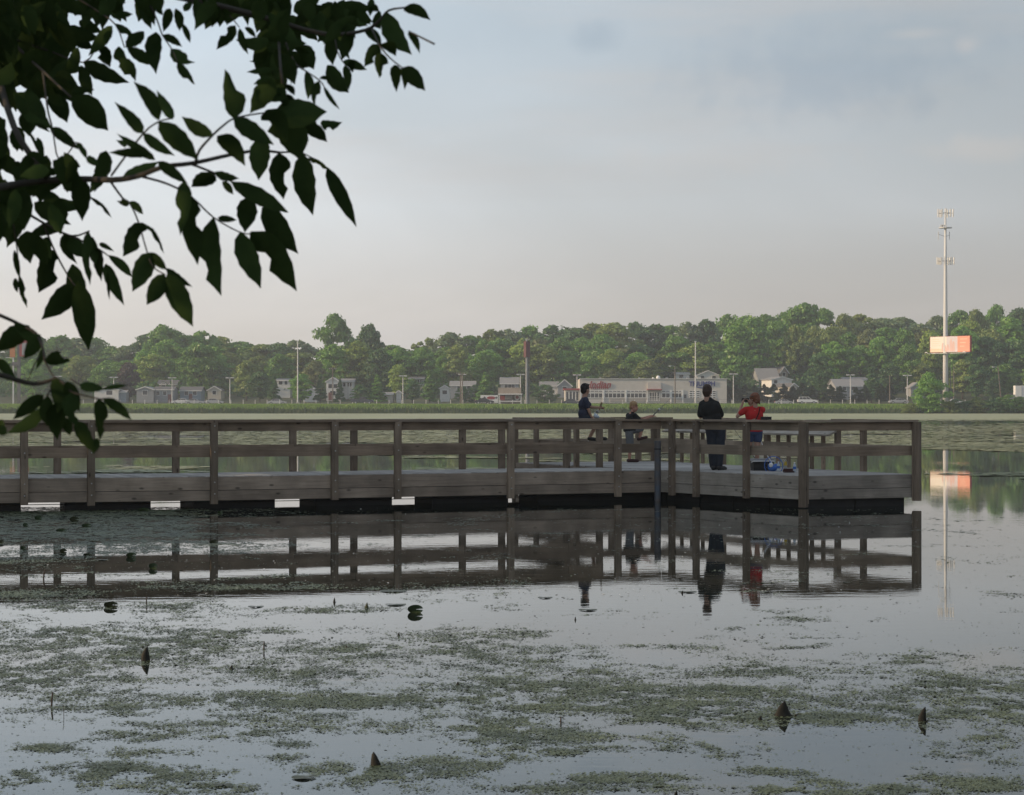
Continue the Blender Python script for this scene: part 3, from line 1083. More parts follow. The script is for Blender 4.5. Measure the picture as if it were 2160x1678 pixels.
def crown_mesh(seed, shape, n=6500, leaf=0.62):
    """foliage in metres: height 16, leaf sprays spread through lobes, with gaps"""
    r = np.random.default_rng(seed)
    lobes = []
    H = 16.0
    if shape == "round":
        nl, rx, zc, rz = 64, 5.3, 8.3, 7.8
    elif shape == "tall":
        nl, rx, zc, rz = 48, 3.4, 8.7, 7.5
    elif shape == "spread":
        nl, rx, zc, rz = 72, 7.0, 8.5, 7.5
    elif shape == "spiky":
        nl, rx, zc, rz = 70, 4.8, 8.8, 7.4
    elif shape == "conifer":
        nl, rx, zc, rz = 60, 3.6, 8.0, 8.0
    elif shape == "column":
        nl, rx, zc, rz = 40, 3.0, 8.0, 8.0
    else:  # bush
        nl, rx, zc, rz = 90, 7.5, 7.2, 8.6
    for k in range(nl):
        if shape == "conifer":
            t = r.random() ** 0.8
            a = r.uniform(0, 6.28)
            q = rx * (1 - t) * r.uniform(0.5, 0.95)
            lobes.append((math.cos(a) * q, math.sin(a) * q, 0.6 + t * 15.0, 0.55 + 1.1 * (1 - t), 0.6 + .3 * (1 - t)))
        elif shape == "column":
            t = r.random()
            a = r.uniform(0, 6.28)
            w_ = math.sin(math.pi * min(1, 0.25 + t * 0.78)) ** 0.7
            q = rx * w_ * r.uniform(0.4, 0.85)
            lobes.append((math.cos(a) * q, math.sin(a) * q, 0.5 + t * 15.0, 0.9 * w_ + .3, 1.3))
        else:
            a = r.uniform(0, 6.28)
            u = r.uniform(-0.95, 1)
            q = math.sqrt(max(0, 1 - u * u)) * r.uniform(0.3, 0.97)
            rad = r.uniform(1.1, 2.5) if shape != "spiky" else r.uniform(0.6, 1.3)
            el = r.uniform(0.8, 1.2) if shape != "spiky" else r.uniform(1.3, 2.6)
            lobes.append((math.cos(a) * q * rx, math.sin(a) * q * rx, zc + u * (rz - rad * 0.6), rad, rad * 0.8 * el))
    lb = np.array(lobes)
    idx = r.integers(0, nl, n)
    d = r.normal(size=(n, 3))
    d[:, 2] = np.abs(d[:, 2]) * 0.9 + d[:, 2] * 0.35
    d /= np.linalg.norm(d, axis=1)[:, None]
    rr = r.random(n) ** 0.33
    rr = np.where(r.random(n) < 0.25, rr * r.uniform(1.0, 1.35, n), rr)
    c = lb[idx, :3] + d * np.stack([lb[idx, 3], lb[idx, 3], lb[idx, 4]], 1) * rr[:, None]
    nrm = d + r.normal(size=(n, 3)) * 0.55
    nrm /= np.linalg.norm(nrm, axis=1)[:, None]
    t1 = np.cross(nrm, r.normal(size=(n, 3)))
    t1 /= np.linalg.norm(t1, axis=1)[:, None]
    t2 = np.cross(nrm, t1)
    s1 = leaf * r.uniform(0.45, 1.0, n)[:, None]
    s2 = leaf * r.uniform(0.3, 0.7, n)[:, None]
    v = np.empty((n, 4, 3))
    v[:, 0] = c - t1 * s1
    v[:, 1] = c - t2 * s2 * r.uniform(.6, 1, (n, 1)) + nrm * 0.1
    v[:, 2] = c + t1 * s1
    v[:, 3] = c + t2 * s2 * r.uniform(.6, 1, (n, 1)) - nrm * 0.1
    return np_mesh("crown", v.reshape(-1, 3), np.arange(4 * n), 4, T_COL["green"])

def trunk_mesh(seed, shape):
    r = random.Random(seed)
    b = MB()
    top = 8.5 if shape not in ("conifer", "column") else 13
    b.tube([(0, 0, -1.5), (0, 0, 0.3), (r.uniform(-.2, .2), r.uniform(-.2, .2), 4), (r.uniform(-.4, .4), r.uniform(-.4, .4), top)], [0.5, 0.36, 0.28, 0.10], 7)
    if shape not in ("conifer", "column"):
        for k in range(5):
            a = k * 1.26 + r.uniform(-.4, .4)
            z0 = r.uniform(3.0, 6.5)
            q = r.uniform(2.0, 3.4)
            b.tube([(0, 0, z0), (math.cos(a) * q * .5, math.sin(a) * q * .5, z0 + 1.8), (math.cos(a) * q, math.sin(a) * q, z0 + 4)], [0.18, 0.12, 0.05], 5)
    return b.mesh("trunk", M_BARK)

VARIANTS = {}
for shape, cnt in (("round", 4), ("tall", 3), ("spread", 2), ("spiky", 3), ("conifer", 2), ("column", 2), ("bush", 3)):
    VARIANTS[shape] = [(crown_mesh(100 + 17 * k + len(shape) * 7, shape), trunk_mesh(k + len(shape), shape)) for k in range(cnt)]

LANDMARKS = [(36, "red roadside sign"), (225, "white gabled home"), (318, "grey gabled home"), (405, "parked silver sedan"), (485, "twin lamp post"), (628, "tall thin mast"),
             (706, "white porch house"), (766, "dark pickup"), (875, "white railings"), (972, "paired timber poles"), (1030, "white trailer"), (1111, "red pylon sign"), (1264, "red script sign"), (1381, "shop entrance"),
             (1467, "tall white mast"), (1547, "lamp post beside shop"), (1625, "big grey house"), (1703, "white wagon"), (1794, "long grey house"), (1914, "lamp by shore bush"), (1994, "cell tower"), (2110, "leaning pole")]
SHAPE_WORD = {"round": "round", "tall": "tall narrow", "spread": "broad spreading", "spiky": "ragged topped", "conifer": "pointed conifer", "column": "columnar cedar", "bush": "bushy low"}
TREES = []     # (object, px, row, colour, shape)

def tree(px, py_top, d, colour, shape, row, width=None, base=None):
    x = gx(px, d)
    z0 = float(ground_z(x, d)) if base is None else base
    h = gz(py_top, d) - z0
    cm, tm = random.choice(VARIANTS[shape])
    t = thing(("conifer" if shape in ("conifer", "column") else "tree"), "", "tree", (x, d, z0), random.uniform(0, 6.28), "trees on the far shore")
    k = h / 16.0
    w0 = {"round": 13, "tall": 8.5, "spread": 17.5, "spiky": 12, "conifer": 8, "column": 7, "bush": 16}[shape]
    kw = (width / FPX * d) / w0 if width else k * random.uniform(0.9, 1.1)
    c = link("crown", cm, t, scale=(kw, kw, k), material=T_COL[colour])
    link("trunk", tm, t, scale=(k, k, k))
    TREES.append([t, px, row, colour, shape])
    return t

# skyline of the wood as surveyed: picture column, top
SKY = [(-60, 715), (0, 722), (90, 712), (135, 714), (185, 702), (230, 735), (262, 726), (290, 716), (340, 690), (385, 694), (410, 706), (440, 700), (475, 704), (500, 714), (560, 718), (600, 722), (650, 724), (700, 700), (770, 700), (830, 728), (868, 736), (895, 716), (930, 702), (960, 700), (1000, 704), (1040, 690), (1080, 692), (1120, 685), (1180, 690), (1230, 690), (1290, 682), (1340, 680), (1400, 688), (1450, 680), (1500, 668), (1550, 660), (1600, 672), (1640, 652), (1700, 643), (1760, 655), (1800, 660), (1840, 672), (1900, 668), (1935, 684), (1965, 670), (2030, 650), (2080, 643), (2120, 641), (2150, 652), (2230, 660)]
sky_x, sky_y = [p[0] for p in SKY], [p[1] for p in SKY]
def skyline(px):
    return float(np.interp(px, sky_x, sky_y))

# back row
px = -45.0
while px < 2215:
    col = random.choice(["green", "green", "dark green", "grey green", "olive"])
    shp = random.choice(["round", "spread", "spiky", "spread", "round"])
    if 640 < px < 780:
        px += 24
        continue
    tree(px, skyline(px) + random.uniform(0, 12), random.uniform(712, 745), col, shp, "back", random.uniform(84, 135))
    px += random.uniform(32, 50)
# the big tree and its ragged neighbour standing above the rest
tree(706, 667, 700, "green", "spread", "back", 128)
tree(778, 692, 690, "dark green", "spiky", "back", 78)
tree(1700, 642, 705, "green", "spread", "back", 130)
tree(345, 688, 700, "green", "round", "back", 110)
# middle row
px = -40.0
while px < 2215:
    col = random.choice(["green", "fresh green", "fresh green", "olive", "yellow green", "dark green", "green", "brownish"])
    shp = random.choice(["round", "round", "tall", "spread", "spiky"])
    tree(px, skyline(px) + random.uniform(22, 58), random.uniform(662, 690), col, shp, "middle", random.uniform(66, 105))
    px += random.uniform(33, 50)
HOUSE_SPOTS = [(199, 250, 606), (251, 266, 607), (288, 324, 604), (325, 366, 606), (332, 374, 650), (380, 424, 612), (438, 466, 630), (583, 612, 640), (640, 668, 612), (688, 716, 622), (716, 746, 634), (800, 828, 600), (863, 894, 655), (836, 846, 602), (928, 948, 614), (950, 1002, 634), (1056, 1094, 640), (1140, 1178, 640), (1176, 1206, 634), (1426, 1454, 655), (1470, 1518, 650), (1600, 1644, 652), (1643, 1664, 660), (1626, 1672, 628), (1664, 1684, 612), (1762, 1826, 618), (1780, 1830, 640), (1922, 1950, 625)]     # plots kept clear of the bigger front trees
# front row, each as it stands in the photograph
for px, top, w, col, shp, d in [
    (-30, 745, 80, "dark green", "round", 625), (70, 760, 62, "fresh green", "round", 610), (118, 790, 60, "dark green", "round", 612), (165, 752, 70, "olive", "round", 632), (212, 775, 60, "green", "round", 622),
    (272, 766, 58, "maroon", "round", 622), (322, 748, 86, "yellow green", "round", 636), (420, 726, 100, "green", "round", 612), (376, 760, 46, "fresh green", "tall", 606), (462, 772, 66, "dark green", "round", 612), (520, 762, 66, "olive", "round", 622), (548, 786, 58, "dark green", "round", 612),
    (578, 792, 34, "dark green", "conifer", 600), (634, 790, 58, "fresh green", "round", 598), (590, 748, 70, "green", "round", 636), (676, 790, 34, "dark green", "conifer", 600), (664, 762, 60, "brownish", "round", 632), (702, 728, 70, "fresh green", "round", 645), (752, 722, 72, "yellow green", "tall", 640), (717, 800, 26, "dark green", "conifer", 601),
    (756, 784, 60, "green", "round", 612), (762, 812, 50, "dark green", "bush", 598), (796, 792, 44, "fresh green", "conifer", 598), (800, 738, 70, "dark green", "round", 640), (836, 738, 84, "fresh green", "round", 632), (842, 772, 46, "yellow green", "tall", 606), (870, 800, 40, "dark green", "round", 603),
    (906, 782, 44, "green", "conifer", 600), (890, 734, 70, "green", "round", 640), (935, 752, 50, "fresh green", "round", 620), (965, 732, 62, "olive", "tall", 616), (1000, 812, 40, "dark green", "bush", 602), (1030, 740, 88, "fresh green", "round", 622), (1024, 786, 50, "green", "conifer", 600), (975, 815, 34, "dark green", "bush", 602),
    (1092, 732, 60, "yellow green", "tall", 620), (1140, 728, 110, "olive", "round", 626), (1100, 800, 36, "olive", "round", 612), (1150, 812, 60, "dark green", "bush", 600), (1190, 742, 80, "green", "round", 640), (1240, 752, 70, "green", "round", 650), (1290, 738, 76, "yellow green", "round", 650), (1345, 745, 80, "fresh green", "round", 655), (1290, 782, 60, "brownish", "round", 630), (1365, 760, 66, "olive", "round", 640), (1412, 772, 50, "dark green", "round", 634),
    (1432, 740, 66, "olive", "round", 650), (1500, 740, 66, "green", "round", 655), (1556, 688, 76, "fresh green", "tall", 640), (1590, 672, 70, "green", "tall", 645), (1540, 790, 58, "dark green", "round", 600), (1578, 770, 70, "green", "tall", 612), (1608, 742, 60, "grey green", "round", 668),
    (1690, 728, 88, "grey green", "round", 622), (1728, 745, 66, "dark green", "round", 636), (1760, 722, 80, "fresh green", "round", 640), (1680, 790, 44, "dark green", "tall", 604), (1735, 800, 40, "dark green", "column", 600), (1838, 776, 52, "dark green", "conifer", 600), (1815, 730, 76, "green", "round", 640), (1856, 712, 76, "fresh green", "round", 645), (1880, 770, 60, "dark green", "round", 622), (1915, 730, 70, "green", "round", 640), (1946, 768, 60, "olive", "round", 630), (1965, 702, 60, "yellow green", "tall", 650),
    (2030, 690, 88, "fresh green", "round", 640), (2030, 762, 60, "olive", "tall", 620), (2082, 712, 88, "dark green", "round", 640), (2060, 770, 60, "dark green", "round", 616), (2098, 795, 46, "dark green", "bush", 604), (2140, 720, 90, "dark green", "round", 640), (2120, 770, 70, "green", "round", 620), (2190, 735, 90, "green", "round", 630), (1440, 812, 30, "dark green", "bush", 620)]:
    for h0, h1, hd in HOUSE_SPOTS:
        if 603.5 < d < hd + 9 and px + w * .42 > h0 and px - w * .42 < h1:
            d = hd + 12
    tree(px, top, d, col, shp, "front", w)

# cedars planted in a hedge row behind the road
hedge_px = [1532, 1553, 1572, 1592, 1612, 1632, 1653, 1673, 1693, 1713, 1752, 1772, 1806, 1824, 1858, 1876]
for k, px in enumerate(hedge_px):
    d = 590 + random.uniform(-2, 2)
    tree(px, 813 + random.uniform(-6, 6), d, "blackish green", "column", "hedge", random.uniform(32, 42))

# bushes on the near edge of the right bank
tree(1962, 786, 534.5, "fresh green", "bush", "shore", 86, base=0.1)
for px, top, w, col in [(2003, 848, 50, "olive"), (2020, 842, 58, "dark green"), (2042, 846, 62, "dark green"), (2064, 838, 66, "olive"), (2088, 844, 60, "dark green"), (2108, 838, 64, "dark green"), (2130, 833, 64, "green"), (2154, 837, 66, "dark green"), (2182, 833, 70, "olive"), (1918, 850, 40, "olive")]:
    tree(px, top, random.uniform(532.5, 536), col, "bush", "shore", w, base=-0.6)

# the undergrowth between the trunks of the wood
def undergrowth():
    n = 26000
    y = rng.uniform(640, 720, n)
    x = rng.uniform(-0.24, 0.24, n) * y
    top = 1.2 + 4.2 * noise2(x * 0.08, y * 0.08, 31, 3)
    z = ground_z(x, y) + top * rng.random(n) ** 0.8
    c = np.stack([x, y, z], 1)
    nr = rng.normal(size=(n, 3))
    nr /= np.linalg.norm(nr, axis=1)[:, None]
    t1 = np.cross(nr, rng.normal(size=(n, 3)))
    t1 /= np.linalg.norm(t1, axis=1)[:, None]
    t2 = np.cross(nr, t1)
    s1, s2 = rng.uniform(.35, .85, (n, 1)), rng.uniform(.25, .6, (n, 1))
    v = np.empty((n, 4, 3))
    v[:, 0], v[:, 1], v[:, 2], v[:, 3] = c - t1 * s1, c - t2 * s2, c + t1 * s1, c + t2 * s2
    o = link("undergrowth", np_mesh("undergrowth", v.reshape(-1, 3), np.arange(4 * n), 4, T_COL["dark green"]))
    tag(o, "dark undergrowth filling the wood between the tree trunks", "undergrowth", kind="stuff")
undergrowth()

# a label for each tree: colour, form, row and the landmark it stands next to
def nearest(px):
    return min(LANDMARKS, key=lambda q: abs(q[0] - px))
groups_ = {}
for rec in TREES:
    t, px, row, colour, shape = rec
    lx, ln_ = nearest(px)
    rel = ("behind" if row != "shore" else "in front of") if abs(px - lx) < 13 else ("left of" if px < lx else "right of")
    row_w = {"back": "in the back row", "middle": "in the middle row", "front": "in the front row", "hedge": "in roadside hedge", "shore": "on the waterline"}[row]
    noun = {"conifer": "", "column": ""}.get(shape, " shrub" if row == "shore" and not (1950 < px < 1980) else " tree")
    groups_.setdefault((colour, shape, row_w, rel, ln_, noun), []).append((px, t))
for (colour, shape, row_w, rel, ln_, noun), lst in groups_.items():
    lst.sort(key=lambda q: q[0])
    base_l = f"{colour} {SHAPE_WORD[shape]}{noun} {row_w}, {rel} {ln_}"
    for k, (px, t) in enumerate(lst):
        if len(lst) == 1:
            pre = ""
        elif len(lst) == 2:
            pre = ("left hand ", "right hand ")[k]
        elif len(lst) == 3:
            pre = ("leftmost ", "middle ", "rightmost ")[k]
        else:
            pre = ("first ", "second ", "third ", "fourth ", "fifth ", "sixth ")[k]
        t["label"] = pre + base_l
        if " shrub" in noun:
            t["category"] = "shrub"
            t["group"] = "shrubs along the water's edge"
            t.name = "shrub"
        elif 1950 < px < 1980 and "water" in row_w:
            del t["group"]
        elif shape == "column":
            t["group"] = "cedars in the hedge row" if "hedge" in row_w else "trees on the far shore"

# ------------------------------------------------------------------ houses
M_WHITE = pmat("white_siding", (0.66, 0.65, 0.62), (0.58, 0.57, 0.54), scale=1.5, rough=0.7)
M_CREAM = pmat("cream_siding", (0.50, 0.47, 0.40), (0.44, 0.41, 0.35), scale=1.5, rough=0.7)
M_GREY = pmat("grey_siding", (0.30, 0.31, 0.32), (0.25, 0.26, 0.27), scale=1.5, rough=0.75)
M_BLUEGREY = pmat("blue_siding", (0.25, 0.30, 0.34), (0.21, 0.26, 0.30), scale=1.5, rough=0.75)
M_TAN = pmat("tan_siding", (0.34, 0.28, 0.22), (0.29, 0.24, 0.19), scale=1.5, rough=0.75)
M_ROOF = pmat("shingle_grey", (0.15, 0.145, 0.14), (0.11, 0.108, 0.105), scale=3, rough=0.9)
M_ROOF2 = pmat("shingle_pale", (0.30, 0.29, 0.28), (0.25, 0.245, 0.24), scale=3, rough=0.85)
M_GLASS = pmat("window_glass", (0.03, 0.035, 0.04), (0.04, 0.045, 0.05), scale=1, rough=0.08, spec=0.5)
M_TRIM = pmat("white_trim", (0.74, 0.73, 0.70), (0.68, 0.67, 0.64), scale=2, rough=0.6)
M_DOOR = pmat("door_paint", (0.22, 0.10, 0.08), (0.18, 0.08, 0.07), scale=2, rough=0.6)

def house(label, px0, px1, py_eave, py_ridge, d, wall, roof, gable=False, depth=8.0, windows=(), door=None, porch=False, rz=0.0, cat="house"):
    """gable: the triangular end faces the lake; otherwise the ridge runs along the shore.
    windows: (fraction along the front, picture row of the middle, width m, height m)"""
    xc = gx((px0 + px1) / 2, d)
    w = gx(px1, d) - gx(px0, d)
    z0 = float(ground_z(xc, d + depth / 2)) - 0.5
    ze, zr = gz(py_eave, d), gz(py_ridge, d)
    t = thing("house" if cat == "house" else "mobile_home", label, cat, (xc, d, z0), rz, "houses among the trees")
    he, hr = ze - z0, zr - z0
    b = MB()
    b.box((0, depth / 2, he / 2), (w, depth, he))
    if gable:
        b.add([(-w / 2, 0, he), (w / 2, 0, he), (0, 0, hr), (-w / 2, depth, he), (w / 2, depth, he), (0, depth, hr)], [(0, 1, 2), (4, 3, 5)])
    else:
        b.add([(-w / 2, 0, he), (-w / 2, depth, he), (-w / 2, depth / 2, hr), (w / 2, 0, he), (w / 2, depth, he), (w / 2, depth / 2, hr)], [(1, 0, 2), (3, 4, 5)])
    b.build("wall", wall, t)
    rf = MB()
    o = 0.3
    if gable:
        for s in (-1, 1):
            e_, r_ = Vector((s * (w / 2 + o), 0, he - o * (hr - he) / (w / 2))), Vector((0, 0, hr))
            rf.add([(e_.x, -o, e_.z + .03), (e_.x, depth + o, e_.z + .03), (0, depth + o, hr + .03), (0, -o, hr + .03),
                    (e_.x, -o, e_.z + .17), (e_.x, depth + o, e_.z + .17), (0, depth + o, hr + .17), (0, -o, hr + .17)],
                   [(0, 1, 2, 3), (7, 6, 5, 4), (0, 3, 7, 4), (1, 0, 4, 5), (2, 1, 5, 6)])
    else:
        k = (hr - he) / (depth / 2)
        for (y0, y1) in ((-o, depth / 2), (depth + o, depth / 2)):
            ze_ = he - o * k
            rf.add([(-w / 2 - o, y0, ze_ + .03), (w / 2 + o, y0, ze_ + .03), (w / 2 + o, y1, hr + .03), (-w / 2 - o, y1, hr + .03),
                    (-w / 2 - o, y0, ze_ + .17), (w / 2 + o, y0, ze_ + .17), (w / 2 + o, y1, hr + .17), (-w / 2 - o, y1, hr + .17)],
                   [(0, 1, 2, 3), (7, 6, 5, 4), (0, 4, 5, 1), (1, 5, 6, 2), (3, 7, 4, 0)])
    ro = rf.build("roof", roof, t)
    tr = MB()
    if gable:
        for s in (-1, 1):
            tr.bar((s * (w / 2 + o), -o - .03, he - o * (hr - he) / (w / 2) + .08), (0, -o - .03, hr + .08), 0.06, 0.24)
    else:
        tr.box((0, -o - .04, he - o * k + .07), (w + 2 * o, 0.06, 0.2))
    tr.build("trim", M_TRIM, t)
    for fx, py, ww, wh in windows:
        zc = gz(py, d) - z0
        xw = -w / 2 + fx * w
        fr = MB()
        for s in (-1, 1):
            fr.box((xw + s * (ww / 2 + .05), -0.03, zc), (0.1, 0.06, wh + .2))
            fr.box((xw, -0.03, zc + s * (wh / 2 + .05)), (ww, 0.06, 0.1))
        wn = fr.build("window", M_TRIM, t)
        MB().box((xw, -0.012, zc), (ww, 0.02, wh)).build("pane", M_GLASS, wn)
    if door is not None:
        xw = -w / 2 + door * w
        MB().box((xw, -0.03, 1.55), (0.95, 0.06, 2.1)).build("door", M_DOOR, t)
    if porch:
        pm = MB()
        for s in np.linspace(-0.5, 0.5, 5):
            pm = MB().box((s * w * 0.94, -1.6, he / 2), (0.16, 0.16, he))
            pm.build("porch_post", M_TRIM, t)
        MB().box((0, -0.95, he + .1), (w, 1.9, 0.16)).build("porch_roof", M_TRIM, t)
    return t

house("small white gabled mobile home with one dark window", 199, 250, 824, 817, 606, M_WHITE, M_ROOF, True, 9, [(.62, 829, 1.6, 1.1)], cat="mobile home")
house("teal grey shed wall beside the small white home", 251, 266, 828, 825, 607, M_BLUEGREY, M_ROOF2, False, 4, cat="shed")
house("grey mobile home with white edged gable and shuttered window", 288, 324, 823, 817, 604, M_GREY, M_ROOF2, True, 10, [(.5, 829, 1.3, 1.1)], cat="mobile home")
house("low grey wing of homes right of the white edged gable", 325, 366, 823, 817, 606, M_GREY, M_ROOF, False, 8, [(.2, 830, .9, 1), (.55, 830, .9, 1)], .8, cat="mobile home")
house("brown roofed house on the slope above the grey homes", 332, 374, 812, 803, 650, M_TAN, M_ROOF, False, 8, [(.3, 813, 1, .9), (.7, 813, 1, .9)])
house("blue grey house in the shade behind the parked silver sedan", 380, 424, 825, 817, 612, M_BLUEGREY, M_ROOF, False, 8, [(.3, 830, 1, 1), (.7, 830, 1, 1)], .5)
house("dim cream house behind the trees near the twin lamp post", 438, 466, 824, 816, 630, M_CREAM, M_ROOF, True, 8, [(.5, 829, 1, 1)])
house("white house with a flat edge left of the tall mast", 583, 612, 804, 800, 640, M_WHITE, M_ROOF2, False, 8, [(.3, 808, 1, 1), (.7, 808, .8, 1)])
house("pale gabled home between the round tree and the conifer", 640, 668, 824, 817, 612, M_WHITE, M_ROOF2, True, 8, [(.5, 830, .9, 1)])
house("white two storey house with clapboard front behind small conifers", 688, 716, 806, 797, 622, M_WHITE, M_ROOF2, True, 9, [(.3, 815, 1, 1.1), (.7, 815, 1, 1.1), (.5, 830, 1.5, 1.2)], .3)
house("white porch house with bright posts", 716, 746, 806, 800, 634, M_WHITE, M_ROOF2, False, 8, [(.3, 812, 1, 1), (.7, 812, 1, 1)], porch=True)
house("low beige mobile home behind the dark pickup", 800, 828, 833, 829, 600, M_CREAM, M_ROOF2, False, 6, [(.4, 839, 1, .8)], cat="mobile home")
house("small white house with railings above the conifer", 863, 894, 800, 796, 655, M_WHITE, M_ROOF, False, 8, [(.3, 805, .9, .9), (.7, 805, .9, .9)], porch=True)
house("narrow white shed right of the yellow green tree", 836, 846, 829, 825, 602, M_WHITE, M_ROOF2, True, 4, [], cat="shed")
house("small blue white gabled house between two conifers", 928, 948, 820, 814, 614, M_WHITE, M_ROOF, True, 8, [(.5, 828, 1.2, 1)])
house("pale grey house behind the pair of wooden poles", 950, 1002, 814, 805, 634, M_GREY, M_ROOF2, False, 8, [(.35, 818, 1, .9), (.75, 818, 1, .9)])
house("grey house with small dormer above the brown kiosk", 1056, 1094, 810, 797, 640, M_GREY, M_ROOF2, False, 9, [(.3, 815, .9, 1), (.5, 815, .9, 1), (.7, 815, .9, 1)])
house("white roofed house with a steep gable left of the shop", 1140, 1178, 815, 806, 640, M_WHITE, M_ROOF2, False, 9, [(.3, 820, 1, 1)])
house("grey gabled house close to the shop's left end", 1176, 1206, 815, 802, 634, M_GREY, M_ROOF2, True, 9, [(.5, 821, 1.2, 1.2)])
house("white house with dark window showing above the shop roof", 1426, 1454, 790, 786, 655, M_WHITE, M_ROOF2, False, 8, [(.4, 794, 1.2, 1)])
house("grey gabled house above the shop's blue lettering", 1470, 1518, 793, 783, 650, M_WHITE, M_ROOF2, True, 9, [(.25, 797, 1, 1), (.75, 797, 1, 1)])
house("large grey house with a long pale roof high on the slope", 1600, 1644, 800, 778, 652, M_GREY, M_ROOF2, False, 10, [(.3, 805, 1, 1), (.7, 805, 1, 1)], rz=0.1)
house("gabled house with a sunlit end above the white shed", 1643, 1664, 787, 775, 660, M_TAN, M_ROOF, True, 10, [(.5, 790, 1, 1)], rz=0.5)
house("white flat walled house with a brightly lit left end", 1626, 1672, 802, 796, 628, M_WHITE, M_ROOF2, True, 7, [(.2, 806, 1, .9)], rz=0.3)
house("low cream house with a glowing wall behind the cedars", 1664, 1684, 816, 810, 612, M_CREAM, M_ROOF, True, 6, [(.5, 823, 1.2, 1)], rz=0.6)
house("long pale grey house with brown roof behind the twin lamp post", 1762, 1826, 815, 801, 618, M_GREY, M_ROOF2, False, 9, [(.3, 820, 1, 1), (.6, 820, 1, 1)], rz=0.12)
house("second roof line stepping up behind the long grey house", 1780, 1830, 803, 797, 640, M_WHITE, M_ROOF2, False, 8, [(.5, 806, 1, .8)])
house("dim grey cottage behind the big shore bush", 1922, 1950, 818, 808, 625, M_GREY, M_ROOF2, True, 8, [(.5, 823, 1, 1)])

# ------------------------------------------------------------------ motorcycle shop
def text_mesh(s, size, material, extrude=0.05, shear=0.0, bold=0.0):
    cu = bpy.data.curves.new("lettering", 'FONT')
    cu.body = s
    cu.size = size
    cu.extrude = extrude
    cu.shear = shear
    cu.offset = bold
    cu.align_x = 'CENTER'
    o = bpy.data.objects.new("lettering", cu)
    COL.objects.link(o)
    dg = bpy.context.evaluated_depsgraph_get()
    me = bpy.data.meshes.new_from_object(o.evaluated_get(dg))
    bpy.data.objects.remove(o)
    me.materials.clear()
    me.materials.append(material)
    return me

M_STUCCO = pmat("pale_stucco", (0.56, 0.53, 0.48), (0.50, 0.475, 0.43), scale=0.7, rough=0.85)
M_RED = pmat("sign_red", (0.33, 0.055, 0.055), (0.28, 0.045, 0.045), scale=2, rough=0.5)
M_BLUE = pmat("sign_blue", (0.035, 0.05, 0.20), (0.03, 0.042, 0.17), scale=2, rough=0.5)
M_STONE = pmat("stone_band", (0.40, 0.37, 0.33), (0.33, 0.31, 0.28), scale=2.5, rough=0.9)
SD = 586.0
sx0, sx1 = gx(1223, SD), gx(1533, SD)
sz0 = float(ground_z(0, SD))
sw, szt = sx1 - sx0, gz(800, SD) - sz0
shop = thing("motorcycle_shop", "long pale flat roofed motorcycle shop with red and blue signs", "shop", ((sx0 + sx1) / 2, SD, sz0))
def sx(px):
    return gx(px, SD) - (sx0 + sx1) / 2
def sz(py):
    return gz(py, SD) - sz0
mb = MB()
mb.box((0, 9, szt / 2 - .3), (sw, 18, szt + .6))
mb.build("wall", M_STUCCO, shop)
MB().box((0, -0.02, szt + 0.06), (sw + .3, 0.5, 0.12)).build("coping", M_TRIM, shop)
MB().box((sx(1400), -0.05, sz(844.5)), (sx(1452) - sx(1226), 0.1, sz(840.5) - sz(848.5))).build("stone_base", M_STONE, shop)
def shop_window(x0, x1, y0, y1, n):
    f = MB()
    fw = 0.14
    X0, X1, Z0, Z1 = sx(x0), sx(x1), sz(y1), sz(y0)
    for k in range(n + 1):
        f.box((X0 + (X1 - X0) * k / n, -0.06, (Z0 + Z1) / 2), (fw, 0.12, Z1 - Z0))
    for z in (Z0, Z1):
        f.box(((X0 + X1) / 2, -0.061, z), (X1 - X0 + fw, 0.122, fw))
    w_ = f.build("window", M_TRIM, shop)
    for k in range(n):
        a_, b_ = X0 + (X1 - X0) * k / n, X0 + (X1 - X0) * (k + 1) / n
        MB().box(((a_ + b_) / 2, -0.02, (Z0 + Z1) / 2), (b_ - a_ - fw, 0.03, Z1 - Z0 - fw)).build("pane", M_GLASS, w_)
for x0, x1, n in ((1229, 1271, 5), (1275, 1318, 5), (1322, 1363, 5), (1396, 1413, 2), (1417, 1438, 3)):
    shop_window(x0, x1, 824.5, 827.5, n)
    shop_window(x0, x1, 830, 839.5, n)
# white piers between the windows
for px in (1224.5, 1273, 1320, 1366, 1415, 1440):
    MB().box((sx(px), -0.1, sz(836)), (0.35, 0.2, sz(823) - sz(849))).build("pier", M_TRIM, shop)
# entrance: raised blank panel, red awning, glazed doors
MB().box((sx(1380), -0.25, sz(814.5)), (sx(1394) - sx(1366), 0.5, sz(807.5) - sz(821.5))).build("blank_panel", M_STUCCO, shop)
MB().box((sx(1380), -0.9, sz(822.3)), (sx(1396) - sx(1365), 1.8, 0.22)).build("awning", M_RED, shop)
for a_, b_ in ((1370, 1375), (1375.5, 1380), (1380.5, 1385), (1386, 1391)):
    dr = MB()
    X0, X1, Z0, Z1 = sx(a_), sx(b_), sz(846.5), sz(828)
    for x_ in (X0, X1):
        dr.box((x_, -0.08, (Z0 + Z1) / 2), (0.12, 0.14, Z1 - Z0))
    for z_ in (Z0, Z1, (Z0 + Z1) / 2):
        dr.box(((X0 + X1) / 2, -0.081, z_), (X1 - X0, 0.142, 0.1))
    g_ = dr.build("door", M_TRIM, shop)
    MB().box(((X0 + X1) / 2, -0.03, (Z0 + Z1) / 2), (X1 - X0 - .1, 0.03, Z1 - Z0 - .1)).build("pane", M_GLASS, g_)
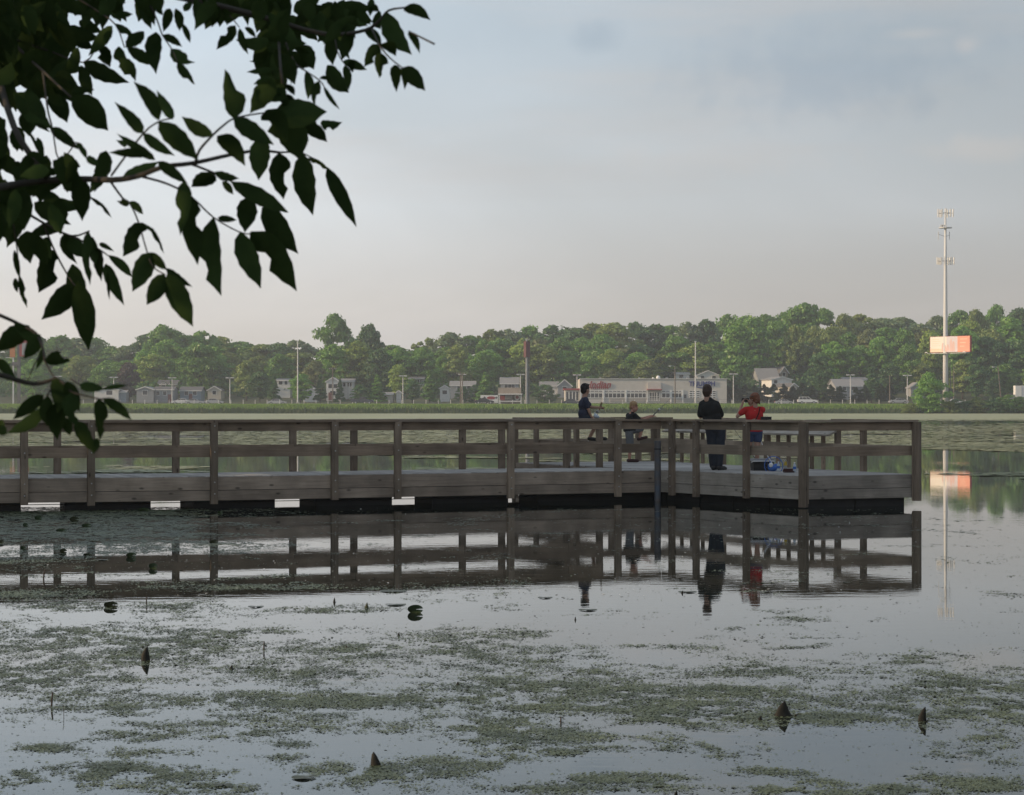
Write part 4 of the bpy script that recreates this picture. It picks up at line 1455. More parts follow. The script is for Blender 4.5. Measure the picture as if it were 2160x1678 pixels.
# side door and two garage doors with glazed rows
dd_ = MB().box((sx(1445), -0.04, sz(840)), (1.0, 0.08, sz(832) - sz(848))).build("side_door", M_GREY, shop)
MB().box((sx(1445), -0.09, sz(837)), (0.6, 0.02, 0.9)).build("pane", M_GLASS, dd_)
for x0, x1 in ((1454, 1476), (1489, 1510)):
    gd = MB().box((sx((x0 + x1) / 2), -0.03, sz(836.5)), (sx(x1) - sx(x0), 0.06, sz(824.5) - sz(848.5))).build("garage_door", M_TRIM, shop)
    for r_ in range(4):
        for c_ in range(3):
            xx_ = sx(x0 + (c_ + .5) * (x1 - x0) / 3)
            MB().box((xx_, -0.07, sz(826.5 + 4.4 * r_)), ((sx(x1) - sx(x0)) / 3 - .18, 0.03, 0.30)).build("pane", M_GLASS, gd)
# low glazed wing on the left with a red roof edge
wg = MB().box((sx(1207.5), 6, sz(836)), (sx(1222.5) - sx(1192), 10, sz(823.5) - sz(850))).build("wing", M_STUCCO, shop)
MB().box((sx(1206.5), 5.9, sz(821.6)), (sx(1223) - sx(1189.5), 11, 0.42)).build("wing_roof", M_RED, shop)
for a_, b_ in ((1194, 1200), (1201, 1207), (1208, 1214), (1215, 1221)):
    w_ = MB()
    X0, X1, Z0, Z1 = sx(a_), sx(b_), sz(846), sz(826)
    for x_ in (X0, X1):
        w_.box((x_, 0.95, (Z0 + Z1) / 2), (0.12, 0.14, Z1 - Z0))
    for z_ in (Z0, Z1):
        w_.box(((X0 + X1) / 2, 0.949, z_), (X1 - X0, 0.142, 0.12))
    g_ = w_.build("window", M_TRIM, shop)
    MB().box(((X0 + X1) / 2, 0.985, (Z0 + Z1) / 2), (X1 - X0 - .1, 0.03, Z1 - Z0 - .1)).build("pane", M_GLASS, g_)
# lettering
lt = text_mesh("Indian", 2.35, M_RED, 0.08, 0.28, 0.05)
link("red_lettering", lt, shop, (sx(1265), -0.14, sz(818)), (R(90), 0, 0))
fr_ = MB()
for k in range(9):
    fr_.box((sx(1247 + k * 4.4), -0.1, sz(819.4)), (0.20, 0.12, 0.5), taper=(1.8, 1))
fr_.box((sx(1264), -0.1, sz(817.6)), (4.9, 0.12, 0.16))
fr_.build("red_fringe", M_RED, shop)
lt = text_mesh("TRIUMPH", 1.62, M_BLUE, 0.08, 0.0, 0.05)
link("blue_lettering", lt, shop, (sx(1481), -0.14, sz(814.5)), (R(90), 0, 0))
sw_ = MB()
sw_.tube([(sx(1467), -0.12, sz(815.5)), (sx(1473), -0.12, sz(818)), (sx(1484), -0.12, sz(819)), (sx(1493), -0.12, sz(817.2))], [0.06, .15, .15, .05], 6)
sw_.build("blue_swoosh", M_BLUE, shop)
# roof equipment
for px, r_ in ((1391, 0.55), (1380, 0.28)):
    MB().ell((sx(px), 5, szt + r_ * 0.75), (r_, r_, r_), 12, 8).build("roof_vent", M_TRIM, shop, smooth=True)
for px in (1268, 1351, 1410, 1454):
    MB().box((sx(px), 6, szt + .25), (0.5, 0.5, 0.5)).build("roof_unit", M_GREY, shop)

# ------------------------------------------------------------------ poles, signs, cell tower
M_POLE = pmat("painted_steel", (0.64, 0.64, 0.62), (0.58, 0.58, 0.57), scale=2, rough=0.5)
M_POLE_D = pmat("dark_steel", (0.10, 0.10, 0.10), (0.13, 0.125, 0.12), scale=2, rough=0.6)
M_WPOLE = pmat("pole_timber", (0.17, 0.145, 0.115), (0.13, 0.11, 0.09), scale=3, rough=0.9, stretch=(1, 1, .15))
M_LENS = pmat("lamp_glass", (0.7, 0.7, 0.66), (0.66, 0.66, 0.62), rough=0.3)

def pole_base(px, d):
    x = gx(px, d)
    return x, float(ground_z(x, d)) - 0.05

def twin_lamp(px, py_top, d, label, mt=M_POLE, spread=5.5):
    x, z0 = pole_base(px, d)
    h = gz(py_top, d) - z0
    t = thing("twin_lamp_post", label, "lamp post", (x, d, z0), 0, "twin lamp posts of the car park")
    MB().tube([(0, 0, 0), (0, 0, h)], [0.13, 0.09], 8).build("pole", mt, t)
    MB().box((0, 0, 0.2), (0.5, 0.5, 0.4)).build("footing", M_STONE, t)
    s = spread * d / FPX
    MB().bar((-s, 0, h), (s, 0, h), 0.08, 0.08).build("crossarm", mt, t)
    for k in (-1, 1):
        hd = MB().box((k * s, -0.1, h - 0.05), (0.75, 0.6, 0.22)).build("lamp_head", M_POLE, t)
        MB().box((k * s, -0.12, h - 0.175), (0.6, 0.45, 0.03)).build("lens", M_LENS, hd)
twin_lamp(240, 796, 580, "twin lamp post above the small white gabled home")
twin_lamp(122, 794, 590, "twin lamp post hidden among the left hand leaves")
twin_lamp(363, 797, 600, "twin lamp post above the parked silver sedan")
twin_lamp(485, 797, 570, "twin lamp post in the dark gap left of the tall mast")
twin_lamp(850, 793, 566, "twin lamp post beside the yellow green tree and narrow shed")
twin_lamp(975, 790, 575, "twin lamp post just right of the pair of wooden poles")
twin_lamp(1098, 790, 580, "twin lamp post left of the red pylon sign")
twin_lamp(1217, 791, 600, "twin lamp post at the shop's left corner")
twin_lamp(1547, 789, 566, "twin lamp post right of the shop, by the cedars")
twin_lamp(1794, 791, 566, "twin lamp post in front of the long grey house")
twin_lamp(1914, 792, 566, "twin lamp post left of the big shore bush")

def mast(px, py_top, d, label, r=0.16):
    x, z0 = pole_base(px, d)
    h = gz(py_top, d) - z0
    t = thing("light_mast", label, "mast", (x, d, z0), 0, "tall light masts")
    MB().tube([(0, 0, 0), (0, 0, h)], [r * 1.25, r * 0.75], 10).build("pole", M_POLE, t)
    MB().box((0, 0, h + .1), (0.5, 0.4, 0.2)).build("lamp_head", M_POLE, t)
    MB().box((0, 0, 0.3), (0.8, 0.8, 0.6)).build("footing", M_STONE, t)
mast(628, 721, 566, "tall thin pale mast beside the round fresh green tree")
mast(1467, 722, 566, "tall white mast in front of the shop's blue lettering")

def timber_pole(px, py_top, d, label, lean=0.0, arm=False, lamp=False):
    x, z0 = pole_base(px, d)
    h = gz(py_top, d) - z0
    t = thing("utility_pole", label, "utility pole", (x, d, z0), 0, "timber utility poles by the road")
    MB().tube([(0, 0, -.3), (lean, 0, h)], [0.17, 0.11], 8).build("pole", M_WPOLE, t)
    if arm:
        MB().bar((lean - 1.0, 0, h - .5), (lean + 1.0, 0, h - .5), 0.1, 0.12).build("crossarm", M_WPOLE, t)
        for k in (-.9, -.45, .45, .9):
            MB().tube([(lean + k, 0, h - .44), (lean + k, 0, h - .22)], 0.05, 6).build("insulator", M_LENS, t)
    if lamp:
        MB().tube([(lean, 0, h - .4), (lean - .5, -.3, h), (lean - 1.2, -.6, h - .05)], 0.04, 6).build("lamp_arm", M_POLE, t)
        MB().box((lean - 1.35, -.65, h - .1), (0.6, 0.3, 0.18)).build("lamp_head", M_LENS, t)
timber_pole(971.5, 785, 568, "taller left one of the pair of timber poles", 0, True)
timber_pole(975.5, 787, 566, "shorter right one of the pair of timber poles", 0)
timber_pole(1424, 772, 566, "timber pole in front of the shop windows", 0, False, True)
timber_pole(1877, 792, 566, "bare timber pole right of the long grey house", 0)
timber_pole(2113, 774, 560, "leaning timber pole with small lamp near the white truck", -0.9, False, True)
timber_pole(2012, 775, 590, "dark timber pole right behind the cell tower", 0)
timber_pole(702, 775, 610, "timber pole behind the white two storey house", 0, True)

def red_pylon():
    d = 568.0
    x, z0 = pole_base(1111, d)
    t = thing("pylon_sign", "tall pylon with a narrow dark red sign box high up", "sign", (x, d, z0))
    h = gz(716, d) - z0
    zb = gz(754, d) - z0
    MB().tube([(0, 0, 0), (0, 0, h)], [0.34, 0.26], 10).build("pole", M_GREY, t)
    q = R(52)
    MB().box((0.05, 0, (h + zb) / 2 - .3), (1.7, 0.75, h - zb - .5), rz=q).build("sign_box", pmat("sign_maroon", (0.10, 0.018, 0.022), (0.08, 0.015, 0.02), rough=0.5), t)
    MB().box((-0.27, 0.26, (h + zb) / 2 - .3), (1.5, 0.03, h - zb - .9), rz=q).build("sign_face", pmat("sign_face_red", (0.12, 0.028, 0.026), (0.10, 0.024, 0.022), rough=0.5), t)
    MB().box((0.2, 0, h), (1.2, 0.4, 0.14)).build("top_lamp", M_LENS, t)
    MB().tube([(0.55, 0.1, 0), (0.55, 0.1, zb)], 0.16, 8).build("second_pole", M_POLE_D, t)
red_pylon()

def left_sign():
    d = 575.0
    x, z0 = pole_base(36, d)
    t = thing("roadside_sign", "tall two legged roadside sign with red and orange boxes behind leaves", "sign", (x, d, z0))
    s = lambda px: gx(px, d) - x
    zz = lambda py: gz(py, d) - z0
    for px in (28, 40):
        MB().box((s(px), 0, zz(720) / 2), (0.35 if px == 28 else 0.8, 0.35, zz(720))).build("leg", M_POLE if px == 28 else M_POLE_D, t)
    MB().box((s(27), -.3, zz(741)), (1.3, 0.5, zz(728) - zz(754))).build("orange_box", pmat("sign_orange", (0.50, 0.20, 0.07), (0.44, 0.17, 0.06), rough=0.5), t)
    MB().box((s(52), -.3, zz(733)), (2.4, 0.5, zz(713) - zz(752))).build("red_box", M_RED, t)
    MB().box((s(53), -.57, zz(737)), (1.4, 0.04, zz(724) - zz(750))).build("pale_panel", M_GREY, t)
    MB().box((s(34), -.3, zz(768)), (2.0, 0.4, 0.9)).build("lower_board", M_POLE_D, t)
    MB().box((s(20), -.2, zz(755)), (1.8, 0.15, 0.15)).build("lamp_arm", M_POLE, t)
left_sign()

def kiosk():
    d = 578.0
    x, z0 = pole_base(1075, d)
    t = thing("roadside_kiosk", "small brown kiosk with a white canopy beside the white trailer", "kiosk", (x, d, z0))
    s = lambda px: gx(px, d) - x
    zz = lambda py: gz(py, d) - z0
    MB().box((s(1075), 3, zz(825)), (s(1100) - s(1051), 4, zz(818) - zz(831.5))).build("upper_wall", M_TAN, t)
    MB().box((s(1076), 0.2, zz(832)), (s(1103) - s(1052), 4.5, 0.28)).build("canopy", M_TRIM, t)
    for px in (1053, 1099):
        MB().box((s(px), -1.6, zz(832) / 2), (0.25, 0.25, zz(832))).build("post", M_TRIM, t)
    MB().box((s(1075), 2.9, zz(832) / 2), (s(1099) - s(1052), 3, zz(832))).build("back_wall", M_POLE_D, t)
    MB().box((s(1060), 1.3, zz(840)), (1.2, 0.1, 1.2)).build("red_poster", M_RED, t)
    MB().box((s(1073), 1.3, zz(839)), (1.9, 0.1, 1.0)).build("grey_poster", M_GREY, t)
    MB().disc((s(1091), 1.25, zz(838.5)), 0.72, (0, -1, 0), 20).build("round_sign", M_TRIM, t)
    MB().disc((s(1091), 1.22, zz(838.5)), 0.42, (0, -1, 0), 20).build("round_sign_centre", M_RED, t)
    MB().box((s(1076), -1.6, zz(847)), (s(1099) - s(1053), 0.12, 0.25)).build("low_rail", M_TRIM, t)
kiosk()

def trailer():
    d = 563.0
    x, z0 = pole_base(1032, d)
    t = thing("box_trailer", "white box trailer with dark red script panel parked by the kiosk", "trailer", (x, d, z0))
    s = lambda px: gx(px, d) - x
    zz = lambda py: gz(py, d) - z0
    w = s(1051) - s(1014)
    MB().box((0, 1.2, (zz(834) + .55) / 2), (w, 2.4, zz(834) - .55)).build("box", M_TRIM, t)
    MB().ell((s(1036), -0.02, zz(840)), (1.05, 0.03, 0.42), 18, 8).build("red_emblem", M_RED, t)
    for px in (1022, 1047):
        MB().disc((s(px), -0.02, zz(839.5)), 0.28, (0, -1, 0), 12).build("dark_disc", M_POLE_D, t)
    for k in (-.5, .5):
        MB().tube([(k, -.05, .36), (k, .2, .36)], 0.36, 14).build("wheel", M_FLOAT, t)
    MB().bar((-w / 2, 1.2, .6), (-w / 2 - 1.2, 1.2, .5), .15, .12).build("drawbar", M_POLE_D, t)
trailer()

def tower():
    d = 600.0
    x = gx(1994.5, d)
    z0 = float(ground_z(x, d)) - .3
    t = thing("cell_tower", "tall white cell tower carrying antenna rings and a lit billboard", "tower", (x, d, z0))
    zz = lambda py: gz(py, d) - z0
    s = lambda px: gx(px, d) - x
    MB().tube([(0, 0, 0), (0, 0, zz(748)), (0, 0, zz(560)), (0, 0, zz(440))], [0.74, 0.66, 0.42, 0.22], 16).build("mast", M_POLE, t, smooth=True)
    def ring(py, r, n, hgt, name, skip=()):
        z = zz(py)
        a = MB()
        for k in range(3):
            q0 = 2 * math.pi * k / 3 + .5
            p = Vector((math.cos(q0) * r, math.sin(q0) * r, z))
            a.bar((0, 0, z - .15), p, 0.1, 0.1)
            tdir = Vector((-math.sin(q0), math.cos(q0), 0))
            a.bar(p - tdir * r * .75, p + tdir * r * .75, 0.09, 0.09)
        o_ = a.build("antenna_frame", M_POLE_D, t)
        for k in range(3):
            q0 = 2 * math.pi * k / 3 + .5
            p = Vector((math.cos(q0) * r, math.sin(q0) * r, z))
            tdir = Vector((-math.sin(q0), math.cos(q0), 0))
            for j in np.linspace(-.75, .75, n):
                c_ = p + tdir * r * j + Vector((math.cos(q0), math.sin(q0), 0)) * .15
                MB().box((c_.x, c_.y, c_.z), (0.2, 0.32, hgt), rz=q0).build("panel_antenna", M_TRIM, t)
    ring(450, 1.5, 3, 2.1, "top")
    ring(551, 1.7, 4, 1.9, "low")
    a = MB()
    z = zz(498)
    a.bar((-1.8, 0, z + .4), (0, 0, z - .2), .09, .09).bar((0, 0, z - .2), (1.1, 0.2, z + .2), .09, .09)
    a.build("antenna_arm", M_POLE_D, t)
    for p in ((-1.85, 0), (1.1, .2)):
        MB().tube([(p[0], p[1], z - 1.0), (p[0], p[1], z + 1.1)], 0.1, 8).build("whip_antenna", M_POLE, t)
    z = zz(481)
    MB().tube([(0, 0, z - .1), (0, 0, z + .1)], 1.75, 16).build("platform", M_POLE, t)
    for k in (-1.2, -.7, -.1):
        MB().tube([(k, -.9, z + .45), (k, -.5, z + .45)], 0.36, 14).build("drum_antenna", M_TRIM, t)
    for k in (0.85, 0.95):
        pass
    # cables and steps at the foot
    MB().tube([(.75, -.2, 0), (.75, -.2, zz(755))], 0.05, 6).build("cable_run", M_POLE_D, t)
    MB().tube([(1.6, 0.5, 0), (1.2, 0.4, zz(755))], 0.12, 8).build("side_pipe", M_POLE_D, t)
    # billboard, turned to the road on the left
    bw, bh = 13.4, gz(710, d) - gz(744, d)
    zc = (zz(710) + zz(744)) / 2
    bbp = MB().box((0, 0, 0), (bw, 0.7, bh)).mesh("billboard", pmat("sign_back", (0.30, 0.05, 0.04), (0.26, 0.045, 0.04), rough=0.6))
    bb = link("billboard", bbp, t, (s(2003), -1.6, zc), (0, 0, R(-50)))
    M_PRINT = pmat("print_white", (0.80, 0.76, 0.68), (0.78, 0.73, 0.64), scale=0.4, rough=0.6)
    M_PORANGE = pmat("print_orange", (0.80, 0.36, 0.25), (0.78, 0.33, 0.22), scale=0.5, rough=0.6)
    M_PPEACH = pmat("print_peach", (0.82, 0.62, 0.46), (0.8, 0.58, 0.42), scale=0.5, rough=0.6)
    M_PLILAC = pmat("print_lilac", (0.66, 0.60, 0.62), (0.64, 0.58, 0.60), scale=0.5, rough=0.6)
    M_PPINK = pmat("print_pink", (0.72, 0.50, 0.44), (0.68, 0.46, 0.42), scale=0.5, rough=0.6)
    y = -0.36
    def pr(fx0, fx1, fz0, fz1, mt, name="print", dy=0.0):
        MB().box(((fx0 + fx1) / 2 * bw - bw / 2, y - dy, (fz0 + fz1) / 2 * bh - bh / 2), ((fx1 - fx0) * bw, 0.01, (fz1 - fz0) * bh)).build(name, mt, bb)
    pr(.01, .42, .02, .98, M_PRINT, "white_print")
    pr(.42, .69, .02, .98, M_PLILAC, "lilac_print")
    pr(.69, .99, .02, .98, M_PORANGE, "orange_print")
    pr(.01, .42, .02, .24, M_PPEACH, "peach_print", .006)
    for k in range(4):
        pr(.05, .24 + .02 * (k % 2), .80 - k * .13, .82 - k * .13, M_PPEACH, "small_print", .006)
    for k in range(3):
        pr(.75, .92 - .03 * k, .78 - k * .22, .82 - k * .22, M_PPEACH, "small_print", .006)
    # a family in silhouette
    fm = MB()
    for cx_, h_ in ((.33, .52), (.38, .36), (.45, .42), (.53, .78), (.59, .62)):
        X = cx_ * bw - bw / 2
        fm.add([(X - .5, y - .012, -bh * .44), (X + .5, y - .012, -bh * .44), (X + .38, y - .012, -bh * .44 + bh * h_ * .8), (X - .38, y - .012, -bh * .44 + bh * h_ * .8)], [(0, 1, 2, 3)])
        fm.disc((X, y - .012, -bh * .44 + bh * h_ * .88), .3, (0, -1, 0), 12)
    fm.build("figure_print", M_PPINK, bb)
    wk = MB().box((0, -.9, -bh / 2 - .25), (bw * .98, 1.2, 0.14)).build("walkway", M_POLE, bb)
    for k in (-6.3, 0, 6.3):
        MB().bar((k, -.3, -bh / 2 - .2), (k, -2.2, -bh / 2 - .1), .07, .07).build("lamp_arm", M_POLE_D, bb)
        MB().box((k, -2.3, -bh / 2), (.7, .3, .2)).build("floodlight", M_LENS, bb)
tower()

# fence of pale posts along the road
def fence():
    d = 559.0
    t = thing("roadside_fence", "row of pale short posts with wire along the road", "fence", (0, d, 2.3))
    pm = MB().tube([(0, 0, -.3), (0, 0, 1.25)], 0.075, 6).mesh("post", M_POLE)
    px = 150.0
    xs_ = []
    while px < 2165:
        if not (1190 < px < 1300 or 1366 < px < 1396):
            x = gx(px, d)
            o = link("post", pm, t, (x, 0, float(ground_z(x, d)) - 2.3))
            xs_.append(x)
        px += 25.8 + random.uniform(-.6, .6)
    wr = MB()
    for z in (0.5, 1.1):
        wr.bar((gx(150, d), 0, z), (gx(2165, d), 0, z), 0.025, 0.025)
    wr.build("wire", M_POLE_D, t)
fence()

# ------------------------------------------------------------------ vehicles
M_TYRE = pmat("tyre", (0.02, 0.02, 0.02), (0.03, 0.03, 0.03), rough=0.85)
M_HUB = pmat("wheel_hub", (0.45, 0.45, 0.45), (0.4, 0.4, 0.4), rough=0.35, metallic=0.6)
M_CARGLASS = pmat("car_glass", (0.02, 0.023, 0.026), (0.03, 0.033, 0.036), rough=0.06, spec=0.5)
M_HEAD = pmat("headlight", (0.7, 0.7, 0.68), (0.65, 0.65, 0.62), rough=0.2)
M_TAIL = pmat("taillight", (0.4, 0.02, 0.02), (0.35, 0.02, 0.02), rough=0.25)
def paint(name, c):
    return pmat("paint_" + name, c, tuple(v * .93 for v in c), scale=0.6, rough=0.25, spec=0.5)
CAR = {
    # body outline, glasshouse outline (x along, z up), length, width
    "sedan": ([(-2.35, .35), (-2.35, .72), (-2.2, .92), (-1.55, .98), (1.0, .96), (1.9, .84), (2.3, .66), (2.35, .35)], [(-1.65, .96), (-1.05, 1.38), (-.3, 1.46), (.35, 1.40), (1.15, .96)], 1.76),
    "wagon": ([(-2.35, .45), (-2.38, .9), (-2.3, 1.08), (1.0, 1.08), (2.05, 1.0), (2.3, .8), (2.35, .45)], [(-2.25, 1.06), (-2.05, 1.68), (-1.2, 1.76), (.2, 1.74), (1.05, 1.06)], 1.84),
    "pickup": ([(-2.75, .5), (-2.75, 1.08), (-.75, 1.1), (1.25, 1.1), (2.4, 1.02), (2.65, .82), (2.7, .5)], [(-.8, 1.08), (-.62, 1.72), (.35, 1.76), (1.25, 1.08)], 1.9),
}
def car(kind, px, d, colour, label, face=1, cat="car", zoff=0.0, dark_cap=False):
    body, cab, w = CAR[kind]
    x = gx(px, d)
    z0 = (2.25 if d < 557 else float(ground_z(x, d))) + zoff
    t = thing({"sedan": "sedan", "wagon": "station_wagon", "pickup": "pickup_truck"}[kind], label, cat, (x, d, z0), 0, "cars along the far road")
    f = face
    def pf(pts):
        q = [(a * f, b) for a, b in pts]
        return q if f > 0 else q[::-1]
    bd = MB().prism(pf(body), (0, 0, 0), 'y', w)
    bo_ = bd.build("body", colour, t)
    top = [(a * .97, b) for a, b in cab]
    roof = MB().prism(pf([(a * .99, b + .012) for a, b in cab]), (0, 0, 0), 'y', w * .80)
    roof.build("roof", colour, t)
    zb_ = cab[0][1] + .06
    zt_ = max(b for a, b in cab) - .10
    def edge(z):
        # x-range of the glasshouse at height z
        lo, hi = None, None
        for (a0, b0), (a1, b1) in zip(cab, cab[1:]):
            if min(b0, b1) <= z <= max(b0, b1) and b0 != b1:
                xx_ = a0 + (a1 - a0) * (z - b0) / (b1 - b0)
                if lo is None:
                    lo = xx_
                hi = xx_
        return lo, hi
    l0, h0 = edge(zb_)
    l1, h1 = edge(zt_)
    n = 3 if kind != "pickup" else 2
    for sgn in (-1, 1):
        for k in range(n):
            a0, a1 = l0 + .12 + (h0 - l0 - .24) * k / n + .04, l0 + .12 + (h0 - l0 - .24) * (k + 1) / n - .04
            c0, c1 = l1 + .12 + (h1 - l1 - .24) * k / n + .04, l1 + .12 + (h1 - l1 - .24) * (k + 1) / n - .04
            yy_ = sgn * (w * .40 + .012)
            MB().add([(a0 * f, yy_, zb_), (a1 * f, yy_, zb_), (c1 * f, yy_, zt_), (c0 * f, yy_, zt_)], [(0, 1, 2, 3)]).build("side_window", M_CARGLASS, t)
    for (pa, pb) in ((cab[0], cab[1]), (cab[-1], cab[-2])):
        q = MB()
        o_ = .02 if pa is cab[-1] else -.02
        a0, b0, a1, b1 = pa[0] + o_, pa[1] + .06, pb[0] + o_, pb[1] - .04
        q.add([(a0 * f, -w * .36, b0), (a0 * f, w * .36, b0), (a1 * f, w * .34, b1), (a1 * f, -w * .34, b1)], [(0, 1, 2, 3)])
        q.build("windscreen", M_CARGLASS, t)
    L_ = body[-1][0]
    for a in (-L_ * .62, L_ * .62):
        for sgn in (-1, 1):
            y_ = sgn * (w / 2 - .08)
            wh = MB().tube([(a, y_ - .11, .34), (a, y_ + .11, .34)], .34, 16).build("wheel", M_TYRE, t)
            MB().tube([(a, y_ + sgn * .10, .34), (a, y_ + sgn * .125, .34)], .21, 12).build("hub", M_HUB, wh)
    for sgn in (-1, 1):
        MB().box((L_ * f * .985, sgn * w * .36, .68), (.12, .36, .16)).build("headlight", M_HEAD, t)
        MB().box((-L_ * f * .995, sgn * w * .38, .82), (.08, .3, .2)).build("taillight", M_TAIL, t)
    for zz_ in (0.5,):
        MB().box((0, 0, zz_), (L_ * 2.02, w * .98, .12)).build("bumper_strip", M_POLE_D, t)
    return t
P_SILVER, P_WHITE, P_DARK, P_BLACK = paint("silver", (0.42, 0.43, 0.44)), paint("white", (0.70, 0.70, 0.69)), paint("slate", (0.055, 0.064, 0.080)), paint("black", (0.02, 0.022, 0.026))
car("sedan", 411, 567, P_SILVER, "silver sedan with dark windows parked below the dense green tree", 1)
car("sedan", 382, 572, P_WHITE, "white sedan half hidden behind the silver sedan on the left", -1)
car("sedan", 452, 570, P_SILVER, "pale sedan parked in the shade near the dim cream house", 1)
car("sedan", 585, 565, P_SILVER, "silver sedan parked left of the tall thin mast", 1)
car("pickup", 765, 551, P_DARK, "dark pickup driving on the road below the round trees", 1, "pickup truck")
car("sedan", 1022, 550, P_BLACK, "dark sedan driving past the white box trailer", 1)
car("sedan", 1206, 563, P_DARK, "dark sedan parked at the shop's left wing", 1)
car("sedan", 1654, 562, P_SILVER, "pale silver sedan left of the white wagon", 1)
car("wagon", 1703, 550, P_WHITE, "white wagon driving on the road behind the grassy bank", 1)
car("sedan", 1895, 551, P_SILVER, "silver sedan entering behind the big shore bush", -1)
car("sedan", 2016, 562, P_WHITE, "white sedan parked at the foot of the cell tower", 1)

def white_truck():
    d = 585.0
    x, z0 = pole_base(2162, d)
    t = thing("box_truck", "tall white box truck at the right edge of the photo", "truck", (x, d, z0))
    zz = lambda py: gz(py, d) - z0
    s = lambda px: gx(px, d) - x
    MB().box((0, 1.2, (zz(814) + .9) / 2), (s(2182) - s(2142), 2.5, zz(814) - .9)).build("cargo_box", M_TRIM, t)
    MB().box((s(2134), 1.2, zz(836) / 2 + .3), (s(2141.5) - s(2126), 2.2, zz(830) - .6)).build("cab", M_GREY, t)
    MB().box((s(2132), .09, zz(832.5)), (1.0, .03, .6)).build("cab_window", M_CARGLASS, t)
    for k in (-3.2, 1.6):
        MB().tube([(k, -.1, .45), (k, .25, .45)], .45, 14).build("wheel", M_TYRE, t)
    for k in (-.8, .6):
        MB().box((k, -.09, zz(826)), (.08, .06, zz(816) - zz(838))).build("rib", M_GREY, t)
white_truck()
# ------------------------------------------------------------------ the ash tree on the near bank: its branches hang into the view
M_LEAF = leafmat("ash_leaf", (0.022, 0.038, 0.014), (0.036, 0.060, 0.019), 0.14, 9.0, 0.3, gloss=0.0)
M_TWIG = pmat("ash_twig", (0.05, 0.045, 0.036), (0.035, 0.03, 0.025), scale=30, rough=0.9)
M_ASHBARK = pmat("ash_bark", (0.075, 0.066, 0.055), (0.045, 0.04, 0.034), scale=12, rough=0.95, stretch=(1, 1, .2), bump=0.01)
ash = thing("ash_tree", "ash tree whose dark leafy branches hang in at the top left", "tree", (-1.9, 4.6, 0.5))
AO = Vector((-1.9, 4.6, 0.5))

def depth_at(px, py):
    return 4.55 + 0.28 * math.sin(px * 0.011 + 0.6) + 0.22 * math.sin(py * 0.013 + px * 0.004) + (0.25 if py < 150 else 0.0) - (0.55 if py > 640 else 0.0)
def tp(px, py, extra=0.0):
    return at(px, py, depth_at(px, py) + extra) - AO

LR = random.Random(5)
def leaf_mesh(base, tip, width, tilt, curl, droop, serr):
    """one leaflet: blade folded along its midrib, drooping, toothed"""
    base, tip = Vector(base), Vector(tip)
    ax = tip - base
    ln_ = ax.length
    ax.normalize()
    view = (base + AO - Vector((0, 0, CAM_H))).normalized()
    s = ax.cross(view).normalized()
    nrm = s.cross(ax).normalized()
    q = Matrix.Rotation(tilt, 3, ax)
    s, nrm = q @ s, q @ nrm
    n = 9
    vs, fs = [], []
    hw = width / 2 / max(0.45, abs(math.cos(tilt)))
    pk, bite = LR.uniform(.66, .92), (LR.uniform(.3, .8) if LR.random() < .16 else None)
    bside = LR.random() < .5
    for i in range(n + 1):
        t = i / n
        w = math.sin(math.pi * min(1.0, t ** pk * 0.985 + .012)) ** 0.82 * hw
        if t > 0.8:
            w *= 1 - ((t - 0.8) / 0.2) * 0.55
        tooth = 1 + serr * (1 if i % 2 else -1)
        mid = base + ax * (ln_ * t) + nrm * (-droop * ln_ * (t - .5) ** 2 + droop * ln_ * .25) + s * (curl * ln_ * math.sin(math.pi * t) * .5)
        fold = 0.30 * w
        if bite is not None and abs(t - bite) < .13:
            wl, wr = (w * .35, w) if bside else (w, w * .35)
        else:
            wl, wr = w, w
        vs += [mid - s * wl * tooth + nrm * fold, mid, mid + s * wr * (2 - tooth) + nrm * fold]
    for i in range(n):
        a = 3 * i
        fs += [(a, a + 1, a + 4, a + 3), (a + 1, a + 2, a + 5, a + 4)]
    return vs, fs

